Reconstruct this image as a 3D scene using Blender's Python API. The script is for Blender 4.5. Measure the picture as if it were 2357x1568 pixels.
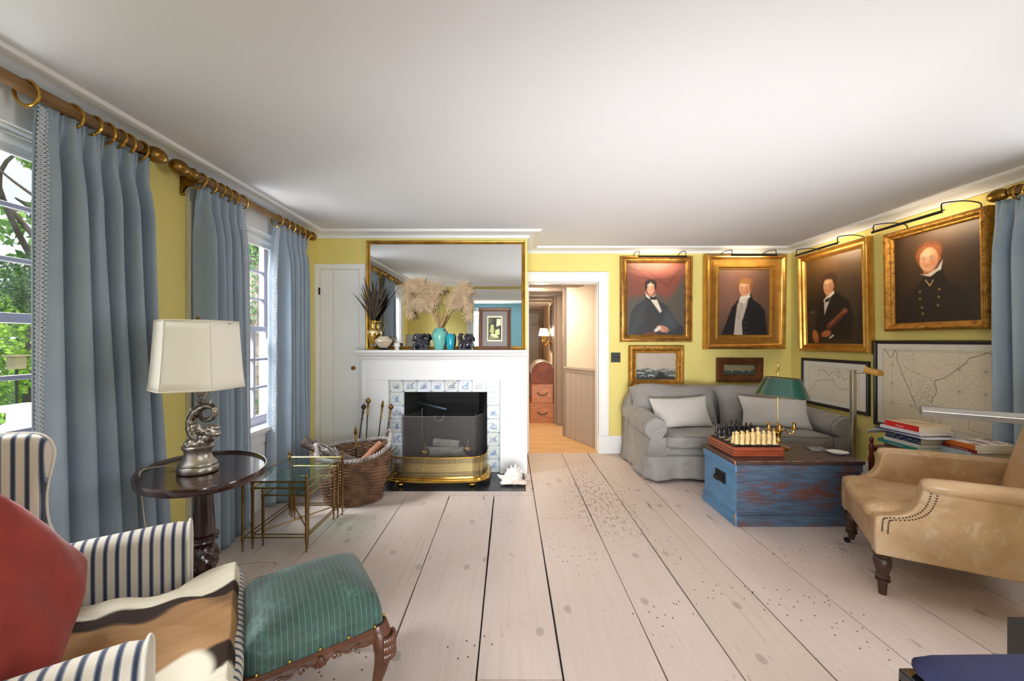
import bpy, bmesh, math, random
import numpy as np
from mathutils import Vector, Matrix

PI = math.pi
C = bpy.context.scene.collection
SC = bpy.context.scene
for _o in list(bpy.data.objects):
    bpy.data.objects.remove(_o, do_unlink=True)
random.seed(7)

# ---------------------------------------------------------------- camera
FPX, EYE, CX, CY = 900.0, 1.305, 1178.5, 784.0
cam_d = bpy.data.cameras.new('camera')
cam_d.sensor_fit = 'HORIZONTAL'
cam_d.sensor_width = 36.0
cam_d.lens = 36.0 * FPX / 2357.0
cam_d.clip_start = 0.02
cam = bpy.data.objects.new('camera', cam_d)
C.objects.link(cam)
cam.location = (0, 0, EYE)
cam.rotation_euler = (PI / 2, 0, 0)
SC.camera = cam

# ---------------------------------------------------------------- exposure
SC.view_settings.view_transform = 'Standard'
SC.view_settings.look = 'None'
SC.view_settings.gamma = 1.0
SC.view_settings.use_curve_mapping = False
SC.view_settings.exposure = 0.15
SC.cycles.max_bounces = 8
SC.cycles.diffuse_bounces = 5
SC.cycles.glossy_bounces = 4
SC.cycles.transparent_max_bounces = 12
SC.cycles.transmission_bounces = 4
SC.cycles.caustics_reflective = False
SC.cycles.caustics_refractive = False
SC.cycles.sample_clamp_indirect = 4.0
SC.cycles.use_denoising = True

# ---------------------------------------------------------------- world: bright hazy sky
w = bpy.data.worlds.new('sky')
SC.world = w
w.use_nodes = True
nt = w.node_tree
nt.nodes.clear()
_o = nt.nodes.new('ShaderNodeOutputWorld')
_b = nt.nodes.new('ShaderNodeBackground')
_n = nt.nodes.new('ShaderNodeTexNoise')
_n.inputs['Scale'].default_value = 3.0
_r = nt.nodes.new('ShaderNodeValToRGB')
_r.color_ramp.elements[0].position = 0.42
_r.color_ramp.elements[0].color = (0.84, 0.90, 0.98, 1)
_r.color_ramp.elements[1].position = 0.58
_r.color_ramp.elements[1].color = (0.96, 0.97, 1.0, 1)
_t = nt.nodes.new('ShaderNodeTexCoord')
nt.links.new(_t.outputs['Generated'], _n.inputs['Vector'])
nt.links.new(_n.outputs['Fac'], _r.inputs['Fac'])
nt.links.new(_r.outputs['Color'], _b.inputs['Color'])
nt.links.new(_b.outputs['Background'], _o.inputs['Surface'])
_b.inputs['Strength'].default_value = 1.1


def add_light(kind, name, loc, target=None, energy=10, color=(1, 1, 1), size=1.0, size_y=None, spread=None):
    d = bpy.data.lights.new(name, kind)
    d.energy = energy
    d.color = color
    if kind == 'AREA':
        d.shape = 'RECTANGLE'
        d.size = size
        d.size_y = size_y if size_y else size
        if spread:
            d.spread = spread
    elif kind in ('POINT', 'SPOT'):
        d.shadow_soft_size = size
    elif kind == 'SUN':
        d.angle = size
    o = bpy.data.objects.new(name, d)
    C.objects.link(o)
    o.location = loc
    if target is not None:
        v = Vector(target) - Vector(loc)
        o.rotation_euler = v.to_track_quat('-Z', 'Y').to_euler()
    return o


# sun on the garden, daylight at the windows, added fill lights for the room
add_light('SUN', 'sun', (0, 0, 10), (-2.0, 1.6, 2), energy=3.0, color=(1, 0.95, 0.85), size=0.02)
add_light('AREA', 'daylight_garden_window', (-3.4, 1.5, 3.2), (0.8, 2.2, 0.7), 420, (0.92, 0.96, 1), 2.2, 1.2)
add_light('AREA', 'daylight_porch_window', (-3.2, 2.6, 3.1), (1.4, 3.3, 0.7), 390, (0.92, 0.96, 1), 1.6, 1.2)
add_light('AREA', 'daylight_front_window', (-0.7, -3.95, 1.4), (-0.4, 0, 1.3), 85, (0.93, 0.97, 1), 1.0, 1.5)
add_light('AREA', 'daylight_front_window', (1.35, -3.95, 1.4), (1.2, 0, 1.3), 85, (0.93, 0.97, 1), 1.1, 1.5)
add_light('AREA', 'front_room_fill', (0.5, -0.35, 0.45), (1.3, 4.2, 2.0), 34, (0.97, 0.98, 1), 2.0, 0.6, spread=math.radians(80))  # unseen panel behind the camera, added to brighten the far ceiling
add_light('AREA', 'overhead_fill', (0.45, -0.5, 2.3), (0.5, 0.1, 1.2), 16, (0.96, 0.98, 1), 2.6, 0.5)  # added overhead fill, kept out of the mirror's view
add_light('AREA', 'low_fill_near_window', (-3.2, 1.4, 0.1), (-0.6, 1.7, 2.4), 30, (0.97, 0.98, 1), 1.8, 1.2)  # low upward light added outside to brighten the near ceiling
add_light('AREA', 'low_fill_far_window', (-3.0, 2.75, -0.3), (0.2, 3.2, 2.4), 90, (0.97, 0.98, 1), 1.8, 1.0)  # unseen uplight added to reach the deeper ceiling past the far window
add_light('AREA', 'low_fill_right_window', (3.7, 1.35, 0.3), (1.0, 2.6, 2.4), 26, (0.97, 0.98, 1), 1.4, 1.2)  # uplight added outside the right window for a brighter ceiling
add_light('AREA', 'daylight_right_window', (3.6, 1.35, 1.6), (0.5, 1.9, 1.0), 60, (0.95, 0.975, 1), 1.2, 1.4)


# ---------------------------------------------------------------- placing helpers (real metres from measured rays)
def at(px, py, Y):
    return Vector(((px - CX) * Y / FPX, Y, EYE - (py - CY) * Y / FPX))


def onX(px, py, X):
    Y = FPX * X / (px - CX)
    return Vector((X, Y, EYE - (py - CY) * Y / FPX))


def onZ(px, py, Z=0.0):
    Y = (EYE - Z) * FPX / (py - CY)
    return Vector(((px - CX) * Y / FPX, Y, Z))


# ---------------------------------------------------------------- colour and materials
def lin(c):
    if isinstance(c, str):
        c = tuple(int(c[i:i + 2], 16) for i in (0, 2, 4))
    o = []
    for v in c[:3]:
        v = v / 255.0
        o.append(v / 12.92 if v <= 0.04045 else ((v + 0.055) / 1.055) ** 2.4)
    return (o[0], o[1], o[2], 1.0)


MATS = {}


class NT:
    """small helper round a material's node tree"""

    def __init__(self, name):
        self.m = bpy.data.materials.new(name)
        self.m.use_nodes = True
        self.t = self.m.node_tree
        self.b = self.t.nodes['Principled BSDF']
        self.tc = self.t.nodes.new('ShaderNodeTexCoord')

    def n(self, kind, **kw):
        x = self.t.nodes.new(kind)
        for k, v in kw.items():
            if k in x.inputs:
                x.inputs[k].default_value = v
            else:
                setattr(x, k, v)
        return x

    def l(self, a, b):
        self.t.links.new(a, b)

    def mapping(self, scale=(1, 1, 1), rot=(0, 0, 0), src='Object', loc=(0, 0, 0)):
        mp = self.n('ShaderNodeMapping')
        mp.inputs['Scale'].default_value = scale
        mp.inputs['Rotation'].default_value = rot
        mp.inputs['Location'].default_value = loc
        self.l(self.tc.outputs[src], mp.inputs['Vector'])
        return mp.outputs['Vector']

    def noise(self, vec, scale, detail=3, rough=0.55, dist=0.0):
        x = self.n('ShaderNodeTexNoise')
        x.inputs['Scale'].default_value = scale
        x.inputs['Detail'].default_value = detail
        x.inputs['Roughness'].default_value = rough
        x.inputs['Distortion'].default_value = dist
        self.l(vec, x.inputs['Vector'])
        return x.outputs['Fac']

    def ramp(self, fac, stops):
        r = self.n('ShaderNodeValToRGB')
        e = r.color_ramp.elements
        e[0].position, e[0].color = stops[0][0], stops[0][1]
        e[1].position, e[1].color = stops[-1][0], stops[-1][1]
        for p, c in stops[1:-1]:
            k = e.new(p)
            k.color = c
        self.l(fac, r.inputs['Fac'])
        return r.outputs['Color']

    def mix(self, fac, a, b, mode='MIX'):
        x = self.n('ShaderNodeMix', data_type='RGBA', blend_type=mode)
        for s, v in ((x.inputs[0], fac), (x.inputs[6], a), (x.inputs[7], b)):
            if hasattr(v, 'is_linked') or hasattr(v, 'links'):
                self.l(v, s)
            else:
                s.default_value = v
        return x.outputs[2]

    def math(self, op, a, b=0.0, c=None):
        x = self.n('ShaderNodeMath', operation=op)
        for i, v in enumerate((a, b) if c is None else (a, b, c)):
            if hasattr(v, 'links'):
                self.l(v, x.inputs[i])
            else:
                x.inputs[i].default_value = v
        return x.outputs[0]

    def bump(self, h, strength=0.3, dist=0.01):
        x = self.n('ShaderNodeBump')
        x.inputs['Strength'].default_value = strength
        x.inputs['Distance'].default_value = dist
        self.l(h, x.inputs['Height'])
        self.l(x.outputs['Normal'], self.b.inputs['Normal'])

    def col(self, s):
        self.l(s, self.b.inputs['Base Color'])


def M(name, c, rough=0.5, metal=0.0, var=None, vs=8.0, vscale=(1, 1, 1), bump=None, bs=40.0, bscale=(1, 1, 1),
      sheen=0.0, spec=None, coat=0.0, lo=0.35, hi=0.65, emit=None, es=1.0, sss=0.0, trans=0.0, alpha=1.0):
    if name in MATS:
        return MATS[name]
    k = NT(name)
    b = k.b
    b.inputs['Base Color'].default_value = lin(c)
    b.inputs['Roughness'].default_value = rough
    b.inputs['Metallic'].default_value = metal
    b.inputs['Sheen Weight'].default_value = sheen
    b.inputs['Coat Weight'].default_value = coat
    b.inputs['Transmission Weight'].default_value = trans
    b.inputs['Alpha'].default_value = alpha
    if sheen:
        b.inputs['Sheen Roughness'].default_value = 0.4
    if spec is not None:
        b.inputs['Specular IOR Level'].default_value = spec
    if var:
        f = k.noise(k.mapping(vscale), vs, 4, 0.6)
        k.col(k.ramp(f, [(lo, lin(c)), (hi, lin(var))]))
    if bump:
        k.bump(k.noise(k.mapping(bscale), bs, 3, 0.6), bump, 0.01)
    if emit:
        b.inputs['Emission Color'].default_value = lin(emit)
        b.inputs['Emission Strength'].default_value = es
    MATS[name] = k.m
    return k.m


def m_paint():
    """pigment stored per vertex, for pictures"""
    if 'picture_pigment' in MATS:
        return MATS['picture_pigment']
    k = NT('picture_pigment')
    a = k.n('ShaderNodeAttribute', attribute_name='Col')
    k.col(a.outputs['Color'])
    k.b.inputs['Roughness'].default_value = 0.42
    MATS['picture_pigment'] = k.m
    return k.m


def m_matte():
    if 'printed_colours' in MATS:
        return MATS['printed_colours']
    k = NT('printed_colours')
    a = k.n('ShaderNodeAttribute', attribute_name='Col')
    k.col(a.outputs['Color'])
    k.b.inputs['Roughness'].default_value = 0.8
    k.b.inputs['Specular IOR Level'].default_value = 0.25
    MATS['printed_colours'] = k.m
    return k.m


# ---------------------------------------------------------------- mesh builder
class MB:
    def __init__(self):
        self.v, self.f, self.uv = [], [], {}

    def box(self, x0, x1, y0, y1, z0, z1, T=None):
        b = len(self.v)
        for z in (z0, z1):
            for (x, y) in ((x0, y0), (x1, y0), (x1, y1), (x0, y1)):
                p = Vector((x, y, z))
                self.v.append(T @ p if T else p)
        for q in ((0, 3, 2, 1), (4, 5, 6, 7), (0, 1, 5, 4), (1, 2, 6, 5), (2, 3, 7, 6), (3, 0, 4, 7)):
            self.f.append(tuple(b + i for i in q))
        return self

    def cbox(self, c, s, T=None):
        return self.box(c[0] - s[0] / 2, c[0] + s[0] / 2, c[1] - s[1] / 2, c[1] + s[1] / 2, c[2] - s[2] / 2, c[2] + s[2] / 2, T)

    def rings(self, rings, close_u=True, cap0=True, cap1=True, uvs=None):
        b = len(self.v)
        n = len(rings[0])
        for r in rings:
            self.v.extend(Vector(p) for p in r)
        for i in range(len(rings) - 1):
            for j in range(n if close_u else n - 1):
                k = (j + 1) % n
                self.f.append((b + i * n + j, b + i * n + k, b + (i + 1) * n + k, b + (i + 1) * n + j))
        if cap0 and close_u:
            self.f.append(tuple(b + j for j in reversed(range(n))))
        if cap1 and close_u:
            self.f.append(tuple(b + (len(rings) - 1) * n + j for j in range(n)))
        return self

    def lathe(self, prof, c=(0, 0, 0), n=24, T=None, sx=1.0, sy=1.0, cap0=True, cap1=True):
        """prof: list of (radius, z)"""
        rs = []
        for r, z in prof:
            ring = []
            for j in range(n):
                a = 2 * PI * j / n
                p = Vector((r * math.cos(a) * sx, r * math.sin(a) * sy, z))
                p = (T @ p) if T else p
                ring.append(p + Vector(c))
            rs.append(ring)
        return self.rings(rs, cap0=cap0, cap1=cap1)

    def tube(self, pts, r, n=8, closed=False, flat=None):
        pts = [Vector(p) for p in pts]
        m = len(pts)
        rr = r if hasattr(r, '__len__') else [r] * m
        rs = []
        up = Vector((0, 0, 1))
        t0 = (pts[1] - pts[0]).normalized()
        nx = t0.cross(up)
        if nx.length < 1e-4:
            nx = t0.cross(Vector((0, 1, 0)))
        nx.normalize()
        for i in range(m):
            if closed:
                t = (pts[(i + 1) % m] - pts[i - 1])
            else:
                t = pts[min(i + 1, m - 1)] - pts[max(i - 1, 0)]
            if t.length < 1e-9:
                t = t0.copy()
            t.normalize()
            nx = nx - t * nx.dot(t)
            if nx.length < 1e-6:
                nx = t.orthogonal()
            nx.normalize()
            ny = t.cross(nx)
            rs.append([pts[i] + (nx * math.cos(2 * PI * j / n) + ny * math.sin(2 * PI * j / n) * (flat or 1.0)) * rr[i] for j in range(n)])
        if closed:
            b = len(self.v)
            for q in rs:
                self.v.extend(q)
            for i in range(m):
                k2 = (i + 1) % m
                for j in range(n):
                    k = (j + 1) % n
                    self.f.append((b + i * n + j, b + i * n + k, b + k2 * n + k, b + k2 * n + j))
            return self
        return self.rings(rs)

    def ball(self, c, r, n=12, m=8, s=(1, 1, 1), T=None):
        prof = [(max(1e-4, math.sin(PI * i / m)) * 1.0, -math.cos(PI * i / m)) for i in range(m + 1)]
        rs = []
        for rad, z in prof:
            ring = []
            for j in range(n):
                a = 2 * PI * j / n
                p = Vector((rad * math.cos(a) * s[0] * r, rad * math.sin(a) * s[1] * r, z * s[2] * r))
                p = T @ p if T else p
                ring.append(p + Vector(c))
            rs.append(ring)
        return self.rings(rs)

    def prism(self, poly, axis, a, b, T=None):
        """poly of 2-D points extruded along axis ('x','y','z') from a to b"""
        def mk(p, t):
            q = {'x': (t, p[0], p[1]), 'y': (p[0], t, p[1]), 'z': (p[0], p[1], t)}[axis]
            q = Vector(q)
            return T @ q if T else q
        return self.rings([[mk(p, a) for p in poly], [mk(p, b) for p in poly]])

    def grid(self, fn, nu, nv, uvfn=None, flip=False):
        b = len(self.v)
        for i in range(nv + 1):
            for j in range(nu + 1):
                u, v = j / nu, i / nv
                self.v.append(Vector(fn(u, v)))
                if uvfn:
                    self.uv[len(self.v) - 1] = uvfn(u, v)
        for i in range(nv):
            for j in range(nu):
                q = (b + i * (nu + 1) + j, b + i * (nu + 1) + j + 1, b + (i + 1) * (nu + 1) + j + 1, b + (i + 1) * (nu + 1) + j)
                self.f.append(q[::-1] if flip else q)
        return self

    def frame(self, P, prof):
        """picture-frame moulding. P(u,v,d): point from u,v in metres on the face and d the projection;
        prof: function(corner loops) list of (inset, depth)"""
        return self

    def build(self, name, mat, parent=None, W=False, smooth=True, ang=38, bevel=0, seg=2, solid=0, sub=0, mods=None):
        me = bpy.data.meshes.new(name)
        off = Vector((0, 0, 0))
        if W and parent is not None:
            p = parent
            while p.parent:
                p = p.parent
            off = p.location
        me.from_pydata([tuple(Vector(q) - off) for q in self.v], [], self.f)
        if self.uv:
            ul = me.uv_layers.new(name='UVMap')
            for lp in me.loops:
                ul.data[lp.index].uv = self.uv.get(lp.vertex_index, (0, 0))
        me.update()
        bm = bmesh.new()
        bm.from_mesh(me)
        bmesh.ops.recalc_face_normals(bm, faces=bm.faces)
        bm.to_mesh(me)
        bm.free()
        if smooth:
            for q in me.polygons:
                q.use_smooth = True
            me.set_sharp_from_angle(angle=math.radians(ang))
        me.materials.append(mat)
        o = bpy.data.objects.new(name, me)
        C.objects.link(o)
        if parent is not None:
            o.parent = parent
        if solid:
            s = o.modifiers.new('solidify', 'SOLIDIFY')
            s.thickness = solid
            s.offset = 0
        if bevel:
            s = o.modifiers.new('bevel', 'BEVEL')
            s.width = bevel
            s.segments = seg
            s.limit_method = 'ANGLE'
            s.angle_limit = math.radians(40)
        if sub:
            s = o.modifiers.new('sub', 'SUBSURF')
            s.levels = sub
            s.render_levels = sub
        return o


def thing(name, label, cat, loc=(0, 0, 0), rz=0.0, group=None):
    o = bpy.data.objects.new(name, None)
    C.objects.link(o)
    o.empty_display_size = 0.1
    o.location = loc
    o.rotation_euler = (0, 0, rz)
    o['label'] = label
    o['category'] = cat
    if group:
        o['group'] = group
    return o


def tag(o, label, cat, group=None, kind=None):
    o['label'] = label
    o['category'] = cat
    if group:
        o['group'] = group
    if kind:
        o['kind'] = kind
    return o


def struct(o):
    o['kind'] = 'structure'
    return o


def copy_tree(o, parent=None):
    c = o.copy()
    C.objects.link(c)
    c.parent = parent
    for ch in [x for x in bpy.data.objects if x.parent == o]:
        copy_tree(ch, c)
    return c


def catmull(pts, k=6, closed=False):
    pts = [Vector(p) for p in pts]
    n = len(pts)
    out = []
    for i in range(n if closed else n - 1):
        p0 = pts[i - 1] if (i > 0 or closed) else pts[0]
        p1 = pts[i]
        p2 = pts[(i + 1) % n]
        p3 = pts[(i + 2) % n] if (closed or i + 2 < n) else pts[n - 1]
        for j in range(k):
            t = j / k
            out.append(0.5 * ((2 * p1) + (-p0 + p2) * t + (2 * p0 - 5 * p1 + 4 * p2 - p3) * t * t + (-p0 + 3 * p1 - 3 * p2 + p3) * t * t * t))
    if not closed:
        out.append(pts[-1])
    return out


def lerp_list(vals, n):
    return [float(x) for x in np.interp(np.linspace(0, 1, n), np.linspace(0, 1, len(vals)), vals)]


def RZ(a):
    return Matrix.Rotation(a, 4, 'Z')


def sgn_pow(x, p):
    return math.copysign(abs(x) ** p, x)


# ---------------------------------------------------------------- soft cushions
def cushion_mb(w, d, h, nu=26, nv=20, pinch=0.5, pw=0.38, puff=1.0, seed=0, wr=0.0):
    """pillow: edge seam in the middle, both faces domed; x width, y depth, z thickness"""
    rnd = random.Random(seed)
    ph = [rnd.uniform(0, 6) for _ in range(6)]
    mb = MB()
    b = 0
    def edge(u, v):
        # outline pulled in between corners
        x, y = 2 * u - 1, 2 * v - 1
        fx = 1 - 0.05 * pinch * (1 - y * y) * 1.0
        fy = 1 - 0.05 * pinch * (1 - x * x)
        return x * w / 2 * (1 - 0.10 * pinch * (1 - abs(y)) * (abs(x) ** 3)) * fx, y * d / 2 * (1 - 0.10 * pinch * (1 - abs(x)) * (abs(y) ** 3)) * fy
    for s in (1, -1):
        def fn(u, v):
            x, y = edge(u, v)
            a = max(0.0, (1 - (2 * u - 1) ** 2)) * max(0.0, (1 - (2 * v - 1) ** 2))
            z = s * h / 2 * (a ** pw) * puff
            z += wr * a * (math.sin(9 * u + ph[0] + 5 * v) + math.sin(13 * v + ph[1] - 4 * u))
            return (x, y, z)
        mb.grid(fn, nu, nv, uvfn=lambda u, v: (u * w, v * d), flip=(s < 0))
    return mb


def rbox_mb(w, d, h, r=0.04, n=5, bulge=0.0, uv=True):
    """soft box centred at origin: rounded on all edges with optional bulge of the faces"""
    mb = MB()
    bm = bmesh.new()
    bmesh.ops.create_cube(bm, size=1.0)
    bmesh.ops.subdivide_edges(bm, edges=bm.edges[:], cuts=n * 2, use_grid_fill=True)
    vs = []
    for v in bm.verts:
        p = v.co * 2
        x, y, z = p.x * w / 2, p.y * d / 2, p.z * h / 2
        q = Vector((max(-w / 2 + r, min(w / 2 - r, x)), max(-d / 2 + r, min(d / 2 - r, y)), max(-h / 2 + r, min(h / 2 - r, z))))
        dv = Vector((x, y, z)) - q
        if dv.length > 1e-9:
            dv = dv.normalized() * r
        o = q + dv
        if bulge:
            bx = (1 - p.y * p.y) * (1 - p.z * p.z)
            by = (1 - p.x * p.x) * (1 - p.z * p.z)
            bz = (1 - p.x * p.x) * (1 - p.y * p.y)
            o.x += bulge * p.x * bx
            o.y += bulge * p.y * by
            o.z += bulge * p.z * bz
        vs.append(o)
    bm.verts.index_update()
    base = len(mb.v)
    mb.v.extend(vs)
    for f in bm.faces:
        mb.f.append(tuple(base + v.index for v in f.verts))
    bm.free()
    return mb


def xf(mb, T):
    mb.v = [T @ Vector(p) for p in mb.v]
    return mb

# ================================================================ room shell
LX, RX, BY, DY, CZ, NY = -1.947, 3.237, 3.863, 4.535, 2.37, 0.40
WIN1, WIN2 = (0.92, 1.79), (2.45, 3.33)      # sash openings along the left wall
SZ, HZ = 0.63, 2.14                            # opening sill and head

m_yellow = M('yellow_wall_paint', 'e6d582', 0.75, var='e3d17b', vs=2.0, bump=0.04, bs=60)
m_white = M('white_gloss_paint', 'ebebea', 0.35)
m_ceil = M('white_ceiling_paint', 'e6e6e9', 0.8)
m_sash = M('grey_lilac_sash_paint', '918a93', 0.4)
m_blue_room = M('blue_front_room_paint', '8fbfd2', 0.7)
m_black = M('black_metal', '1c1b1b', 0.45, 0.6)
m_brass = M('polished_brass', 'cfa552', 0.22, 1.0, var='b88c3c', vs=12)
m_oldbrass = M('aged_brass', 'a8803c', 0.33, 1.0, var='7d5d2c', vs=14)
m_pane_k = NT('window_glass')
_g = m_pane_k.n('ShaderNodeBsdfGlossy', Roughness=0.02)
_tr = m_pane_k.n('ShaderNodeBsdfTransparent')
_ms = m_pane_k.n('ShaderNodeMixShader')
_ms.inputs[0].default_value = 0.05
m_pane_k.l(_tr.outputs[0], _ms.inputs[1])
m_pane_k.l(_g.outputs[0], _ms.inputs[2])
m_pane_k.l(_ms.outputs[0], m_pane_k.t.nodes['Material Output'].inputs['Surface'])
m_pane = m_pane_k.m
m_mirror = M('mirror_silver', 'f2f4f4', 0.01, 1.0)


def wall_with_holes(mb, axis, c0, c1, a0, a1, z0, z1, holes):
    """wall slab between c0..c1 on its thickness axis, spanning a0..a1, with rectangular holes (a, b, z, z)"""
    def bx(p, q, r, s):
        if q - p < 1e-4 or s - r < 1e-4:
            return
        if axis == 'x':
            mb.box(c0, c1, p, q, r, s)
        else:
            mb.box(p, q, c0, c1, r, s)
    cur = a0
    for (p, q, r, s) in sorted(holes):
        bx(cur, p, z0, z1)
        bx(p, q, z0, r)
        bx(p, q, s, z1)
        cur = q
    bx(cur, a1, z0, z1)


mb = MB()
wall_with_holes(mb, 'x', LX - 0.2, LX, NY - 0.12, BY + 0.7, 0, CZ, [(WIN1[0], WIN1[1], SZ, HZ), (WIN2[0], WIN2[1], SZ, HZ)])
struct(mb.build('wall_left', m_yellow, smooth=False))
FB = (-1.067, -0.247, 0.798)
mb = MB()
wall_with_holes(mb, 'y', BY, BY + 0.1, LX, 0.15, 0, CZ, [(-1.215, -0.115, 0, 0.92)])
mb.box(0.05, 0.15, BY + 0.1, DY, 0, CZ)
wall_with_holes(mb, 'y', DY, DY + 0.12, 0.15, RX, 0, CZ, [(0.184, 1.0, 0, 1.98)])
struct(mb.build('wall_back', m_yellow, smooth=False))
mb = MB()
wall_with_holes(mb, 'x', RX, RX + 0.2, NY - 0.12, DY + 0.12, 0, CZ, [(0.8, 1.95, SZ, HZ)])
struct(mb.build('wall_right', m_yellow, smooth=False))
mb = MB()
wall_with_holes(mb, 'y', NY - 0.12, NY, LX, RX, 0, CZ, [(-0.72, 1.55, 0, 2.06)])
struct(mb.build('wall_near', m_yellow, smooth=False))

# front room behind the camera
mb = MB()
wall_with_holes(mb, 'x', LX - 0.2, LX, -3.7, NY - 0.12, 0, CZ, [(-2.6, -1.5, SZ, HZ)])
wall_with_holes(mb, 'y', -3.8, -3.7, LX - 0.2, RX + 0.2, 0, CZ, [(-1.2, -0.2, SZ, HZ), (0.8, 1.9, SZ, HZ)])
mb.box(RX, RX + 0.2, -3.7, NY - 0.12, 0, CZ)
struct(mb.build('wall_front_room', m_blue_room, smooth=False))
mb = MB()
for (p, q) in ((-1.2, -0.2), (0.8, 1.9)):
    wall_with_holes(mb, 'y', -3.7, -3.67, p - 0.12, q + 0.12, SZ - 0.1, HZ + 0.12, [(p, q, SZ, HZ)])
    for k in range(1, 4):
        xx = p + (q - p) * k / 4
        mb.box(xx - 0.012, xx + 0.012, -3.76, -3.73, SZ, HZ)
    for k in range(1, 6):
        zz = SZ + (HZ - SZ) * k / 6
        mb.box(p, q, -3.76, -3.73, zz - 0.012, zz + 0.012)
struct(mb.build('window_5', m_white, smooth=False))

# ceiling
mb = MB()
mb.box(LX - 0.2, RX + 0.2, -3.8, DY + 0.12, CZ, CZ + 0.1)
struct(mb.build('ceiling', m_ceil, smooth=False))

# cornice swept round the room
loop = [(LX, NY), (RX, NY), (RX, DY), (0.15, DY), (0.15, BY), (LX, BY)]
prof = [(0, 2.312), (0.016, 2.312), (0.022, 2.322), (0.022, 2.334), (0.045, 2.345), (0.085, 2.350), (0.10, 2.347), (0.112, 2.352), (0.118, 2.347), (0.132, 2.352), (0.136, 2.37), (0, 2.37)]


def sweep_loop(loop, prof, closed=True):
    mb = MB()
    n = len(loop)
    rs = []
    for i in range(n):
        p = Vector(loop[i])
        a = Vector(loop[i - 1]) if (closed or i > 0) else None
        b = Vector(loop[(i + 1) % n]) if (closed or i < n - 1) else None
        if a is None:
            d = (b - p).normalized()
            nn = Vector((-d.y, d.x))
        elif b is None:
            d = (p - a).normalized()
            nn = Vector((-d.y, d.x))
        else:
            d1, d2 = (p - a).normalized(), (b - p).normalized()
            n1, n2 = Vector((-d1.y, d1.x)), Vector((-d2.y, d2.x))
            nn = (n1 + n2) / (1 + n1.dot(n2))
        rs.append([Vector((p.x + nn.x * o, p.y + nn.y * o, z)) for o, z in prof])
    if closed:
        rs.append(rs[0])
    mb.rings(rs, cap0=not closed, cap1=not closed)
    return mb


struct(sweep_loop(loop, prof).build('trim_1', m_white, ang=20))
# baseboards
bp = [(0, 0.0), (0.022, 0.0), (0.022, 0.165), (0.016, 0.18), (0.010, 0.185), (0.008, 0.2), (0, 0.2)]
struct(sweep_loop([(RX, NY + 0.02), (RX, DY), (1.12, DY)], bp, False).build('baseboard_right', m_white, ang=20))
struct(sweep_loop([(LX, 2.33), (LX, 1.83)], bp, False).build('baseboard_left', m_white, ang=20))

# ---------------------------------------------------------------- floor: wide painted boards
k = NT('whitewashed_pine_boards')
v1 = k.mapping((1.0, 1.0, 1.0))
at_b = k.n('ShaderNodeAttribute', attribute_name='board')          # per-board tint
gr = k.noise(k.mapping((26, 1.3, 1)), 1.6, 5, 0.6, 0.6)
big = k.noise(v1, 1.2, 2, 0.5)
base = k.ramp(big, [(0.3, lin('cbb9b0')), (0.7, lin('d6c5bd'))])
base = k.mix(at_b.outputs['Fac'], base, lin('c8b7a9'))
base = k.mix(k.ramp(gr, [(0.45, (0, 0, 0, 1)), (0.8, (0.55, 0.55, 0.55, 1))]), base, lin('c0afa2'))
# knots
vor = k.n('ShaderNodeTexVoronoi', feature='F1', voronoi_dimensions='2D')
vor.inputs['Scale'].default_value = 2.6
vor.inputs['Randomness'].default_value = 1.0
k.l(k.mapping((1.3, 0.85, 1)), vor.inputs['Vector'])
kn = k.ramp(vor.outputs['Distance'], [(0.0, (0.8, 0.8, 0.8, 1)), (0.035, (0.45, 0.45, 0.45, 1)), (0.05, (0.7, 0.7, 0.7, 1)), (0.07, (0, 0, 0, 1))])
base = k.mix(k.math('MULTIPLY', kn, k.math('GREATER_THAN', k.noise(v1, 1.7, 0), 0.47)), base, lin('96887d'))
crk = k.math('LESS_THAN', k.math('ABSOLUTE', k.math('SUBTRACT', k.noise(k.mapping((3.4, 0.05, 1)), 1.9, 1, 0.4), 0.5)), 0.0011)
crk = k.math('MULTIPLY', crk, k.math('GREATER_THAN', k.noise(v1, 1.1, 0), 0.5))
base = k.mix(k.math('MULTIPLY', crk, 0.75), base, lin('6b5a4d'))
# small nail holes and flecks
vor2 = k.n('ShaderNodeTexVoronoi', feature='F1', voronoi_dimensions='2D')
vor2.inputs['Scale'].default_value = 16
k.l(k.mapping((1.0, 0.8, 1)), vor2.inputs['Vector'])
fl = k.math('LESS_THAN', vor2.outputs['Distance'], 0.06)
fl = k.math('MULTIPLY', fl, k.math('GREATER_THAN', k.noise(v1, 2.3, 0), 0.62))
base = k.mix(fl, base, lin('4b3d33'))
# worn paint in the walkway
xyz = k.n('ShaderNodeSeparateXYZ')
k.l(k.tc.outputs['Object'], xyz.inputs[0])
dx = k.math('DIVIDE', k.math('ABSOLUTE', k.math('SUBTRACT', xyz.outputs['X'], 0.72)), 0.42)
dy = k.math('DIVIDE', k.math('ABSOLUTE', k.math('SUBTRACT', xyz.outputs['Y'], 3.35)), 1.15)
rad = k.math('ADD', k.math('MULTIPLY', dx, dx), k.math('MULTIPLY', dy, dy))
msk = k.math('SUBTRACT', 1.0, rad)
msk = k.math('MULTIPLY', k.math('MAXIMUM', msk, 0.0), 0.13)
wn = k.noise(k.mapping((5.0, 1.6, 1)), 11.0, 4, 0.7)
wear = k.math('GREATER_THAN', k.math('ADD', wn, msk), 0.67)
base = k.mix(k.math('MULTIPLY', wear, 0.8), base, lin('8d7765'))
k.col(base)
k.b.inputs['Roughness'].default_value = 0.42
k.b.inputs['Specular IOR Level'].default_value = 0.35
k.bump(gr, 0.12, 0.004)
m_floor = k.m

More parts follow.
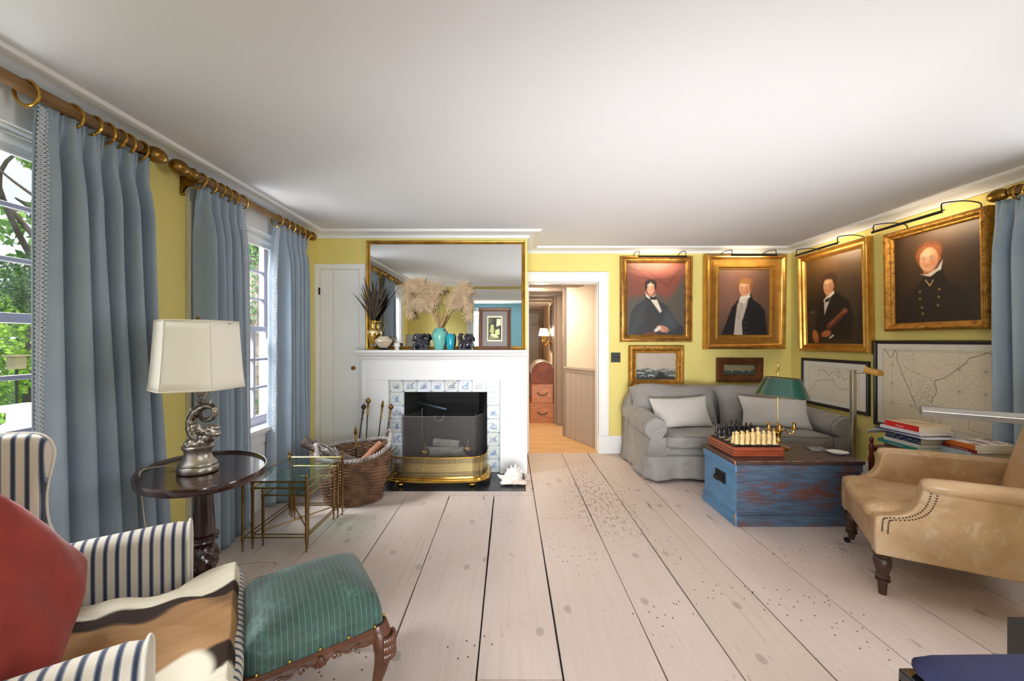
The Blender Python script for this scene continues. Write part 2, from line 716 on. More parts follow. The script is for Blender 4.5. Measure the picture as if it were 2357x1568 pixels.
SL = -0.0075      # boards drift a little against the room
xs = [-1.947, -1.57, -1.264, -0.862, -0.50, -0.127, 0.2105, 0.609, 0.908, 1.259, 1.62, 2.02, 2.22, 2.51, 2.86, 3.3]
gaps = [0, .004, .006, .006, .007, .009, .007, .006, .008, .007, .008, .004, .004, .004, .004, 0]
mb = MB()
tints = []
rnd = random.Random(3)


def board(xa, xb, ya, yb, z1=0.0, t=None):
    t = rnd.uniform(0, 1) if t is None else t
    b = len(mb.v)
    n = max(1, int((yb - ya) / 0.5))
    rs = []
    for i in range(n + 1):
        y = ya + (yb - ya) * i / n
        wob = 0.0015 * math.sin(y * 3.1 + xa * 7)
        rs.append([(xa + SL * y + wob, y, z1 - 0.02), (xb + SL * y + wob, y, z1 - 0.02), (xb + SL * y + wob, y, z1 - 0.0015), (xb - 0.0015 + SL * y + wob, y, z1), (xa + 0.0015 + SL * y + wob, y, z1), (xa + SL * y + wob, y, z1 - 0.0015)])
    mb.rings(rs)
    tints.extend([t] * (len(mb.v) - b))


for i in range(len(xs) - 1):
    xa, xb = xs[i] + gaps[i] / 2, xs[i + 1] - gaps[i + 1] / 2
    yend = DY - 0.0
    if i == 5:      # board between -0.127 and 0.21 with a patched end near the camera
        y0 = 1.503
        board(xa, xb, -3.7, y0 - 0.0015, t=0.2)
        board(xa, xb, y0 + 0.002, 3.29)
        continue
    if i == 6:
        board(xa, xb, -3.7, 2.87, t=0.1)
        board(xa, xb, 2.873, yend, t=0.5)
        continue
    if i == 7:
        board(xa, xb, -3.7, 2.61, t=0.1)
        board(xa, xb, 2.613, yend, t=0.3)
        continue
    if i in (1, 2, 3, 4):
        board(xa, xb, -3.7, 3.29)
        if i == 1:
            board(xa, -1.145, 3.293, BY)
        continue
    board(xa, xb, -3.7, yend)
board(-1.145, 0.2075, 3.293, 3.383, t=0.3)
board(0.118 - SL * 3.8, 0.2075, 3.386, DY, t=0.3)
o = mb.build('floor', m_floor, smooth=False)
atr = o.data.attributes.new('board', 'FLOAT', 'POINT')
atr.data.foreach_set('value', [t * 0.7 for t in tints])
struct(o)
mb = MB()
mb.box(LX - 0.2, RX + 0.2, -3.8, DY + 0.1, -0.08, -0.019)
struct(mb.build('floor_base', M('dark_subfloor', '2a211b', 0.9), smooth=False))

# ---------------------------------------------------------------- windows
def window(idx, y0, y1, right=False, wx=None):
    """sash window in the left wall (x grows outward with s = -1)"""
    s = 1 if right else -1
    X = RX if right else LX
    root = bpy.data.objects.new('window_%d' % idx, None)
    C.objects.link(root)
    root['kind'] = 'structure'
    root.location = (X, (y0 + y1) / 2, SZ)

    def bx(m, d0, d1, ya, yb, za, zb):
        xa, xb = X + s * d0, X + s * d1
        m.box(min(xa, xb), max(xa, xb), ya, yb, za, zb)
    c = MB()
    cw = 0.115
    for (ya, yb) in ((y0 - cw, y0), (y1, y1 + cw)):
        bx(c, -0.018, 0.0, ya, yb, 0.0, HZ)
        bx(c, -0.03, -0.018, ya if ya < y0 - 0.01 else yb - 0.022, ya + 0.022 if ya < y0 - 0.01 else yb, 0.0, HZ)
    bx(c, -0.018, 0.0, y0 - cw, y1 + cw, HZ, HZ + 0.14)
    bx(c, -0.036, 0.0, y0 - cw - 0.012, y1 + cw + 0.012, HZ + 0.14, HZ + 0.168)
    # reveal lining
    bx(c, 0.0, 0.2, y0, y0 + 0.012, SZ, HZ)
    bx(c, 0.0, 0.2, y1 - 0.012, y1, SZ, HZ)
    bx(c, 0.0, 0.2, y0, y1, HZ - 0.012, HZ)
    c.build('casing', m_white, root, W=True, smooth=False, bevel=0.003)
    m = MB()
    bx(m, -0.05, 0.2, y0 - 0.02, y1 + 0.02, SZ - 0.03, SZ + 0.004)
    bx(m, -0.03, 0.0, y0 - 0.01, y1 + 0.01, SZ - 0.05, SZ - 0.03)
    m.build('sill', m_white, root, W=True, smooth=False, bevel=0.005)
    # panel below the sill
    m = MB()
    bx(m, -0.006, 0.0, y0, y1, 0, SZ - 0.05)
    for (a, b_, c_, d_) in ((y0 + 0.0, y1, 0.0, 0.19), (y0, y1, SZ - 0.12, SZ - 0.05), (y0, y0 + 0.08, 0.19, SZ - 0.12), (y1 - 0.08, y1, 0.19, SZ - 0.12)):
        bx(m, -0.016, -0.006, a, b_, c_, d_)
    ym = (y0 + y1) / 2
    bx(m, -0.011, -0.006, y0 + 0.10, y1 - 0.10, 0.21, SZ - 0.14)
    m.build('panel', m_white, root, W=True, smooth=False, bevel=0.003)
    # sashes
    zm = 1.397
    for (nm, d0, za, zb) in (('lower_sash', 0.075, SZ, zm + 0.02), ('upper_sash', 0.12, zm - 0.02, HZ)):
        f = MB()
        a0, a1 = y0 + 0.02, y1 - 0.02
        st = 0.05
        bx(f, d0, d0 + 0.035, a0, a0 + st, za, zb)
        bx(f, d0, d0 + 0.035, a1 - st, a1, za, zb)
        bot = 0.075 if nm == 'lower_sash' else 0.04
        top = 0.04 if nm == 'lower_sash' else 0.05
        bx(f, d0, d0 + 0.035, a0 + st, a1 - st, za, za + bot)
        bx(f, d0, d0 + 0.035, a0 + st, a1 - st, zb - top, zb)
        g0, g1 = a0 + st, a1 - st
        for q in range(1, 4):
            yy = g0 + (g1 - g0) * q / 4
            bx(f, d0 + 0.004, d0 + 0.03, yy - 0.010, yy + 0.010, za + bot, zb - top)
        for q in range(1, 3):
            zz = za + bot + (zb - top - za - bot) * q / 3
            bx(f, d0 + 0.0055, d0 + 0.0285, g0, g1, zz - 0.010, zz + 0.010)
        fo = f.build(nm, m_sash, root, W=True, smooth=False, bevel=0.002)
        g = MB()
        bx(g, d0 + 0.014, d0 + 0.018, g0 - 0.005, g1 + 0.005, za + bot - 0.005, zb - top + 0.005)
        g.build('pane', m_pane, fo, W=True, smooth=False)
    return root


window(1, *WIN1)
window(2, *WIN2)
window(3, 0.8, 1.95, right=True)

# white roller blinds at the window heads
m_blind = M('white_blind_cloth', 'eceae6', 0.8)
for (y0, y1), lab in ((WIN1, 'white roller blind drawn up at the head of the near left window'),
                      (WIN2, 'white roller blind drawn up at the head of the far left window')):
    t = thing('roller_blind', lab, 'blind', (LX - 0.04, (y0 + y1) / 2, 2.05), 0, 'roller blinds on the garden side')
    b = MB()
    b.box(LX - 0.035, LX - 0.032, y0 + 0.02, y1 - 0.02, 2.052, 2.12)
    b.build('blind_cloth', m_blind, t, W=True, smooth=False)
    b = MB()
    b.box(LX - 0.04, LX - 0.027, y0 + 0.02, y1 - 0.02, 2.04, 2.055)
    b.build('bottom_bar', m_blind, t, W=True, smooth=False, bevel=0.003)
    b = MB()
    b.tube([(LX - 0.04, y0 + 0.015, 2.1), (LX - 0.04, y1 - 0.015, 2.1)], 0.022, 14)
    b.build('roller', m_blind, t, W=True)

# ---------------------------------------------------------------- cupboard door left of the fireplace
root = bpy.data.objects.new('door_1', None)
C.objects.link(root)
root['kind'] = 'structure'
root.location = (-1.7, BY, 0)
xa, xb, zt = -1.895, -1.503, 2.008
mb = MB()
mb.box(-1.946, xa, BY - 0.016, BY, 0, zt)
mb.box(xb, -1.445, BY - 0.016, BY, 0, zt)
mb.box(-1.946, -1.445, BY - 0.016, BY, zt, 2.06)
mb.build('door_frame', m_white, root, W=True, smooth=False, bevel=0.003)
mb = MB()
g = -1.762
mb.box(xa + 0.004, g - 0.0015, BY - 0.008, BY, 0.02, zt - 0.004)
mb.box(g + 0.0015, xb - 0.004, BY - 0.008, BY, 0.02, zt - 0.004)
mb.build('door_panel', m_white, root, W=True, smooth=False, bevel=0.0015)
mb = MB()
kc = at(816, 847, BY)
mb.lathe([(0.001, 0), (0.018, 0.001), (0.018, 0.004), (0.009, 0.008), (0.008, 0.018), (0.017, 0.026), (0.019, 0.033), (0.013, 0.04), (0.001, 0.042)], n=18, T=Matrix.Translation((kc.x, BY - 0.008, kc.z)) @ Matrix.Rotation(PI / 2, 4, 'X'))
mb.build('door_knob', m_oldbrass, root, W=True)
mb = MB()
mb.box(xa - 0.006, xa + 0.008, BY - 0.026, BY - 0.014, 1.755, 1.825)
mb.build('hinge', m_black, root, W=True, smooth=False, bevel=0.002)

# ---------------------------------------------------------------- doorway to the hall
mb = MB()
xl, xr, zh = 0.184, 1.0, 1.98
for (a, b_, d) in ((0.0, 0.116, 0.018), (0.095, 0.116, 0.03), (0.0, 0.012, 0.024), (0.012, 0.02, 0.02)):
    mb.box(xr + a, xr + b_, DY - d, DY, 0.2, zh + a + 0.0)
    mb.box(xl - 0.033, xr + b_, DY - d, DY, zh + a, zh + b_)
mb.box(xl - 0.033, xl, DY - 0.018, DY, 0, zh)
mb.box(xr - 0.004, xr + 0.128, DY - 0.034, DY, 0, 0.2)
mb.box(xl, xl + 0.012, DY, DY + 0.12, 0, zh)
mb.box(xr - 0.012, xr, DY, DY + 0.12, 0, zh)
mb.box(xl, xr, DY, DY + 0.12, zh - 0.012, zh)
struct(mb.build('door_2', m_white, smooth=False, bevel=0.003))

# cased opening behind the camera
mb = MB()
for (a, b_) in ((-0.84, -0.72), (1.55, 1.67)):
    mb.box(a, b_, NY, NY + 0.02, 0, 2.06)
mb.box(-0.84, 1.67, NY, NY + 0.02, 2.06, 2.25)
mb.box(-0.86, 1.69, NY, NY + 0.04, 2.225, 2.26)
for a in (-0.80, -0.77):
    mb.box(a, a + 0.012, NY + 0.02, NY + 0.028, 0, 2.12)
for a in (2.10, 2.13, 2.16):
    mb.box(-0.80, 1.62, NY + 0.02, NY + 0.028, a, a + 0.012)
struct(mb.build('trim_2', m_white, smooth=False, bevel=0.003))

# ---------------------------------------------------------------- light switch
t = thing('light_switch', 'black double toggle switch plate on the yellow wall beside the doorway', 'switch', (1.203, DY - 0.004, 1.108))
c0 = at(1417, 823, DY)
mb = MB()
mb.box(c0.x - 0.055, c0.x + 0.055, DY - 0.006, DY, c0.z - 0.057, c0.z + 0.057)
mb.build('switch_plate', M('dark_bronze', '2e2d2a', 0.4, 0.5), t, W=True, smooth=False, bevel=0.002)
for dx_ in (-0.023, 0.023):
    mb = MB()
    mb.cbox((c0.x + dx_, DY - 0.012, c0.z + 0.004), (0.009, 0.016, 0.02))
    mb.build('toggle', m_black, t, W=True, smooth=False, bevel=0.001)

# ---------------------------------------------------------------- hallway beyond
m_taupe = M('taupe_panelling', 'a8998c', 0.6)
m_cream = M('cream_hall_wall', 'd6c3ad', 0.75)
k = NT('honey_pine_boards')
v = k.mapping((1, 1, 1))
g1 = k.noise(k.mapping((1.5, 22, 1)), 2.0, 4, 0.6, 0.5)
k.col(k.ramp(g1, [(0.3, lin('cf9e68')), (0.7, lin('e3bb88'))]))
k.b.inputs['Roughness'].default_value = 0.35
m_hallfloor = k.m
mb = MB()
y = DY + 0.002
rnd = random.Random(9)
while y < 9.2:
    wd = rnd.uniform(0.16, 0.26)
    mb.box(-0.6, 1.8, y, min(9.2, y + wd - 0.004), -0.02, -0.002)
    y += wd
struct(mb.build('floor_hall', m_hallfloor, smooth=False))
mb = MB()
mb.box(-0.8, 2.2, DY + 0.12, 9.3, -0.08, -0.02)
struct(mb.build('floor_hall_base', M('dark_subfloor', '2a211b', 0.9), smooth=False))
mb = MB()
mb.box(-0.6, -0.5, DY + 0.12, 9.2, 0, 2.15)
mb.box(-0.6, 2.0, 9.1, 9.2, 0, 2.15)
mb.box(0.72, 0.82, 6.42, 9.1, 0, 2.15)
struct(mb.build('wall_hall', m_cream, smooth=False))
mb = MB()
mb.box(-0.6, 2.1, DY + 0.12, 9.2, 2.12, 2.2)
struct(mb.build('ceiling_hall', m_ceil, smooth=False))
m_beam = M('aged_brown_beam', '8f7e70', 0.6, var='7a6a5d', vs=6, vscale=(1, 8, 8))
for i, yy in enumerate((4.95, 5.45, 5.95, 6.5, 7.1, 7.8)):
    mb = MB()
    mb.box(-0.5, 0.95, yy, yy + 0.14, 1.995, 2.125)
    o = mb.build('ceiling_beam', m_beam, smooth=False, bevel=0.006)
    struct(o)
# angled panelled wall on the right of the hall
P0, P1 = Vector((1.055, 4.66, 0)), Vector((0.742, 5.31, 0))
d = (P1 - P0).normalized()
nrm = Vector((-d.y, d.x, 0))      # towards the hall
if nrm.x > 0:
    nrm = -nrm
L = (P1 - P0).length
T = Matrix(((d.x, -nrm.x, 0, P0.x), (d.y, -nrm.y, 0, P0.y), (0, 0, 1, 0), (0, 0, 0, 1)))
mb = MB()
mb.box(0, L, 0, 0.1, 0, 2.12, T)
struct(mb.build('wall_hall_angled', m_cream, smooth=False))
mb = MB()
mb.box(0, L + 0.01, -0.012, 0, 0, 0.9, T)
nb = 6
for i in range(nb):
    mb.box(L * i / nb + 0.003, L * (i + 1) / nb - 0.003, -0.02, -0.012, 0.0, 0.90, T)
mb.box(-0.0, L + 0.012, -0.045, 0, 0.93, 0.955, T)
mb.box(-0.0, L + 0.012, -0.030, 0, 0.89, 0.93, T)
struct(mb.build('trim_3', m_taupe, smooth=False, bevel=0.003))
# dark casing past the corner
mb = MB()
mb.box(0.70, 0.80, 5.33, 5.42, 0, 2.12)
mb.box(0.69, 0.82, 6.0, 6.12, 0, 2.0)
mb.box(0.66, 0.74, 6.12, 6.42, 0, 2.12)
struct(mb.build('trim_4', M('brown_painted_casing', '8c7867', 0.5), smooth=False, bevel=0.004))
mb = MB()
mb.box(0.70, 0.725, 6.42, 9.1, 0.0, 0.86)
mb.box(0.67, 0.72, 6.42, 9.1, 0.86, 0.90)
struct(mb.build('trim_5', m_taupe, smooth=False, bevel=0.003))
# grey plank door at the far end
mb = MB()
mb.box(0.20, 0.62, 9.02, 9.06, 0.02, 1.93)
for xx in (0.30, 0.45):
    mb.box(xx, xx + 0.004, 9.012, 9.02, 0.02, 1.93)
for zz in (0.5, 1.55):
    mb.box(0.2, 0.62, 9.0, 9.02, zz, zz + 0.1)
mb.box(0.52, 0.60, 8.985, 9.0, 1.0, 1.012)
struct(mb.build('door_3', M('grey_hall_door_paint', 'a9a8a2', 0.5), smooth=False, bevel=0.002))
mb = MB()
mb.box(0.62, 0.70, 9.0, 9.1, 0, 1.93)
mb.box(0.1, 0.70, 9.0, 9.1, 1.93, 2.02)
struct(mb.build('trim_6', M('brown_painted_casing', '8c7867', 0.5), smooth=False, bevel=0.003))

# ================================================================ fireplace
def remesh(o, voxel=0.004, smooth=2):
    r = o.modifiers.new('remesh', 'REMESH')
    r.mode = 'VOXEL'
    r.voxel_size = voxel
    r.use_smooth_shade = True
    if smooth:
        s = o.modifiers.new('smooth', 'SMOOTH')
        s.iterations = smooth
        s.factor = 0.5
    return o


def put_colors(o, cols):
    a = o.data.color_attributes.new('Col', 'FLOAT_COLOR', 'POINT')
    arr = np.ones((len(o.data.vertices), 4), dtype=np.float32)
    arr[:, :3] = cols
    a.data.foreach_set('color', arr.ravel())


class Paint:
    """a little raster painter; result is stored per vertex on a gridded surface"""

    def __init__(self, nx, ny, w, h, bg):
        self.nx, self.ny, self.w, self.h = nx, ny, w, h
        x = np.linspace(0, w, nx)
        y = np.linspace(0, h, ny)
        self.X, self.Y = np.meshgrid(x, y)
        self.a = np.zeros((ny, nx, 3))
        self.a[:] = self.c(bg)
        self.px = w / nx

    def c(self, c):
        return np.array(lin(c)[:3])

    def lay(self, m, col):
        m = np.clip(m, 0, 1)[..., None]
        self.a = self.a * (1 - m) + self.c(col) * m

    def ell(self, cx, cy, rx, ry, col, soft=0.15, al=1.0, rot=0.0):
        c, s = math.cos(rot), math.sin(rot)
        dx, dy = self.X - cx, self.Y - cy
        u, v = (dx * c + dy * s) / rx, (-dx * s + dy * c) / ry
        d = np.sqrt(u * u + v * v)
        self.lay(al * np.clip((1 + soft - d) / (2 * soft + 1e-6), 0, 1), col)

    def poly(self, pts, col, soft=0.004, al=1.0):
        ins = np.zeros(self.X.shape, bool)
        dist = np.full(self.X.shape, 1e9)
        n = len(pts)
        for i in range(n):
            x1, y1 = pts[i]
            x2, y2 = pts[(i + 1) % n]
            cond = ((y1 > self.Y) != (y2 > self.Y))
            xx = (x2 - x1) * (self.Y - y1) / ((y2 - y1) if abs(y2 - y1) > 1e-12 else 1e-12) + x1
            ins ^= cond & (self.X < xx)
            dist = np.minimum(dist, self.segd(x1, y1, x2, y2))
        sd = np.where(ins, dist, -dist)
        s = max(soft, self.px * 0.6)
        self.lay(al * np.clip(0.5 + sd / (2 * s), 0, 1), col)

    def segd(self, x1, y1, x2, y2):
        dx, dy = x2 - x1, y2 - y1
        L = dx * dx + dy * dy + 1e-12
        t = np.clip(((self.X - x1) * dx + (self.Y - y1) * dy) / L, 0, 1)
        return np.hypot(self.X - x1 - t * dx, self.Y - y1 - t * dy)

    def line(self, pts, wd, col, al=1.0):
        s = max(self.px * 0.55, wd * 0.3)
        d = np.full(self.X.shape, 1e9)
        for i in range(len(pts) - 1):
            d = np.minimum(d, self.segd(*pts[i], *pts[i + 1]))
        self.lay(al * np.clip((wd / 2 + s - d) / (2 * s), 0, 1), col)

    def grad(self, f, col, al=1.0):
        self.lay(al * f(self.X / self.w, self.Y / self.h), col)

    def noise(self, amp, n=6, seed=0, st=(1, 1)):
        r = np.random.RandomState(seed)
        z = np.zeros(self.X.shape)
        for i in range(n):
            fx, fy = r.uniform(4, 40) * st[0] / self.w, r.uniform(4, 40) * st[1] / self.h
            z += np.sin(self.X * fx + r.uniform(0, 6) + 2 * np.sin(self.Y * fy * 0.7)) * np.sin(self.Y * fy + r.uniform(0, 6))
        z = z / n + r.uniform(-0.6, 0.6, self.X.shape)
        self.a = np.clip(self.a * (1 + amp * z[..., None]), 0, 1)

    def mesh(self, T, name, parent, mat=None, W=True, relief=0.0):
        """T maps (u, v, 0): u right, v up from the lower left corner"""
        mb = MB()
        mb.grid(lambda u, v: T @ Vector((u * self.w, v * self.h, 0)), self.nx - 1, self.ny - 1)
        o = mb.build(name, mat or m_paint(), parent, W=W, smooth=False)
        put_colors(o, self.a.reshape(-1, 3))
        return o


def frameXZ(x, y, z, back=0.0):
    """plane facing -Y with its lower left corner at x, y, z; leaning forward at the top by back metres per metre"""
    return Matrix(((1, 0, 0, x), (0, -back, -1, y), (0, 1, 0, z), (0, 0, 0, 1)))


def frameYZ(x, y, z, back=0.0):
    """plane on the right wall facing -X; u runs towards the camera (-Y)"""
    return Matrix(((0, -back, -1, x), (-1, 0, 0, y), (0, 1, 0, z), (0, 0, 0, 1)))


m_slate = M('black_slate', '1d1e21', 0.25, var='2a2b2f', vs=5)
k = NT('sooty_firebrick')
br = k.n('ShaderNodeTexBrick')
br.inputs['Scale'].default_value = 1.0
br.inputs['Brick Width'].default_value = 0.22
br.inputs['Row Height'].default_value = 0.075
br.inputs['Mortar Size'].default_value = 0.006
br.inputs['Color1'].default_value = lin('2a2828')
br.inputs['Color2'].default_value = lin('201f20')
br.inputs['Mortar'].default_value = lin('121212')
k.l(k.mapping((1, 1, 1), (PI / 2, 0, 0)), br.inputs['Vector'])
k.col(br.outputs['Color'])
k.b.inputs['Roughness'].default_value = 0.8
k.bump(br.outputs['Fac'], -0.5, 0.01)
m_firebrick = k.m

fp = thing('fireplace', 'white painted fireplace with blue and white picture tiles round a black firebox', 'fireplace', (-0.66, BY, 0))
# surround
x0, x1, z1 = -1.212, -0.118, 0.918
mb = MB()
XA, XB = -1.468, 0.148
mb.box(XA, x0, BY - 0.035, BY + 0.02, 0, z1)
mb.box(x1, XB, BY - 0.035, BY + 0.02, 0, z1)
mb.box(XA, XB, BY - 0.035, BY, z1, 1.16)
mb.box(XA - 0.004, XA + 0.02, BY - 0.045, BY, 0, 1.10)
mb.box(XB - 0.02, XB + 0.0, BY - 0.045, BY, 0, 1.10)
mb.build('surround', m_white, fp, W=True, smooth=False, bevel=0.003)
mb = MB()
pf = [(0.0, 1.115), (0.045, 1.115), (0.05, 1.125), (0.06, 1.13), (0.062, 1.142), (0.075, 1.15), (0.10, 1.165), (0.105, 1.18), (0.125, 1.186), (0.13, 1.19), (0.13, 1.208), (0.125, 1.214), (0, 1.214)]
rs = []
for (xx, s) in ((XA, -1), (XB, 1)):
    rs.append([Vector((xx + s * min(d * 0.35, 0.02 if s > 0 else 0.04) - (0.02 if s > 0 else 0), BY - d, z)) for d, z in pf])
mb.rings(rs)
mb.build('mantel_shelf', m_white, fp, W=True, smooth=False)
# hearth and firebox
mb = MB()
mb.box(-1.143, 0.112, 3.385, BY, -0.02, 0.002)
mb.box(FB[0], FB[1], BY, BY + 0.05, -0.02, 0.002)
mb.build('hearth', m_slate, fp, W=True, smooth=False)
mb = MB()
fx0, fx1, fz = FB
bx0, bx1, by = fx0 + 0.13, fx1 - 0.13, 4.32
th = 0.05
mb.box(bx0 - th, bx1 + th, by, by + th, 0, 1.0)
mb.box(x0 - 0.05, x1 + 0.05, BY + 0.02, by, -0.03, 0.0)
for (a, b_, s) in ((fx0, bx0, -1), (fx1, bx1, 1)):
    mb.prism([(a, BY + 0.022), (b_, by + th), (b_ + s * th, by + th), (a + s * 0.12, BY + 0.022)], 'z', 0, 1.0)
mb.prism([(BY + 0.022, fz + 0.03), (by, 0.98), (by + 0.03, 1.05), (BY + 0.022, fz + 0.12)], 'x', fx0 - 0.1, fx1 + 0.1)
mb.build('firebox', m_firebrick, fp, W=True, smooth=False)

# picture tiles
rnd = random.Random(21)


def tile_paint(w, h, seed):
    r = random.Random(seed)
    base = r.choice(['dfe3e6', 'dde2e0', 'd9dedb', 'e2e6ee'])
    blue = r.choice(['3f6fae', '4577b5', '3b62a0', '5a86ac', '46556e', '3a5f93'])
    P = Paint(36, 36, 1.0, 1.0, base)
    line0 = P.line

    def jl(pts, wd, col, al=1.0):
        line0([(a + r.uniform(-.05, .05), b_ + r.uniform(-.05, .05)) for a, b_ in pts], wd * r.uniform(0.6, 1.1), col, al)
    P.line = jl
    # loose brush drawing: beast, boat, bird or vase over a strip of ground
    kind = r.choice(['beast', 'boat', 'bird', 'vase', 'beast', 'bird'])
    cx, cy = 0.5 + r.uniform(-.05, .05), 0.48
    for i in range(3):
        y = 0.24 + 0.05 * i
        P.line([(0.2 + r.uniform(-.08, .1), y), (0.5, y + r.uniform(-.03, .03)), (0.8 + r.uniform(-.1, .08), y)], 0.035, blue, 0.7)
    if kind == 'beast':
        P.line([(0.3, 0.42), (0.42, 0.52), (0.58, 0.48), (0.68, 0.58), (0.66, 0.74), (0.76, 0.72)], 0.06, blue, 0.85)
        P.line([(0.34, 0.45), (0.3, 0.3)], 0.05, blue, 0.8)
        P.line([(0.6, 0.48), (0.63, 0.3)], 0.05, blue, 0.8)
        P.line([(0.3, 0.44), (0.22, 0.6), (0.3, 0.72)], 0.035, blue, 0.7)
    elif kind == 'boat':
        P.line([(0.22, 0.42), (0.34, 0.32), (0.7, 0.32), (0.82, 0.48), (0.22, 0.42)], 0.04, blue, 0.85)
        P.line([(0.45, 0.36), (0.48, 0.72), (0.66, 0.46)], 0.04, blue, 0.8)
    elif kind == 'bird':
        P.ell(0.5, 0.42, 0.2, 0.1, blue, 0.4, 0.6, 0.3)
        P.line([(0.62, 0.46), (0.7, 0.64), (0.62, 0.72), (0.56, 0.66)], 0.045, blue, 0.85)
        P.line([(0.36, 0.44), (0.24, 0.56)], 0.06, blue, 0.7)
    else:
        P.ell(0.5, 0.42, 0.11, 0.18, blue, 0.3, 0.65)
        for q in (-.2, -.08, .06, .2):
            P.line([(0.5, 0.56), (0.5 + q, 0.78)], 0.035, blue, 0.8)
    P.line([(0.42, 0.55), (0.5 + r.uniform(-.1, .1), 0.6), (0.6, 0.55)], 0.04, '2b4a80', 0.6)
    for q in range(4):
        a, b_ = r.uniform(0.25, 0.7), r.uniform(0.3, 0.7)
        P.line([(a, b_), (a + r.uniform(-.15, .15), b_ + r.uniform(-.1, .15)), (a + r.uniform(-.2, .2), b_ + r.uniform(-.1, .1))], 0.03, r.choice([blue, '2b4a80', '6f93b8']), 0.7)
    for (a, b_) in ((0.06, 0.06), (0.94, 0.06), (0.06, 0.94), (0.94, 0.94)):
        if r.random() < 0.7:
            P.ell(a, b_, 0.07, 0.07, blue, 0.4, 0.5)
    P.noise(0.05, 4, seed)
    return P.a


tmb = MB()
tcols = []


def put_tile(xa, xb, za, zb, seed):
    w_, h_ = xb - xa, zb - za
    g = 0.0022
    A = tile_paint(w_, h_, seed)
    n = 35
    yj = BY + 0.004 + rnd.uniform(-0.0015, 0.0015)
    def fn(u, v):
        return (xa + g + u * (w_ - 2 * g), yj, za + g + v * (h_ - 2 * g))
    tmb.grid(fn, n, n)
    tcols.append(A.reshape(-1, 3))
    # bevelled sides
    b = len(tmb.v)
    q = [(xa + g, za + g), (xb - g, za + g), (xb - g, zb - g), (xa + g, zb - g)]
    tmb.rings([[(p[0], yj + 0.0002, p[1]) for p in q], [(p[0], yj + 0.012, p[1]) for p in q]], cap0=False)
    tcols.append(np.tile(np.array(lin('cfd3d3')[:3]), (8, 1)))


tw = (x1 - x0 - 0.006) / 8
sd = 100
for i in range(8):
    sd += 1
    put_tile(x0 + 0.003 + i * tw, x0 + 0.003 + (i + 1) * tw, 0.795, z1 - 0.002, sd)
for (xa, xb) in ((x0 + 0.003, FB[0]), (FB[1], x1 - 0.003)):
    for i in range(6):
        sd += 1
        zt_ = 0.795 - i * 0.1325
        put_tile(xa, xb, max(0.002, zt_ - 0.1325), zt_, sd)
o = tmb.build('tile_surround', None or M('tin_glaze', 'ffffff', 0.18), fp, W=True, smooth=False)
kk = NT('painted_tile_glaze')
aa = kk.n('ShaderNodeAttribute', attribute_name='Col')
kk.col(aa.outputs['Color'])
kk.b.inputs['Roughness'].default_value = 0.2
o.data.materials[0] = kk.m
put_colors(o, np.vstack(tcols))
mb = MB()
mb.box(x0, x1, BY + 0.012, BY + 0.022, 0.794, z1 + 0.01)
mb.box(x0, FB[0], BY + 0.012, BY + 0.022, 0, 0.794)
mb.box(FB[1], x1, BY + 0.012, BY + 0.022, 0, 0.794)
mb.build('grout', M('grey_grout', '8b8f8e', 0.9), fp, W=True, smooth=False)
# damper lever
mb = MB()
a, b_ = at(960, 926, 4.15), at(1028, 943, 4.0)
mb.tube([a, b_], 0.012, 6)
mb.tube([at(994, 935, 4.07), at(970, 957, 4.2)], 0.007, 6)
mb.build('damper_lever', M('blue_steel', '5a6472', 0.45, 0.7), fp, W=True)

# ---------------------------------------------------------------- brass fender
k = NT('pierced_brass')
uvn = k.n('ShaderNodeUVMap')
sx = k.n('ShaderNodeSeparateXYZ')
k.l(uvn.outputs['UV'], sx.inputs[0])
U, V = sx.outputs['X'], sx.outputs['Y']
# middle lattice
s1 = k.math('SINE', k.math('MULTIPLY', k.math('ADD', U, V), 2 * PI / 0.016))
s2 = k.math('SINE', k.math('MULTIPLY', k.math('SUBTRACT', U, V), 2 * PI / 0.016))
lat = k.math('GREATER_THAN', k.math('MULTIPLY', s1, s2), 0.28)
# crosses
c1 = k.math('ABSOLUTE', k.math('SUBTRACT', k.math('FRACT', k.math('DIVIDE', U, 0.026)), 0.5))
c2 = k.math('ABSOLUTE', k.math('SUBTRACT', k.math('FRACT', k.math('DIVIDE', V, 0.021)), 0.5))
dd = k.math('MAXIMUM', k.math('SUBTRACT', c1, 0.0), k.math('SUBTRACT', c2, 0.0))
cr = k.math('MULTIPLY', k.math('LESS_THAN', dd, 0.42), k.math('GREATER_THAN', k.math('MULTIPLY', c1, c2), 0.012))
vb = k.math('LESS_THAN', k.math('ABSOLUTE', k.math('SUBTRACT', V, 0.086)), 0.036)
hole = k.math('ADD', k.math('MULTIPLY', vb, lat), k.math('MULTIPLY', k.math('SUBTRACT', 1.0, vb), cr))
edge = k.math('MULTIPLY', k.math('GREATER_THAN', V, 0.006), k.math('LESS_THAN', V, 0.166))
hole = k.math('MULTIPLY', hole, edge)
k.b.inputs['Base Color'].default_value = lin('dcc890')
k.b.inputs['Metallic'].default_value = 1.0
k.b.inputs['Roughness'].default_value = 0.26
k.l(k.math('SUBTRACT', 1.0, hole), k.b.inputs['Alpha'])
m_pierced = k.m

fd = thing('fireplace_fender', 'low pierced brass fender with rounded corners standing on the black hearth', 'fender', (-0.68, 3.6, 0))
fxa, fxb, fyf, fyb, rr_ = -1.128, -0.236, 3.49, 3.855, 0.15


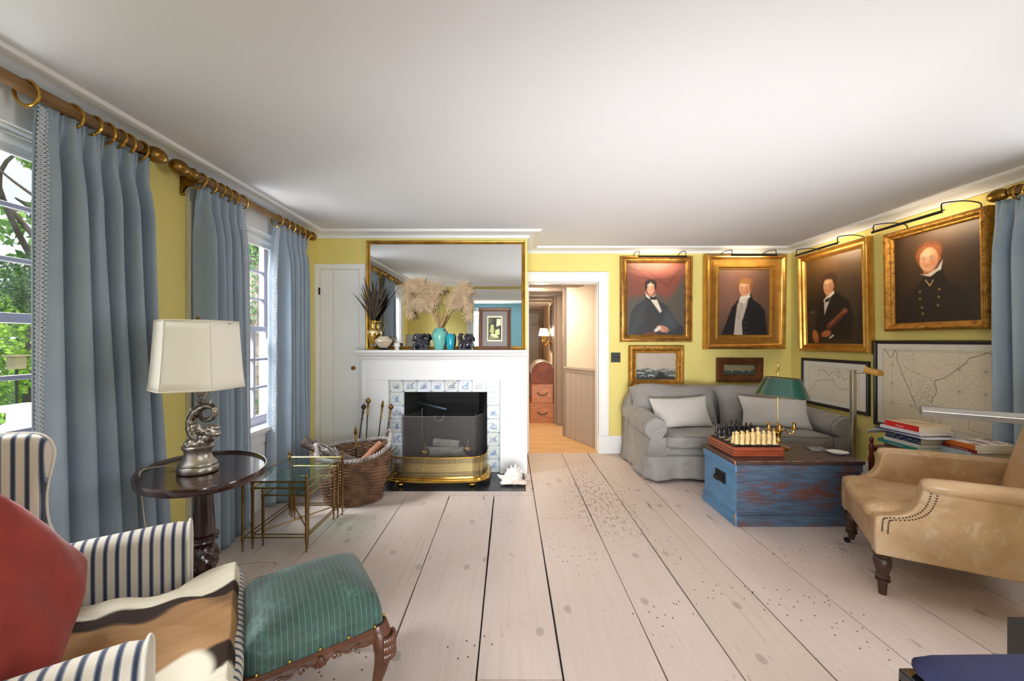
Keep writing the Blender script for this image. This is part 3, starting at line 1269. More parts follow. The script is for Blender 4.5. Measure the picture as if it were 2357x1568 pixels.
def fender_path(off=0.0, n=12):
    pts = [(fxa - off, fyb)]
    for i in range(n + 1):
        t = PI + (PI / 2) * i / n
        pts.append((fxa + rr_ + (rr_ + off) * math.cos(t), fyf + rr_ + (rr_ + off) * math.sin(t)))
    m = 10
    for i in range(1, m):
        u = i / m
        pts.append((fxa + rr_ + (fxb - fxa - 2 * rr_) * u, fyf - off - 0.02 * math.sin(PI * u)))
    for i in range(n + 1):
        t = 1.5 * PI + (PI / 2) * i / n
        pts.append((fxb - rr_ + (rr_ + off) * math.cos(t), fyf + rr_ + (rr_ + off) * math.sin(t)))
    pts.append((fxb + off, fyb))
    return [Vector((p[0], p[1], 0)) for p in pts]


pp = fender_path()
cum = [0]
for i in range(1, len(pp)):
    cum.append(cum[-1] + (pp[i] - pp[i - 1]).length)
mb = MB()
for i, p in enumerate(pp):
    mb.v.append(p + Vector((0, 0, 0.085)))
    mb.uv[len(mb.v) - 1] = (cum[i], 0.0)
    mb.v.append(p + Vector((0, 0, 0.257)))
    mb.uv[len(mb.v) - 1] = (cum[i], 0.172)
for i in range(len(pp) - 1):
    mb.f.append((2 * i, 2 * i + 2, 2 * i + 3, 2 * i + 1))
mb.build('pierced_panel', m_pierced, fd, W=True)
mb = MB()
mb.tube([p + Vector((0, 0, 0.26)) for p in pp], 0.006, 8)
mb.build('top_rail', m_brass, fd, W=True)
mb = MB()
fpz = [(-0.012, 0.042), (0.03, 0.042), (0.034, 0.05), (0.03, 0.058), (0.022, 0.062), (0.018, 0.072), (0.006, 0.078), (0.004, 0.088), (-0.012, 0.088)]
paths = {d: fender_path(d) for d in set(q[0] for q in fpz)}
mb.rings([[paths[d][i] + Vector((0, 0, z)) for d, z in fpz] for i in range(len(pp))])
mb.build('base_moulding', m_brass, fd, W=True)
for (fx_, fy_) in ((-1.0, 3.495), (-0.36, 3.495), (-1.13, 3.78), (-0.235, 3.78)):
    mb = MB()
    rs = []
    for i in range(9):
        a = PI * i / 8
        ring = []
        for j in range(32):
            t = 2 * PI * j / 32
            rr0 = 0.032 * math.sin(a) * (1 + 0.09 * math.cos(8 * t)) + 0.001
            ring.append((fx_ + rr0 * math.cos(t), fy_ + rr0 * math.sin(t), 0.024 - 0.022 * math.cos(a)))
        rs.append(ring)
    mb.rings(rs)
    mb.build('foot', m_brass, fd, W=True)

# ---------------------------------------------------------------- spark screen
k = NT('fine_wire_mesh')
tr = k.n('ShaderNodeBsdfTransparent')
mx = k.n('ShaderNodeMixShader')
wv = k.n('ShaderNodeTexChecker')
wv.inputs['Scale'].default_value = 330
k.l(k.mapping((1, 1, 1), (0, 0, 0.0)), wv.inputs['Vector'])
k.b.inputs['Base Color'].default_value = lin('625c5a')
k.b.inputs['Roughness'].default_value = 0.5
k.b.inputs['Metallic'].default_value = 0.4
mx.inputs[0].default_value = 0.48
k.l(tr.outputs[0], mx.inputs[1])
k.l(k.b.outputs[0], mx.inputs[2])
k.l(mx.outputs[0], k.t.nodes['Material Output'].inputs['Surface'])
m_wire = k.m
m_steel = M('dull_steel', '8a8580', 0.4, 0.9)
sc = thing('spark_screen', 'folding wire mesh spark screen standing in front of the firebox', 'fire screen', (-0.68, 3.72, 0))
xa, xb, zt, ys = -1.035, -0.345, 0.582, 3.71
pan = [((-0.925, 4.02), (xa, ys)), ((xa, ys), (xb, ys)), ((xb, ys), (-0.262, 3.95))]
for (p, q) in pan:
    P_, Q_ = Vector((p[0], p[1], 0.0)), Vector((q[0], q[1], 0.0))
    up = Vector((0, 0, zt))
    lo = Vector((0, 0, 0.03))
    mb = MB()
    mb.v += [P_ + lo, Q_ + lo, Q_ + up, P_ + up]
    mb.f.append((0, 1, 2, 3))
    pn = mb.build('mesh_panel', m_wire, sc, W=True, smooth=False)
    mb = MB()
    mb.tube([P_, P_ + up + Vector((0, 0, 0.012))], 0.005, 8)
    mb.tube([Q_, Q_ + up + Vector((0, 0, 0.012))], 0.005, 8)
    mb.tube([P_ + up, Q_ + up], 0.004, 8)
    mb.tube([P_ + lo, Q_ + lo], 0.004, 8)
    mb.ball(P_ + up + Vector((0, 0, 0.018)), 0.007)
    mb.ball(Q_ + up + Vector((0, 0, 0.018)), 0.007)
    mb.build('panel_frame', m_steel, pn, W=True)
mb = MB()
hc = (xa + xb) / 2
mb.tube(catmull([(hc - 0.045, ys - 0.008, zt + 0.012), (hc - 0.04, ys - 0.014, zt - 0.01), (hc - 0.034, ys - 0.02, zt - 0.028), (hc, ys - 0.022, zt - 0.032), (hc + 0.034, ys - 0.02, zt - 0.028), (hc + 0.04, ys - 0.014, zt - 0.01), (hc + 0.045, ys - 0.008, zt + 0.012)], 4), 0.003, 6)
mb.build('handle', m_steel, sc, W=True)

# andirons and logs
for (px, py, lab) in ((978, 1042, 'left brass ball andiron behind the mesh screen'), (1077, 1034, 'right brass ball andiron behind the mesh screen')):
    c = at(px, py, 3.93)
    t = thing('andiron', lab, 'andiron', (c.x, c.y, 0), 0, 'brass ball andirons')
    mb = MB()
    mb.lathe([(0.028, 0.0), (0.03, 0.01), (0.014, 0.03), (0.012, c.z - 0.06), (0.02, c.z - 0.05), (0.012, c.z - 0.043)] + [(0.046 * math.sin(PI * i / 10) + 0.004, c.z - 0.043 * math.cos(PI * i / 10)) for i in range(1, 10)] + [(0.012, c.z + 0.045), (0.007, c.z + 0.055), (0.011, c.z + 0.064), (0.006, c.z + 0.072), (0.009, c.z + 0.082), (0.005, c.z + 0.09), (0.007, c.z + 0.10), (0.001, c.z + 0.108)], n=20)
    mb.build('post', m_brass, t)
    mb = MB()
    mb.box(-0.01, 0.01, 0.03, 0.34, 0.07, 0.09)
    mb.box(-0.01, 0.01, 0.32, 0.34, 0.0, 0.08)
    mb.build('log_bar', m_black, t, smooth=False)
m_birch = M('pale_birch_bark', 'cfc9c0', 0.85, var='7d756c', vs=14, vscale=(0.4, 3, 3), bump=0.4, bs=30, lo=0.5, hi=0.75)
m_cut = M('cut_wood', 'b58f63', 0.8)


def log(name, label, a, b_, r, mat, group=None, seed=0):
    rd = random.Random(seed)
    a, b_ = Vector(a), Vector(b_)
    t = thing(name, label, 'firewood', tuple(a), 0, group)
    mb = MB()
    n = 8
    pts = [a.lerp(b_, i / n) + Vector((rd.uniform(-1, 1), rd.uniform(-1, 1), rd.uniform(-1, 1))) * r * 0.06 for i in range(n + 1)]
    rs = [r * rd.uniform(0.93, 1.06) for _ in range(n + 1)]
    mb.tube(pts, rs, 14)
    for v_ in mb.v:
        pass
    mb.build('bark', mat, t, W=True, ang=60)
    d = (b_ - a).normalized()
    for p, s in ((pts[0], -1), (pts[-1], 1)):
        mb = MB()
        mb.tube([p - d * s * 0.01, p + d * s * 0.0015], r * 0.9, 14)
        mb.build('cut_end', m_cut, t, W=True)
    return t


log('birch_log', 'pale birch log lying across the andirons behind the screen', (-0.90, 4.08, 0.145), (-0.47, 4.07, 0.15), 0.052, m_birch, seed=1)
log('birch_log', 'smaller pale birch log resting on top of the other behind the screen', (-0.82, 4.12, 0.235), (-0.55, 4.08, 0.22), 0.042, m_birch, seed=2)

# ---------------------------------------------------------------- fire tools leaning on the wall
m_iron = M('dark_iron', '2b2725', 0.5, 0.7)


def fire_tool(label, top, foot, head, kind, dark=False):
    top, foot = Vector(top), Vector(foot)
    t = thing('fire_tool', label, 'fire tool', tuple(foot), 0, 'fire tools leaning beside the fireplace')
    d = (top - foot)
    L = d.length
    q = d.to_track_quat('Z', 'Y').to_matrix().to_4x4()
    T = Matrix.Translation(foot) @ q
    mb = MB()
    hm = [(0.004, L - 0.16), (0.009, L - 0.155), (0.006, L - 0.145), (0.011, L - 0.13), (0.006, L - 0.115), (0.008, L - 0.10), (0.011, L - 0.07), (0.007, L - 0.055), (0.012, L - 0.05), (0.006, L - 0.045)]
    if head == 'ball':
        hm += [(0.021 * math.sin(PI * i / 8) + 0.003, L - 0.022 - 0.021 * math.cos(PI * i / 8)) for i in range(1, 8)] + [(0.006, L), (0.007, L + 0.006), (0.001, L + 0.012)]
    else:
        hm += [(0.013, L - 0.035), (0.016, L - 0.02), (0.008, L - 0.01), (0.012, L), (0.005, L + 0.012), (0.007, L + 0.018), (0.001, L + 0.025)]
    mb.lathe(hm, n=14)
    mb.v = [T @ Vector(p) for p in mb.v]
    mb.build('handle', m_oldbrass if not dark else M('dark_turned_wood', '3a302a', 0.4, 0.2), t, W=True)
    mb = MB()
    mb.tube([T @ Vector((0, 0, 0.02)), T @ Vector((0, 0, L - 0.155))], 0.005, 8)
    mb.build('shaft', m_iron, t, W=True)
    mb = MB()
    if kind == 'brush':
        mb.lathe([(0.03, -0.0), (0.035, 0.02), (0.03, 0.08), (0.012, 0.13)], n=14)
        mb.v = [T @ Vector(p) for p in mb.v]
    elif kind == 'shovel':
        mb.box(-0.05, 0.05, -0.006, 0.004, 0.0, 0.14)
        mb.v = [T @ Vector(p) for p in mb.v]
    else:
        mb.tube([T @ Vector((0, 0, 0.0)), T @ Vector((0.0, 0, 0.03)), T @ Vector((0.03, 0, 0.05))], 0.006, 6)
    mb.build('business_end', m_iron, t, W=True)
    return t


fire_tool('tall fire iron with a round brass ball top leaning behind the basket', at(848, 918, BY - 0.07), (-1.40, 3.70, 0.01), 'ball', 'shovel')
fire_tool('dark turned brush handle leaning left of the ball-topped fire iron', at(838, 932, BY - 0.09), (-1.47, 3.62, 0.01), 'ball', 'brush', True)
fire_tool('fire iron with a brass urn finial leaning on the white surround', at(881, 928, BY - 0.09), (-1.30, 3.66, 0.01), 'urn', 'poker')
fire_tool('fire iron with a small brass ball leaning on the blue tiles', at(901, 932, BY - 0.07), (-1.225, 3.62, 0.01), 'ball', 'poker')
fire_tool('short brass-topped fire tongs standing up out of the wicker basket', at(818, 988, 3.45), (-1.34, 3.38, 0.12), 'urn', 'poker')

# ---------------------------------------------------------------- wicker log basket
m_wick = M('brown_wicker', '8a6448', 0.6, var='5f432f', vs=9, lo=0.4, hi=0.62, bump=0.3, bs=60)
m_wickg = M('grey_bleached_wicker', 'aca5a2', 0.7, var='75655c', vs=12)
bk = thing('wicker_basket', 'large round brown wicker log basket standing beside the fireplace', 'basket', (-1.31, 3.24, 0))
NS = 40
mb = MB()
rows = 30


def bask(th, v):
    """outline of the basket: oval, flaring up, higher at the right"""
    r = 0.195 + 0.072 * v + 0.02 * math.sin(PI * v)
    h = 0.375 + 0.05 * max(0, math.cos(th - 0.35)) ** 2 + 0.02 * math.sin(th)
    return Vector((1.08 * r * math.cos(th), 0.92 * r * math.sin(th), 0.012 + v * h))


for i in range(rows):
    v = (i + 0.5) / rows
    pts = []
    nn = NS * 3
    for j in range(nn):
        th = 2 * PI * j / nn
        p = bask(th, v)
        o_ = 0.006 * math.cos(NS / 2 * th + PI * i)
        f = 1 + o_ / 0.25
        pts.append(Vector((p.x * f, p.y * f, p.z + 0.002 * math.sin(7 * th + i))))
    mb.tube(pts, 0.0072, 6, closed=True)
mb.build('weave', m_wick, bk)
mb = MB()
for j in range(NS):
    th = 2 * PI * (j + 0.5) / NS
    mb.tube([bask(th, v) for v in (0, 0.3, 0.6, 0.9, 1.0)], 0.0055, 5)
mb.build('stakes', m_wick, bk)
mb = MB()
mb.lathe([(0.001, 0.004), (0.2, 0.004), (0.22, 0.012), (0.2, 0.022), (0.001, 0.022)], n=40, sx=1.08, sy=0.92)
mb.build('bottom', m_wick, bk)
mb = MB()
for s in range(3):
    pts = []
    for j in range(150):
        th = 2 * PI * j / 150
        p = bask(th, 1.0)
        a = 22 * th + s * 2 * PI / 3
        f = 1 + 0.014 * math.cos(a) / 0.29
        pts.append(Vector((p.x * f, p.y * f, p.z + 0.006 + 0.011 * math.sin(a))))
    mb.tube(pts, 0.0075, 6, closed=True)
mb.build('rim', m_wickg, bk)
for th0, nm in ((0.45, 'handle'), (0.45 + PI, 'handle')):
    mb = MB()
    for s in range(3):
        pts = []
        for j in range(31):
            u = j / 30
            th = th0 + (u - 0.5) * 0.75
            p = bask(th, 1.0)
            hgt = 0.085 * math.sin(PI * u) ** 0.7
            a = 16 * u + s * 2 * PI / 3
            pts.append(Vector((p.x * (1.02 + 0.03 * math.cos(a)), p.y * (1.02 + 0.03 * math.cos(a)), p.z + hgt + 0.01 * math.sin(a))))
        mb.tube(pts, 0.0075, 6)
    mb.build(nm, m_wickg, bk)
# contents
m_bark = M('grey_split_wood', '75695f', 0.85, var='4d4038', vs=10, vscale=(1, 6, 6), bump=0.5, bs=25)
log('firewood_log', 'weathered grey split log sticking up out of the left side of the basket', (-1.30, 3.34, 0.24), (-1.72, 3.22, 0.475), 0.042, m_bark, 'logs in the basket', 5)
log('firewood_log', 'brown log lying low inside the wicker basket', (-1.46, 3.34, 0.27), (-1.2, 3.24, 0.22), 0.05, m_bark, 'logs in the basket', 6)
log('firewood_log', 'reddish-brown log leaning on the right rim inside the basket', (-1.28, 3.24, 0.25), (-1.12, 3.36, 0.42), 0.038, M('reddish_bark', '9a6448', 0.8, bump=0.4), 'logs in the basket', 7)
t = thing('kindling_bundle', 'bundle of pale twisted kindling twigs on the left rim of the basket', 'kindling', (-1.50, 3.22, 0.33))
rnd = random.Random(4)
for i in range(14):
    mb = MB()
    a = Vector((-1.47 + rnd.uniform(-.05, .06), 3.20 + rnd.uniform(-.05, .06), 0.33))
    b_ = a + Vector((-0.13 + rnd.uniform(-.05, .1), rnd.uniform(-.06, .03), 0.09 + rnd.uniform(-.04, .05)))
    mb.tube(catmull([a, a.lerp(b_, 0.5) + Vector((0, rnd.uniform(-.02, .02), 0.02)), b_], 4), [0.006] * 8 + [0.003], 5)
    mb.build('twig', m_wickg, t, W=True)

# ---------------------------------------------------------------- conch shell on the hearth
t = thing('conch_shell', 'white spiny conch shell lying on the right end of the black hearth', 'shell', (-0.01, 3.56, 0.0))
mb = MB()
for i in range(9):
    u = i / 8
    mb.ball((-0.03 + 0.10 * u, 0.0, 0.045 + 0.055 * math.sin(PI * u * 0.8)), 0.055 * (1 - 0.45 * abs(u - 0.3)), s=(1, 1, 1))
mb.ball((0.05, -0.015, 0.05), 0.05)
mb.ball((0.03, -0.03, 0.04), 0.04)
for i in range(10):
    a = -1.1 + 2.6 * i / 9
    mb.ball((0.02 + 0.095 * math.sin(a), -0.035, 0.022 + 0.004 * math.cos(a)), 0.032, s=(1.1, 1.2, 0.5))
for i, (a, L_) in enumerate(((-0.5, .075), (-0.15, .095), (0.2, .11), (0.5, .085), (0.85, .07))):
    p = Vector((-0.01 + 0.08 * (i / 4), 0, 0.085))
    d = Vector((math.sin(a) * 0.7, -0.1, math.cos(a)))
    mb.tube([p, p + d * L_ * 0.6, p + d * L_], [0.026, 0.014, 0.003], 8)
mb.tube([(-0.05, 0, 0.05), (-0.10, -0.01, 0.07), (-0.125, -0.01, 0.09)], [0.03, 0.016, 0.003], 8)
mb.tube([(0.08, -0.03, 0.03), (0.13, -0.03, 0.02), (0.15, -0.03, 0.02)], [0.03, 0.02, 0.006], 8)
o = mb.build('shell_body', M('cream_shell', 'e8e2da', 0.35, var='d6b79c', vs=9, lo=0.5, hi=0.75), t)
remesh(o, 0.005, 2)

# ================================================================ mirror over the mantel
mr = thing('wall_mirror', 'wide gilt-framed mirror standing on the mantel shelf', 'mirror', (-0.656, BY - 0.03, 1.2145))
m_gold = M('worn_gilt', 'c89a45', 0.32, 0.85, var='94672a', vs=7, lo=0.4, hi=0.7)
XA_, XB_, ZA_, ZB_ = at(843, 0, 3.835).x, at(1208.5, 0, 3.835).x, 1.2145, 1.305 + (784 - 554) * 3.835 / 900


def moulded_frame(T, w_, h_, prof):
    """T maps (u, v, d): d = projection towards the viewer; prof: (inset, projection) from outer edge inwards"""
    rs = []
    mb = MB()
    n = len(prof)
    for (cu, cv, su, sv) in ((0, 0, 1, 1), (w_, 0, -1, 1), (w_, h_, -1, -1), (0, h_, 1, -1)):
        rs.append([T @ Vector((cu + su * i_, cv + sv * i_, d_)) for i_, d_ in prof])
    b = len(mb.v)
    for r in rs:
        mb.v.extend(r)
    for c_ in range(4):
        c2 = (c_ + 1) % 4
        for j in range(n):
            j2 = (j + 1) % n
            mb.f.append((b + c_ * n + j, b + c_ * n + j2, b + c2 * n + j2, b + c2 * n + j))
    return mb


Tm = frameXZ(XA_, BY - 0.004, ZA_)
mb = moulded_frame(Tm, XB_ - XA_, ZB_ - ZA_, [(0, 0), (0, 0.022), (0.006, 0.03), (0.012, 0.028), (0.018, 0.02), (0.026, 0.022), (0.032, 0.014), (0.034, 0.006), (0.034, 0)])
mb.build('frame', m_gold, mr, W=True, smooth=False)
mb = MB()
mb.box(XA_ + 0.03, XB_ - 0.03, BY - 0.012, BY - 0.006, ZA_ + 0.03, ZB_ - 0.03)
mb.build('mirror_glass', m_mirror, mr, W=True, smooth=False)

# ================================================================ things on the mantel shelf
MZ, MY = 1.2145, 3.785


def mpos(px):
    return Vector(((px - CX) * MY / FPX, MY, MZ))


m_aqua = M('aqua_glaze', '74bdb0', 0.16, var='5fa8a0', vs=5)
m_turq = M('turquoise_glaze', '1fa3b8', 0.14, var='148aa0', vs=6)
c = mpos(1011)
t = thing('ceramic_vase', 'aqua glazed vase holding pampas plumes on the mantel shelf', 'vase', c)
mb = MB()
mb.lathe([(0.001, 0.001), (0.038, 0.0), (0.042, 0.006), (0.055, 0.06), (0.068, 0.12), (0.070, 0.15), (0.062, 0.178), (0.045, 0.195), (0.040, 0.202), (0.046, 0.211), (0.041, 0.21), (0.035, 0.2), (0.04, 0.17), (0.001, 0.1)], n=36)
mb.build('vase_body', m_aqua, t)
c = mpos(1036.5) + Vector((0, -0.005, 0))
t = thing('ceramic_vase', 'small turquoise vase right of the aqua vase on the mantel shelf', 'vase', c)
mb = MB()
mb.lathe([(0.001, 0.001), (0.026, 0.0), (0.029, 0.005), (0.036, 0.05), (0.042, 0.10), (0.041, 0.125), (0.034, 0.143), (0.028, 0.15), (0.031, 0.157), (0.027, 0.156), (0.022, 0.145), (0.001, 0.08)], n=32)
mb.build('vase_body', m_turq, t)

# pampas
m_pamp = M('dried_pampas', 'efdcbe', 0.85, var='dcc098', vs=20)
m_stem = M('dried_stem', 'b58d5e', 0.8)
base = mpos(1011) + Vector((0, 0, 0.19))
pm = thing('pampas_bunch', 'bunch of dried tan pampas grass plumes in the aqua vase', 'dried grass', base)
rnd = random.Random(11)
plumes = [
    [(1006, 752), (988, 715), (965, 668), (945, 655), (938, 690)],
    [(1004, 752), (990, 720), (962, 695), (946, 702), (944, 722)],
    [(1008, 752), (1000, 715), (985, 668), (970, 650), (955, 652)],
    [(1011, 752), (1006, 720), (1000, 680), (1002, 662), (1012, 664)],
    [(1014, 752), (1030, 715), (1050, 675), (1064, 660), (1078, 668)],
    [(1014, 752), (1032, 722), (1056, 700), (1074, 700), (1080, 728)],
    [(1009, 752), (1000, 730), (985, 700), (975, 690), (968, 705)],
    [(1013, 752), (1026, 725), (1042, 690), (1060, 678), (1070, 690)],
]
for pi, pl in enumerate(plumes):
    yo = rnd.uniform(-0.07, -0.0) * (1 if pi % 2 else 1.3)
    pts = []
    for i, (px, py) in enumerate(pl):
        q = at(px, py, MY)
        q.y += yo * i / 4
        pts.append(q)
    ax = catmull(pts, 8)
    mb = MB()
    mb.tube(ax, [0.0022] * (len(ax) // 2) + [0.0014] * (len(ax) - len(ax) // 2), 5)
    n = len(ax)
    for s in range(620):
        u = rnd.uniform(0.34, 1.0)
        i = min(n - 2, int(u * (n - 1)))
        p = ax[i]
        tg = (ax[i + 1] - ax[i]).normalized()
        side = Vector((rnd.gauss(0, 1), rnd.gauss(0, 0.7), rnd.gauss(0.1, 1)))
        side = (side - tg * side.dot(tg)).normalized()
        L = rnd.uniform(0.045, 0.115) * (1.0 - 0.3 * abs(u - 0.7))
        cu_ = Vector((rnd.gauss(0, 1), rnd.gauss(0, 1), rnd.gauss(0, 1))) * 0.16
        d0 = (tg * 0.9 + side * 0.65).normalized()
        q = [p]
        cur = p.copy()
        d = d0.copy()
        for kx in range(5):
            cur = cur + d * L / 5
            q.append(cur.copy())
            d = (d + Vector((0, 0, -0.24)) + side * 0.05 + cu_ * (kx + 1) * 0.8).normalized()
        if max(v_.y for v_ in q) > BY - 0.028:
            q = [Vector((v_.x, min(v_.y, BY - 0.03), v_.z)) for v_ in q]
        mb.tube(q, [0.0008, 0.0012, 0.0014, 0.0014, 0.0012, 0.0006], 3)
    mb.build('plume', m_pamp, pm, W=True)
mb = MB()
for i in range(22):
    a = rnd.uniform(-0.8, 0.8)
    p = base + Vector((rnd.uniform(-.02, .02), rnd.uniform(-.02, .02), 0))
    mb.tube([p, p + Vector((math.sin(a) * 0.11, rnd.uniform(-.04, .0), 0.13 + rnd.uniform(0, 0.05)))], 0.0016, 4)
mb.build('stems', m_stem, pm, W=True)

# gilt glass vase with feathers
m_goldglass = M('gilded_glass', 'd8b04e', 0.12, 0.75, var='c99c34', vs=9, coat=0.6)
c = mpos(857)
t = thing('gilt_vase', 'gilded glass vase with a handle at the left end of the mantel shelf', 'vase', c)
mb = MB()
mb.lathe([(0.001, 0.0), (0.034, 0.0), (0.036, 0.006), (0.02, 0.014), (0.008, 0.03), (0.013, 0.036), (0.008, 0.042), (0.02, 0.065), (0.038, 0.12), (0.045, 0.165), (0.044, 0.182), (0.03, 0.198), (0.018, 0.21), (0.017, 0.245), (0.022, 0.268), (0.034, 0.285), (0.031, 0.286), (0.017, 0.26), (0.012, 0.22), (0.001, 0.2)], n=32)
mb.build('vase_body', m_goldglass, t)
mb = MB()
mb.tube(catmull([(0.02, -0.005, 0.27), (0.06, -0.01, 0.272), (0.066, -0.01, 0.23), (0.052, -0.005, 0.19), (0.042, 0, 0.178)], 5), 0.005, 8)
mb.build('handle', m_goldglass, t)
mb = MB()
mb.lathe([(0.0452, 0.158), (0.047, 0.165), (0.0465, 0.18), (0.045, 0.184)], n=32, cap0=False, cap1=False)
mb.build('engraved_band', M('pale_gilt', 'ead9a8', 0.3, 0.6), t)
base = mpos(857) + Vector((0, 0, 0.262))
ft = thing('feather_bouquet', 'spray of dark barred pheasant feathers standing in the gilt vase', 'feathers', base)
k = NT('barred_feather')
uvn = k.n('ShaderNodeUVMap')
sx = k.n('ShaderNodeSeparateXYZ')
k.l(uvn.outputs['UV'], sx.inputs[0])
f = k.math('FRACT', k.math('DIVIDE', k.math('ADD', sx.outputs['X'], k.math('MULTIPLY', sx.outputs['Y'], 0.35)), 0.022))
k.col(k.mix(k.math('LESS_THAN', f, 0.35), lin('6a4c34'), lin('2a2019')))
k.b.inputs['Roughness'].default_value = 0.6
m_fea = k.m
m_feadark = M('dark_feather', '2a2723', 0.5, var='46382a', vs=25)
tips = [(842, 648), (859, 645), (867, 670), (877, 662), (886, 684), (829, 676), (834, 655), (852, 678), (843, 696), (871, 694), (863, 712), (881, 706), (850, 710), (838, 640), (850, 652), (862, 661), (873, 657), (880, 668), (889, 678), (831, 662), (826, 690), (868, 648), (845, 665), (856, 672), (884, 690), (836, 678), (866, 680), (876, 700), (848, 690), (860, 700), (812, 676), (903, 655), (893, 662)]
for i, (px, py) in enumerate(tips):
    q = at(px, py, MY - 0.02 + rnd.uniform(-0.04, 0.03))
    p = base + Vector((rnd.uniform(-.012, .012), rnd.uniform(-.01, .01), -0.03))
    mid = p.lerp(q, 0.5) + Vector(((q.x - p.x) * -0.12, 0, 0.01))
    thin = i >= 30
    if i == 30:
        mid = p.lerp(q, 0.55) + Vector((-0.005, 0, 0.045))
    ax = catmull([p, mid, q], 8)
    wd = 0.004 if thin else rnd.uniform(0.006, 0.011)
    mb = MB()
    mb.tube(ax, 0.0011, 4)
    n = len(ax)
    ta = rnd.uniform(-0.6, 0.6)
    cum_ = 0
    b0 = len(mb.v)
    for j, a in enumerate(ax):
        u = j / (n - 1)
        tg = (ax[min(j + 1, n - 1)] - ax[max(j - 1, 0)]).normalized()
        sd_ = tg.cross(Vector((math.sin(ta), -math.cos(ta), 0))).normalized()
        up_ = tg.cross(sd_)
        ww = wd * max(0.02, math.sin(PI * min(1, max(0, (u - 0.28) / 0.72)) ** 0.8)) if u > 0.28 else 0.0006
        if j:
            cum_ += (ax[j] - ax[j - 1]).length
        for kx, e in enumerate((-1, 0, 1)):
            mb.v.append(a + sd_ * ww * e + up_ * (0.004 if e else 0.0))
            mb.uv[len(mb.v) - 1] = (cum_, e * 0.02)
    for j in range(n - 1):
        for e in range(2):
            mb.f.append((b0 + 3 * j + e, b0 + 3 * j + e + 1, b0 + 3 * j + e + 4, b0 + 3 * j + e + 3))
    mb.build('feather', m_fea if i % 2 else m_feadark, ft, W=True, smooth=False, solid=0.0008)

# squat pot on a stand
c = mpos(883)
t = thing('squat_pot', 'squat cream crackle-glazed pot on a low black stand on the mantel shelf', 'pot', c)
mb = MB()
mb.lathe([(0.001, 0.0), (0.05, 0.0), (0.055, 0.01), (0.045, 0.02), (0.001, 0.02)], n=32)
mb.build('stand', M('black_lacquer', '171518', 0.2), t)
mb = MB()
mb.lathe([(0.001, 0.021), (0.035, 0.021), (0.06, 0.045), (0.084, 0.082), (0.08, 0.10), (0.055, 0.118), (0.05, 0.125), (0.054, 0.13), (0.048, 0.13), (0.045, 0.12), (0.001, 0.06)], n=36)
mb.build('pot_body', M('cream_crackle', 'd9cdb8', 0.2, var='c2a98f', vs=7, lo=0.4, hi=0.7), t)
# small white cup
c = mpos(914)
t = thing('footed_cup', 'small white footed cup between the squat pot and the dark figurine', 'cup', c)
mb = MB()
mb.lathe([(0.001, 0.0), (0.023, 0.0), (0.024, 0.006), (0.017, 0.014), (0.018, 0.022), (0.027, 0.03), (0.029, 0.04), (0.027, 0.066), (0.024, 0.066), (0.024, 0.04), (0.001, 0.034)], n=28)
mb.build('cup_body', M('white_porcelain', 'e4e2de', 0.2), t)

# carved lion dogs
m_lion = M('blue_black_glaze', '17181f', 0.15, var='262734', vs=30, coat=0.7)


def lion(label, px, flip):
    c = mpos(px)
    t = thing('lion_figurine', label, 'figurine', c, 0, 'dark carved lion figurines')
    s = -1 if flip else 1
    r = random.Random(px)
    mb = MB()
    mb.ball((0.0, 0, 0.055), 0.048, s=(1.15, 0.8, 1.0))
    mb.ball((0.035 * s, 0, 0.05), 0.042, s=(1.0, 0.9, 1.1))
    mb.ball((-0.028 * s, 0, 0.115), 0.038, s=(1.0, 0.95, 1.0))
    mb.ball((-0.055 * s, -0.008, 0.105), 0.022)
    mb.ball((-0.062 * s, -0.012, 0.092), 0.014)
    for a in range(22):
        th, ph = r.uniform(0, 2 * PI), r.uniform(-0.7, 1.2)
        p = Vector((-0.022 * s + 0.038 * math.cos(th) * math.cos(ph), 0.034 * math.sin(th) * math.cos(ph), 0.118 + 0.035 * math.sin(ph)))
        mb.ball(p, 0.0115, 8, 6)
    for (x, y) in ((-0.055, -0.03), (-0.05, 0.03), (0.06, -0.035), (0.06, 0.03), (0.02, -0.045)):
        mb.ball((x * s, y, 0.014), 0.02, s=(1.3, 0.9, 0.75))
        mb.tube([(x * s, y, 0.016), (x * s * 0.8, y * 0.8, 0.06)], [0.014, 0.02], 8)
    for a in range(9):
        mb.ball((0.062 * s + r.uniform(-.016, .016), r.uniform(-.02, .02), 0.085 + a * 0.008), 0.014, 8, 6)
    mb.box(-0.08, 0.08, -0.045, 0.045, 0.0, 0.008)
    o = mb.build('carved_body', m_lion, t)
    remesh(o, 0.0028, 1)
    return t


lion('dark glazed lion figurine left of the aqua vase, head to the left', 967, False)
lion('dark glazed lion figurine between the turquoise vase and the framed print', 1073, True)

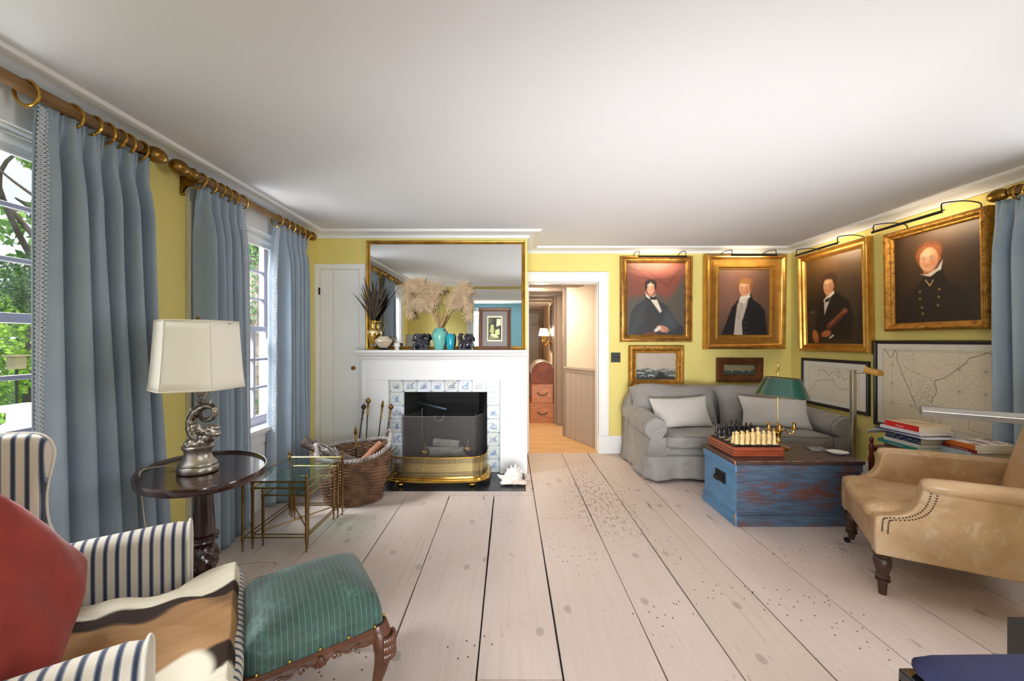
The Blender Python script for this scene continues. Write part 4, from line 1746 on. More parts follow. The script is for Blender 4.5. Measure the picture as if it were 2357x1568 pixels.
# framed print leaning against the mirror
c = mpos(1139)
t = thing('framed_print', 'brown wood framed abstract print with a grey mat leaning on the mirror', 'picture', c)
xa, xb = at(1102, 0, MY).x, at(1176, 0, MY).x
hh = 1.305 + (784 - 708) * MY / 900 - MZ
T = Matrix.Translation((xa, MY - 0.03, MZ)) @ Matrix.Rotation(-0.10, 4, 'X') @ frameXZ(0, 0, 0)
mb = moulded_frame(T, xb - xa, hh, [(0, 0), (0, 0.016), (0.006, 0.02), (0.026, 0.012), (0.032, 0.014), (0.036, 0.008), (0.036, 0)])
mb.build('frame', M('walnut_frame', '6d4630', 0.4, var='52321f', vs=20, vscale=(3, 3, 0.6)), t, W=True, smooth=False)
P = Paint(110, 150, xb - xa - 0.07, hh - 0.07, '77706c')
W_, H_ = P.w, P.h
P.poly([(W_ * .2, H_ * .14), (W_ * .8, H_ * .14), (W_ * .8, H_ * .86), (W_ * .2, H_ * .86)], 'e7e2bd', 0.0005)
rr0 = random.Random(5)
P.poly([(W_ * .24, H_ * .18), (W_ * .76, H_ * .18), (W_ * .76, H_ * .82), (W_ * .24, H_ * .82)], '2c2b20', 0.0005)
for pts, col in ((((.28, .2), (.7, .22), (.6, .34), (.3, .3)), '8c8f55'), (((.3, .4), (.45, .36), (.5, .6), (.34, .62)), 'b7bb72'),
                 (((.5, .3), (.7, .34), (.68, .5), (.52, .46)), 'c9cf86'), (((.56, .56), (.74, .6), (.74, .78), (.58, .78)), 'd8d7ae'),
                 (((.26, .64), (.4, .66), (.4, .8), (.27, .8)), '5d5c3a'), (((.46, .5), (.54, .5), (.52, .72), (.48, .72)), '1b1a16'),
                 (((.3, .33), (.52, .25), (.66, .27), (.4, .37)), 'e3e0b2')):
    P.poly([(a * W_, b_ * H_) for a, b_ in pts], col, 0.001)
P.mesh(T @ Matrix.Translation((0.035, 0.035, 0.006)), 'print', t)

# ================================================================ curtains, rods
m_velvet = M('dusty_blue_velvet', '98a6b3', 0.75, sheen=0.35, var='8f9eac', vs=3)
m_trim = M('pale_braid', 'c9d0da', 0.6)
m_braid_shade = M('braid_shadow_blue', '5f7183', 0.8)  # darker blue paints the shadow between the braid cords
k = NT('reeded_brown_rod')
m_rod = M('reeded_bronze_rod', '9d7c58', 0.38, 0.55, var='85643f', vs=6)


def curtain_rod(label, X, Z, y0, y1, fin0, fin1, brackets, wall):
    t = thing('curtain_rod', label, 'curtain rod', (X, (y0 + y1) / 2, Z), 0, None)
    mb = MB()
    n = 72
    rs = []
    for y in (y0, y1):
        rs.append([(X + (0.0235 + 0.0018 * abs(math.cos(9 * 2 * PI * j / n))) * math.cos(2 * PI * j / n), y, Z + (0.0235 + 0.0018 * abs(math.cos(9 * 2 * PI * j / n))) * math.sin(2 * PI * j / n)) for j in range(n)])
    mb.rings(rs)
    mb.build('reeded_pole', m_rod, t, W=True, ang=20)
    for on, yy, s in ((fin0, y0, -1), (fin1, y1, 1)):
        if not on:
            continue
        T = Matrix.Translation((X, yy, Z)) @ Matrix.Rotation(-s * PI / 2, 4, 'X')
        mb = MB()
        mb.lathe([(0.03, -0.012), (0.034, -0.006), (0.03, 0.002), (0.024, 0.006), (0.03, 0.012), (0.02, 0.02), (0.016, 0.03)] + [(0.041 * math.sin(PI * i / 14) ** 0.9 + 0.0, 0.078 - 0.054 * math.cos(PI * i / 14)) for i in range(2, 14)] + [(0.001, 0.132)], n=28)
        mb.v = [T @ Vector(p) for p in mb.v]
        mb.build('egg_finial', m_oldbrass, t, W=True)
    for by_ in brackets:
        mb = MB()
        s = -1 if wall < X else 1
        px = abs(wall - X)
        prof = [(wall, Z + 0.03), (wall, Z - 0.10), (wall - s * 0.012, Z - 0.10), (wall - s * 0.016, Z - 0.075), (wall - s * 0.035, Z - 0.055), (wall - s * 0.07, Z - 0.05), (X - s * 0.01, Z - 0.036), (X - s * 0.022, Z - 0.02), (X - s * 0.02, Z - 0.004), (X + s * 0.01, Z - 0.022)]
        mb.prism([(p[0], p[1]) for p in prof], 'y', by_ - 0.011, by_ + 0.011)
        mb.ball((wall - s * 0.01, by_, Z - 0.10), 0.012)
        mb.build('bracket', m_oldbrass, t, W=True, bevel=0.002)
    return t


RZ1 = 2.268
curtain_rod('brown reeded curtain rod over the near left window, one egg finial', -1.85, RZ1, 0.56, 1.955, True, True, (0.62, 1.3), LX)
curtain_rod('brown reeded curtain rod over the far left window with two egg finials', -1.85, RZ1, 2.252, 3.53, True, True, (2.30, 3.49), LX)
curtain_rod('brown reeded curtain rod on the right wall with an egg finial by the portraits', 3.12, 2.235, 0.62, 2.43, True, True, (0.7, 2.36), RX)


def curtain(label, X, yt0, yt1, yb0, yb1, zt, lead, nf, rings_y, rod_z, room, seed=0, group=None, curl=0.0, tw=1.0):
    """lead: 0 leading edge at the y0 end, 1 at the y1 end; room: +1 when the room lies at larger x"""
    r = random.Random(seed)
    ph = [r.uniform(0, 6.28) for _ in range(8)]
    t = thing('curtain', label, 'curtain', (X, (yt0 + yt1) / 2, 0), 0, group)

    def pos(u, v, off=0.0):
        a, b_ = yt0 + (yb0 - yt0) * v ** 1.3, yt1 + (yb1 - yt1) * v ** 1.3
        uu = u + 0.012 * math.sin(2 * PI * nf * u + ph[0]) * (0.3 + v)
        y = a + (b_ - a) * uu
        le = u if lead == 0 else 1 - u
        flat = min(1.0, le / 0.16)
        flat = 0.25 + 0.75 * flat * flat
        w1 = 2 * PI * nf * u + ph[1] + 0.5 * math.sin(2.3 * v + ph[2])
        s = math.sin(w1)
        f = math.copysign(abs(s) ** 0.75, s)
        f2 = math.sin(2 * PI * nf * 1.9 * u + ph[3] + 1.2 * v) + 0.8 * math.sin(2 * PI * nf * 0.63 * u + ph[5] + 2.0 * v)
        amp = 0.012 + (0.036 + 0.012 * v) * min(1, max(0, (v - 0.015) / 0.12)) ** 0.8
        x = amp * f * flat + 0.010 * f2 * flat * min(1, v * 5)
        # pinched pleats at the heading
        hv = max(0.0, 1 - v / 0.085)
        x += 0.011 * hv * math.sin(2 * PI * nf * 3 * u + ph[1]) * flat
        x -= 0.018 * math.exp(-((v - 0.06) / 0.018) ** 2) * (0.5 + 0.5 * math.cos(w1)) * flat
        x += 0.012 * math.sin(3.1 * v + 4 * u + ph[4]) * v
        x += curl * max(0.0, 1 - le / 0.13) ** 1.6 * min(1, 0.3 + v * 4)
        z = zt * (1 - v) + 0.006 * v
        z -= 0.006 * abs(math.sin(2 * PI * nf * 0.5 * u)) * (1 - v)
        return Vector((X + room * (x + off), y, z))
    mb = MB()
    nv_ = 70
    mb.grid(lambda u, v: pos(u, v), nf * 22, nv_, uvfn=lambda u, v: (u, v))
    mb.build('drape', m_velvet, t, W=True, ang=180, solid=0.005)
    # braided trim along the leading edge
    L = abs(yt1 - yt0)
    e0, e1 = 0.008 / L, (0.008 + 0.030 * tw) / L
    mb = MB()
    nseg = 63 * 10
    for s in range(4):
        pts = []
        for i in range(nseg + 1):
            v = 0.004 + 0.985 * i / nseg
            q = 0.5 + (0.5 if s < 2 else 0.26) * sgn_pow(math.sin(2 * PI * 63 * v + s * PI + (PI / 2 if s > 1 else 0)), 0.75)
            u = e0 + (e1 - e0) * q
            u = u if lead == 0 else 1 - u
            pts.append(pos(u, v, 0.006 + 0.0022 * math.cos(2 * PI * 63 * v + s * PI)))
        mb.tube(pts, 0.0030, 5)
    brd = mb.build('braid_trim', m_trim, t, W=True)
    mb = MB()
    mb.grid(lambda q, v: pos((e0 + (e1 - e0) * (0.02 + 0.96 * q)) if lead == 0 else 1 - (e0 + (e1 - e0) * (0.02 + 0.96 * q)), 0.003 + 0.99 * v, 0.0042), 2, 160)
    mb.build('braid_shadow_strip', m_braid_shade, brd, W=True)  # flat dark strip standing in for shade behind the cords
    for ry in rings_y:
        mb = MB()
        R_ = 0.046
        pts = []
        ta = r.uniform(-0.35, 0.35)
        for j in range(28):
            a = 2 * PI * j / 28
            pts.append(Vector((X + R_ * math.cos(a), ry + R_ * math.sin(a) * math.sin(ta) * 0.6, rod_z - 0.019 + R_ * math.sin(a))))
        mb.tube(pts, 0.0062, 8, closed=True)
        mb.tube([(X, ry, rod_z - 0.019 - R_), (X, ry, rod_z - 0.019 - R_ - 0.02)], 0.002, 5)
        mb.build('curtain_ring', m_brass, t, W=True)
    return t


curtain('dusty blue velvet curtain with braided edge at the near left window', -1.85, 1.515, 1.99, 1.50, 2.10, 2.236, 0, 6, (1.49, 1.645, 1.72, 1.78, 1.83, 1.875, 1.94), RZ1, 1, 3)
curtain('dusty blue velvet curtain on the near side of the far left window', -1.85, 2.325, 2.69, 2.34, 2.75, 2.236, 1, 5, (2.31, 2.39, 2.46, 2.52, 2.58, 2.67), RZ1, 1, 5, curl=0.05, tw=1.2)
curtain('dusty blue velvet curtain beside the white cupboard door', -1.85, 3.07, 3.53, 3.05, 3.52, 2.236, 0, 6, (3.08, 3.18, 3.26, 3.34, 3.42, 3.50), RZ1, 1, 8, curl=-0.075, tw=1.3)
curtain('dusty blue velvet curtain at the right edge beside the big map', 3.12, 1.93, 2.52, 1.90, 2.50, 2.20, 0, 6, (2.0, 2.1, 2.2, 2.29, 2.35, 2.40), 2.235, -1, 12)

# ================================================================ seating and tables on the left
def ticking(axis, name):
    k = NT(name)
    s = k.n('ShaderNodeSeparateXYZ')
    k.l(k.tc.outputs['Object'], s.inputs[0])
    A = s.outputs['XYZ'.index(axis)]
    B = s.outputs['Z'] if axis != 'Z' else s.outputs['Y']
    Cc = s.outputs['Y'] if axis == 'X' else s.outputs['X']
    f = k.math('ABSOLUTE', k.math('SUBTRACT', k.math('FRACT', k.math('DIVIDE', k.math('ADD', A, 5.009), 0.0285)), 0.5))
    f = k.math('MULTIPLY', f, 0.0285)
    zig = k.math('ABSOLUTE', k.math('SUBTRACT', k.math('FRACT', k.math('DIVIDE', k.math('ADD', A, 5.0), 0.0085)), 0.5))
    v = k.math('FRACT', k.math('ADD', k.math('DIVIDE', k.math('ADD', k.math('ADD', B, Cc), 5.0), 0.0042), k.math('MULTIPLY', zig, 3.0)))
    hb = k.math('GREATER_THAN', v, 0.5)
    c = k.mix(hb, lin('e0d7c9'), lin('c3b6a5'))
    c = k.mix(k.math('LESS_THAN', f, 0.0060), c, k.mix(hb, lin('848b9c'), lin('6c7386')))
    c = k.mix(k.math('LESS_THAN', f, 0.0034), c, k.mix(hb, lin('343b50'), lin('232838')))
    k.col(c)
    k.b.inputs['Roughness'].default_value = 0.85
    k.b.inputs['Sheen Weight'].default_value = 0.2
    k.bump(hb, 0.15, 0.001)
    return k.m


tick_x, tick_y = ticking('X', 'ticking_stripe_across'), ticking('Y', 'ticking_stripe_along')
m_cording = M('cream_cording', 'ded8cc', 0.8)

ac = thing('armchair', 'cream and navy ticking-stripe wing armchair in the lower left corner', 'armchair', (-1.01, 1.16, 0), math.radians(33.5))


def arc(cx, cy, r, a0, a1, n):
    return [(cx + r * math.cos(math.radians(a0 + (a1 - a0) * i / n)), cy + r * math.sin(math.radians(a0 + (a1 - a0) * i / n))) for i in range(n + 1)]


for s in (1, -1):
    # arm: rolled-over slab
    mb = MB()
    yin, yout = 0.30, 0.40
    prof = [(yin, 0.36), (yin - 0.004, 0.50)] + arc(yin + 0.048, 0.575, 0.052, 180, 20, 8) + [(yout + 0.01, 0.55), (yout, 0.45), (yout - 0.01, 0.12), (yin, 0.12)]
    rs = []
    xsn = [-0.52, -0.4, -0.25, -0.1, -0.03, 0.0, 0.008]
    for x in xsn:
        sh = 1.0 if x < 0 else 0.975
        dz = 0.012 * math.sin((x + 0.5) * 4)
        rs.append([(x, s * (0.35 + (p[0] - 0.35) * sh), 0.35 + (p[1] - 0.35) * sh + dz * (p[1] > 0.45)) for p in prof])
    mb.rings(rs)
    arm = mb.build('arm', tick_x, ac, ang=70)
    mb = MB()
    mb.tube([(0.006, s * p[0], p[1] + 0.011 * (p[1] > 0.45)) for p in prof[:-1]], 0.0045, 6)
    mb.build('piping', m_cording, arm)
    # wing
    out = [(-0.62, 0.50), (-0.30, 0.50), (-0.285, 0.56), (-0.315, 0.63), (-0.345, 0.72), (-0.35, 0.82), (-0.335, 0.92), (-0.335, 0.965), (-0.355, 1.0), (-0.40, 1.015), (-0.55, 1.02), (-0.68, 1.03)]
    out = [(p.x, p.y) for p in catmull([Vector((a, b, 0)) for a, b in out], 3)]
    mb = MB()
    mb.prism(out, 'y', s * 0.30, s * 0.375)
    wg = mb.build('wing', tick_x, ac, ang=50, bevel=0.022, seg=5)
    mb = MB()
    mb.tube([(p[0] + 0.002, s * 0.337, p[1]) for p in out[3:-2]], 0.0045, 6)
    mb.build('piping', m_cording, wg)
mb = MB()
mb.prism([(-0.46, 0.36), (-0.60, 1.0), (-0.63, 1.03), (-0.70, 1.03), (-0.74, 0.98), (-0.64, 0.12), (-0.5, 0.12)], 'y', -0.345, 0.345)
mb.build('backrest', tick_y, ac, bevel=0.03, seg=4)
mb = MB()
mb.box(-0.55, 0.0, -0.31, 0.31, 0.12, 0.32)
mb.box(0.0, 0.15, -0.385, 0.385, 0.12, 0.32)
mb.build('seat_base', tick_y, ac, bevel=0.02, seg=3)
sc_ = xf(rbox_mb(0.67, 0.60, 0.12, 0.045, 5, 0.012), Matrix.Translation((-0.165, 0, 0.375)))
sc_.v = [Vector((p.x, p.y * (1.0 + 0.28 * (1 / (1 + math.exp(-(p.x - 0.03) * 60)))), p.z)) for p in sc_.v]
o = sc_.build('seat_cushion', tick_y, ac, ang=80)
for (x, y) in ((0.15, 0.33), (0.15, -0.33), (-0.6, 0.3), (-0.6, -0.3)):
    mb = MB()
    mb.lathe([(0.014, 0.0), (0.016, 0.02), (0.024, 0.12)], c=(x, y, 0), n=12)
    mb.build('leg', M('dark_turned_leg', '3a2418', 0.35), ac)

# hide throw
rnd = np.random.RandomState(4)
nx_, ny_ = 220, 170
mb = MB()


def hide_edge(u, v):
    x = -0.36 + 0.60 * u
    wv_ = 0.018 * math.sin(9 * u + 1) + 0.012 * math.sin(21 * u)
    ye = 0.255 + wv_ + 0.02 * math.sin(6 * u + 2)
    yn = -0.32 + 0.02 * math.sin(8 * u)
    y = yn + (ye - yn) * v
    x += 0.02 * math.sin(7 * v) + 0.012 * math.sin(17 * v + 1)
    return x, y


def hide(u, v):
    x, y = hide_edge(u, v)
    z = 0.450 + 0.010 * math.sin(14 * x + 6 * y) * math.sin(9 * y + 2) + 0.008 * math.sin(26 * y + 5 * x) + 0.004 * math.sin(40 * x + 11 * y)
    z += 0.009 * abs(math.sin(13 * (x + 0.6 * y) + 1.5 * math.sin(7 * y))) ** 0.7 + 0.005 * math.sin(33 * y + 12 * x) * math.sin(11 * x)
    if x > 0.145:
        e = x - 0.145
        z -= min(0.3, e * e * 26 + e * 0.6)
        x = 0.145 + e * 0.4
    return (x, y, z)


mb.grid(hide, nx_ - 1, ny_ - 1)
th = mb.build('hide_throw', m_matte(), None, ang=180, solid=0.004)
tag(th, 'brown and cream antelope hide throw spread over the striped armchair seat', 'throw')
th.location = (-1.01, 1.16, 0.006)
th.rotation_euler = (0, 0, math.radians(33.5))
U_, V_ = np.meshgrid(np.linspace(0, 1, nx_), np.linspace(0, 1, ny_))
y_ = -0.32 + 0.6 * V_
x_ = -0.36 + 0.6 * U_
d_ = (y_ + 0.02 + 0.03 * np.sin(7 * x_ + 1) + 0.012 * np.sin(23 * x_))
str_ = 0.5 + 0.5 * np.sin(170 * y_ + 9 * np.sin(7 * x_) + 3 * np.sin(31 * x_))
str_ = 0.45 * str_ + 0.25 * (0.5 + 0.5 * np.sin(420 * y_ + 14 * np.sin(9 * x_) + 40 * x_)) + 0.3 * rnd.rand(*y_.shape)
str_ = np.clip(str_ + 0.5 * np.sin(11 * x_ + 16 * y_) * np.sin(31 * y_ + 4 * x_), 0, 1)
tan = np.array(lin('a37c52')[:3])
tan2 = np.array(lin('8a6543')[:3])
drk = np.array(lin('2c1c11')[:3])
crm = np.array(lin('e3d8c2')[:3])


def sm(a, lo, hi):
    t = np.clip((a - lo) / (hi - lo), 0, 1)
    return (t * t * (3 - 2 * t))[..., None]


col = tan * (1 - 0.55 * str_[..., None]) + tan2 * 0.55 * str_[..., None]
ad = np.abs(d_)
ff = 0.012 * (str_ - 0.5)
col = col * (1 - sm(ad + ff, 0.125, 0.15)) + drk * sm(ad + ff, 0.125, 0.15)
col = col * (1 - sm(ad + ff, 0.205, 0.222)) + crm * (0.9 + 0.1 * str_[..., None]) * sm(ad + ff, 0.205, 0.222)
fr = sm(x_ + 0.4 * d_ + ff * 2, 0.135, 0.19) * (1 - sm(ad, 0.19, 0.22))
col = col * (1 - 0.5 * fr) + drk * 0.5 * fr
# bare cream patch in the near front corner
pt = sm(0.09 - np.sqrt((x_ - 0.02) ** 2 + (y_ + 0.25) ** 2), 0, 0.02)
col = col * (1 - pt) + crm * pt
put_colors(th, col.reshape(-1, 3))

# terracotta cushion
mb = cushion_mb(0.40, 0.40, 0.15, 30, 30, 0.7, 0.42, 1.0, 3, 0.006)
o = mb.build('throw_pillow', M('terracotta_velvet', '9c372e', 0.85, sheen=0.15, var='8b2f27', vs=14, bump=0.1, bs=150), None, ang=180)
tag(o, 'large terracotta velvet pillow leaning in the striped armchair', 'pillow')
e1 = Vector((-0.05, 0.22, -0.27)).normalized()
e2 = Vector((0.16, -0.26, -0.22))
e2 = (e2 - e1 * e1.dot(e2)).normalized()
e3 = e1.cross(e2)
o.matrix_world = Matrix(((e1.x, e2.x, e3.x, -1.195), (e1.y, e2.y, e3.y, 0.94), (e1.z, e2.z, e3.z, 0.665), (0, 0, 0, 1)))

# ---------------------------------------------------------------- green velvet stool
st = thing('upholstered_stool', 'green ribbed velvet stool with carved wooden frame beside the armchair', 'stool', (-0.716, 1.39, 0), math.radians(35))
k = NT('green_ribbed_velvet')
s = k.n('ShaderNodeSeparateXYZ')
k.l(k.tc.outputs['Object'], s.inputs[0])
n1 = k.noise(k.mapping((1, 1, 1)), 9, 5, 0.7)
n2 = k.noise(k.mapping((1, 1, 1)), 60, 3, 0.7)
c = k.ramp(k.math('ADD', k.math('MULTIPLY', n1, 0.75), k.math('MULTIPLY', n2, 0.3)), [(0.38, lin('12291f')), (0.57, lin('244239')), (0.80, lin('62867d'))])
rib = k.math('ABSOLUTE', k.math('SUBTRACT', k.math('FRACT', k.math('DIVIDE', k.math('ADD', s.outputs['X'], 3.0), 0.0165)), 0.5))
rb = k.math('LESS_THAN', rib, 0.07)
k.col(k.mix(k.math('MULTIPLY', rb, 0.6), c, lin('4a6d64')))
k.b.inputs['Roughness'].default_value = 0.6
k.b.inputs['Sheen Weight'].default_value = 0.25
k.bump(k.math('SUBTRACT', 1.0, k.math('MULTIPLY', rb, 1.0)), 0.6, 0.005)
hw, hd = 0.205, 0.195
mb = MB()
nn = 40


def stool_top(u, v):
    a, b = 2 * u - 1, 2 * v - 1
    # squircle edge
    x, y = a * hw, b * hd
    m = max(abs(a), abs(b))
    c_ = 1 - 0.045 * (min(abs(a), abs(b)) / max(m, 1e-6)) ** 6
    x, y = x * c_, y * c_
    t = max(0.0, 1 - m ** 5)
    z = 0.37 + 0.075 * t ** 0.45 + 0.03 * (1 - a * a) * (1 - b * b)
    return (x, y, z)


mb.grid(stool_top, nn, nn)
per = []
for i in range(nn):
    per.append(stool_top(i / nn, 0))
for i in range(nn):
    per.append(stool_top(1, i / nn))
for i in range(nn):
    per.append(stool_top(1 - i / nn, 1))
for i in range(nn):
    per.append(stool_top(0, 1 - i / nn))
mb.rings([[(p[0], p[1], 0.37) for p in per], [(p[0] * 1.008, p[1] * 1.008, 0.35) for p in per], [(p[0] * 1.0, p[1] * 1.0, 0.328) for p in per]], cap0=False, cap1=False)
mb.build('seat', k.m, st, ang=60)
m_carved = M('carved_mahogany', '5f3823', 0.32, var='3f2214', vs=12, bump=0.25, bs=30)
# carved apron: scalloped rails
for (axis, s) in (('x', -1), ('x', 1), ('y', -1), ('y', 1)):
    half = hw if axis == 'x' else hd
    off = (hd if axis == 'x' else hw) * s
    rs = []
    n = 40
    for i in range(n + 1):
        u = -1 + 2 * i / n
        t = abs(u)
        drop = 0.028 + 0.030 * t ** 3 + 0.010 * math.cos(3 * PI * u) + 0.014 * math.exp(-(u / 0.12) ** 2)
        p = u * half * 0.98
        q = [(off * 1.01, 0.328), (off * 1.01, 0.31), (off * (1.01) + s * 0.006, 0.30), (off + s * 0.004, 0.328 - drop), (off - s * 0.022, 0.328 - drop), (off - s * 0.022, 0.328)]
        rs.append([((p, b, z) if axis == 'x' else (b, p, z)) for b, z in q])
    mb = MB()
    mb.rings(rs)
    rl = mb.build('apron', m_carved, st, ang=30)
    mb = MB()
    def on(u, z, d=0.006):
        return (u, off + s * d, z) if axis == 'x' else (off + s * d, u, z)
    for q in (-0.008, 0.0, 0.008):
        mb.tube([on(q * 0.3, 0.312), on(q, 0.298, 0.010), on(q * 1.8, 0.284, 0.008)], [0.003, 0.0055, 0.003], 6)
    for sg in (-1, 1):
        sp_ = []
        for j in range(22):
            a = -1.2 + 0.36 * j
            r0 = 0.016 * (1 - j / 26)
            sp_.append(on(sg * (0.045 + r0 * math.cos(a)), 0.297 + r0 * 0.75 * math.sin(a), 0.008))
        mb.tube(sp_, 0.0032, 6)
        mb.tube(catmull([Vector(on(sg * 0.06, 0.303)), Vector(on(sg * 0.085, 0.292, 0.008)), Vector(on(sg * 0.115, 0.302, 0.008)), Vector(on(sg * 0.15, 0.286))], 4), lerp_list([0.003, 0.005, 0.004, 0.002], 13), 6)
    mb.build('carving', m_carved, rl)
# cabriole legs with claw feet
for (sx_, sy_) in ((1, 1), (1, -1), (-1, 1), (-1, -1)):
    dx_, dy_ = sx_ / math.sqrt(2), sy_ / math.sqrt(2)
    cpt = [(0.0, 0.33), (0.012, 0.29), (0.022, 0.25), (0.014, 0.19), (-0.004, 0.12), (-0.006, 0.08), (0.006, 0.05), (0.014, 0.03)]
    rad = [0.030, 0.034, 0.034, 0.025, 0.016, 0.015, 0.018, 0.024]
    ax = catmull([Vector((sx_ * (hw - 0.02) + dx_ * d, sy_ * (hd - 0.02) + dy_ * d, z)) for d, z in cpt], 4)
    rr1 = lerp_list(rad, len(ax))
    mb = MB()
    mb.tube(ax, rr1, 14)
    lg = mb.build('leg', m_carved, st)
    mb = MB()
    kn = Vector((sx_ * (hw - 0.02) + dx_ * 0.028, sy_ * (hd - 0.02) + dy_ * 0.028, 0.255))
    for i in range(9):
        a = -1.1 + 2.2 * i / 8
        pv = Vector((dx_, dy_, 0)) * 0.028 * math.cos(a) + Vector((-dy_, dx_, 0)) * 0.03 * math.sin(a)
        for j in range(3):
            mb.ball(kn + pv + Vector((0, 0, 0.03 - 0.026 * j)), 0.0095, 8, 6, (1, 1, 1.6))
    mb.build('carving', m_carved, lg)
    mb = MB()
    fc = Vector((sx_ * (hw - 0.02) + dx_ * 0.022, sy_ * (hd - 0.02) + dy_ * 0.022, 0.024))
    mb.ball(fc, 0.024, 14, 10)
    for a in (-0.9, 0, 0.9, PI):
        pv = Vector((dx_ * math.cos(a) - dy_ * math.sin(a), dy_ * math.cos(a) + dx_ * math.sin(a), 0))
        mb.tube([fc + Vector((0, 0, 0.026)), fc + pv * 0.022 + Vector((0, 0, 0.014)), fc + pv * 0.028 + Vector((0, 0, -0.004)), fc + pv * 0.02 + Vector((0, 0, -0.018))], [0.009, 0.009, 0.007, 0.003], 8)
    mb.build('claw_foot', m_carved, lg)
for i in range(5):
    for (a, b, ax_) in ((-1, -1, 'x'), (1, -1, 'y'), (-1, 1, 'x'), (-1, -1, 'y')):
        u = -0.82 + 1.64 * i / 4
        if ax_ == 'x':
            p = (u * hw, b * hd * 1.02, 0.336)
        else:
            p = (a * hw * 1.02, u * hd, 0.336)
        mb = MB()
        mb.ball(p, 0.0055, 10, 6)
        mb.build('nail_head', m_brass, st)

# ---------------------------------------------------------------- oval tripod table
m_mahog = M('dark_mahogany', '3a1f1a', 0.22, var='2a1512', vs=7, vscale=(1, 4, 1), coat=0.5)
TX, TY = -1.443, 1.83
tb = thing('tripod_table', 'dark mahogany oval tilt-top tripod table under the silver fish lamp', 'table', (TX, TY, 0), math.atan2(0.67, -0.74))
mb = MB()
mb.lathe([(0.001, 0.672), (0.94, 0.672), (0.985, 0.678), (1.0, 0.690), (1.0, 0.706), (0.992, 0.712), (0.975, 0.712), (0.965, 0.704), (0.95, 0.7), (0.001, 0.7)], n=72, sx=0.325, sy=0.246)
mb.build('tabletop', m_mahog, tb)
mb = MB()
mb.box(-0.14, 0.14, -0.05, -0.03, 0.65, 0.672)
mb.box(-0.14, 0.14, 0.03, 0.05, 0.65, 0.672)
mb.build('bearer', m_mahog, tb, bevel=0.003)
mb = MB()
mb.lathe([(0.04, 0.655), (0.042, 0.64), (0.034, 0.625), (0.036, 0.6), (0.040, 0.5), (0.045, 0.42), (0.046, 0.405), (0.058, 0.398), (0.060, 0.388), (0.052, 0.38), (0.056, 0.372), (0.048, 0.362), (0.036, 0.35)], n=28)
mb.lathe([(0.045, 0.225), (0.058, 0.215), (0.061, 0.205), (0.052, 0.195), (0.05, 0.18), (0.052, 0.13), (0.04, 0.105), (0.001, 0.1)], n=28)
mb.build('column', m_mahog, tb)
mb = MB()
rs = []
for i in range(16):
    u = i / 15
    z = 0.35 - 0.125 * u
    r0 = 0.036 + 0.024 * math.sin(PI * min(1, u * 1.05)) ** 0.8
    rs.append([((r0 + 0.0045 * math.cos(8 * (2 * PI * j / 64) + 4 * math.sin(6 * u))) * math.cos(2 * PI * j / 64), (r0 + 0.0045 * math.cos(8 * (2 * PI * j / 64) + 4 * math.sin(6 * u))) * math.sin(2 * PI * j / 64), z) for j in range(64)])
mb.rings(rs)
mb.build('carved_urn', m_mahog, tb)
rz0 = math.atan2(0.67, -0.74)
for a in (math.radians(93), math.radians(213), math.radians(333)):
    a -= rz0
    d = Vector((math.cos(a), math.sin(a), 0))
    ax = catmull([d * 0.03 + Vector((0, 0, 0.16)), d * 0.09 + Vector((0, 0, 0.155)), d * 0.15 + Vector((0, 0, 0.10)), d * 0.20 + Vector((0, 0, 0.04)), d * 0.255 + Vector((0, 0, 0.022))], 6)
    mb = MB()
    mb.tube(ax, lerp_list([0.034, 0.03, 0.022, 0.017, 0.018], len(ax)), 12)
    mb.ball(d * 0.262 + Vector((0, 0, 0.022)), 0.022, s=(1, 1, 0.9))
    mb.build('leg', m_mahog, tb)

# ---------------------------------------------------------------- silver fish lamp
m_silver = M('antique_silver', 'c6bfb4', 0.34, 1.0, var='857c71', vs=14, lo=0.42, hi=0.72)
LXc, LYc, LZ = -1.446, 1.80, 0.7035
lp = thing('table_lamp', 'silver dolphin-fish table lamp with an off-white shade', 'lamp', (LXc, LYc, LZ))
mb = MB()
mb.lathe([(0.001, 0.0), (0.082, 0.0), (0.084, 0.004), (0.084, 0.024), (0.078, 0.03), (0.08, 0.036), (0.074, 0.046), (0.064, 0.054), (0.056, 0.075), (0.055, 0.095), (0.064, 0.108), (0.066, 0.116), (0.06, 0.122), (0.001, 0.124)], n=44, sx=1.0, sy=0.8)
mb.build('base', m_silver, lp, ang=50)


def lpt(px, py, dy=0.0):
    q = at(px, py, LYc + dy)
    return q


mb = MB()
body = [lpt(489, 1003, -0.01), lpt(476, 1010, -0.01), lpt(458, 1008), lpt(444, 994), lpt(440, 974), lpt(446, 955), lpt(460, 941, 0.0), lpt(478, 934, -0.005), lpt(492, 940, -0.01), lpt(495, 953, -0.012), lpt(485, 964, -0.012), lpt(469, 966, 0.0), lpt(461, 954, 0.02), lpt(462, 935, 0.02), lpt(464, 915, 0.01), lpt(465, 897, 0.0)]
ax = catmull(body, 6)
ax = [p for p in ax]
rads = lerp_list([0.024, 0.030, 0.032, 0.029, 0.026, 0.024, 0.021, 0.019, 0.017, 0.0155, 0.0145, 0.014, 0.013, 0.0115, 0.010, 0.009], len(ax))
rads = [r0 * 0.8 * (1 + 0.05 * math.sin(i * 1.6)) for i, r0 in enumerate(rads)]
mb.tube(ax, rads, 20)
k = NT('silver_scales')
vo = k.n('ShaderNodeTexVoronoi', feature='F1')
vo.inputs['Scale'].default_value = 95
k.l(k.mapping((1, 1, 1)), vo.inputs['Vector'])
k.col(k.ramp(vo.outputs['Distance'], [(0.15, lin('c9c0b4')), (0.6, lin('7d746a'))]))
k.b.inputs['Metallic'].default_value = 1.0
k.b.inputs['Roughness'].default_value = 0.3
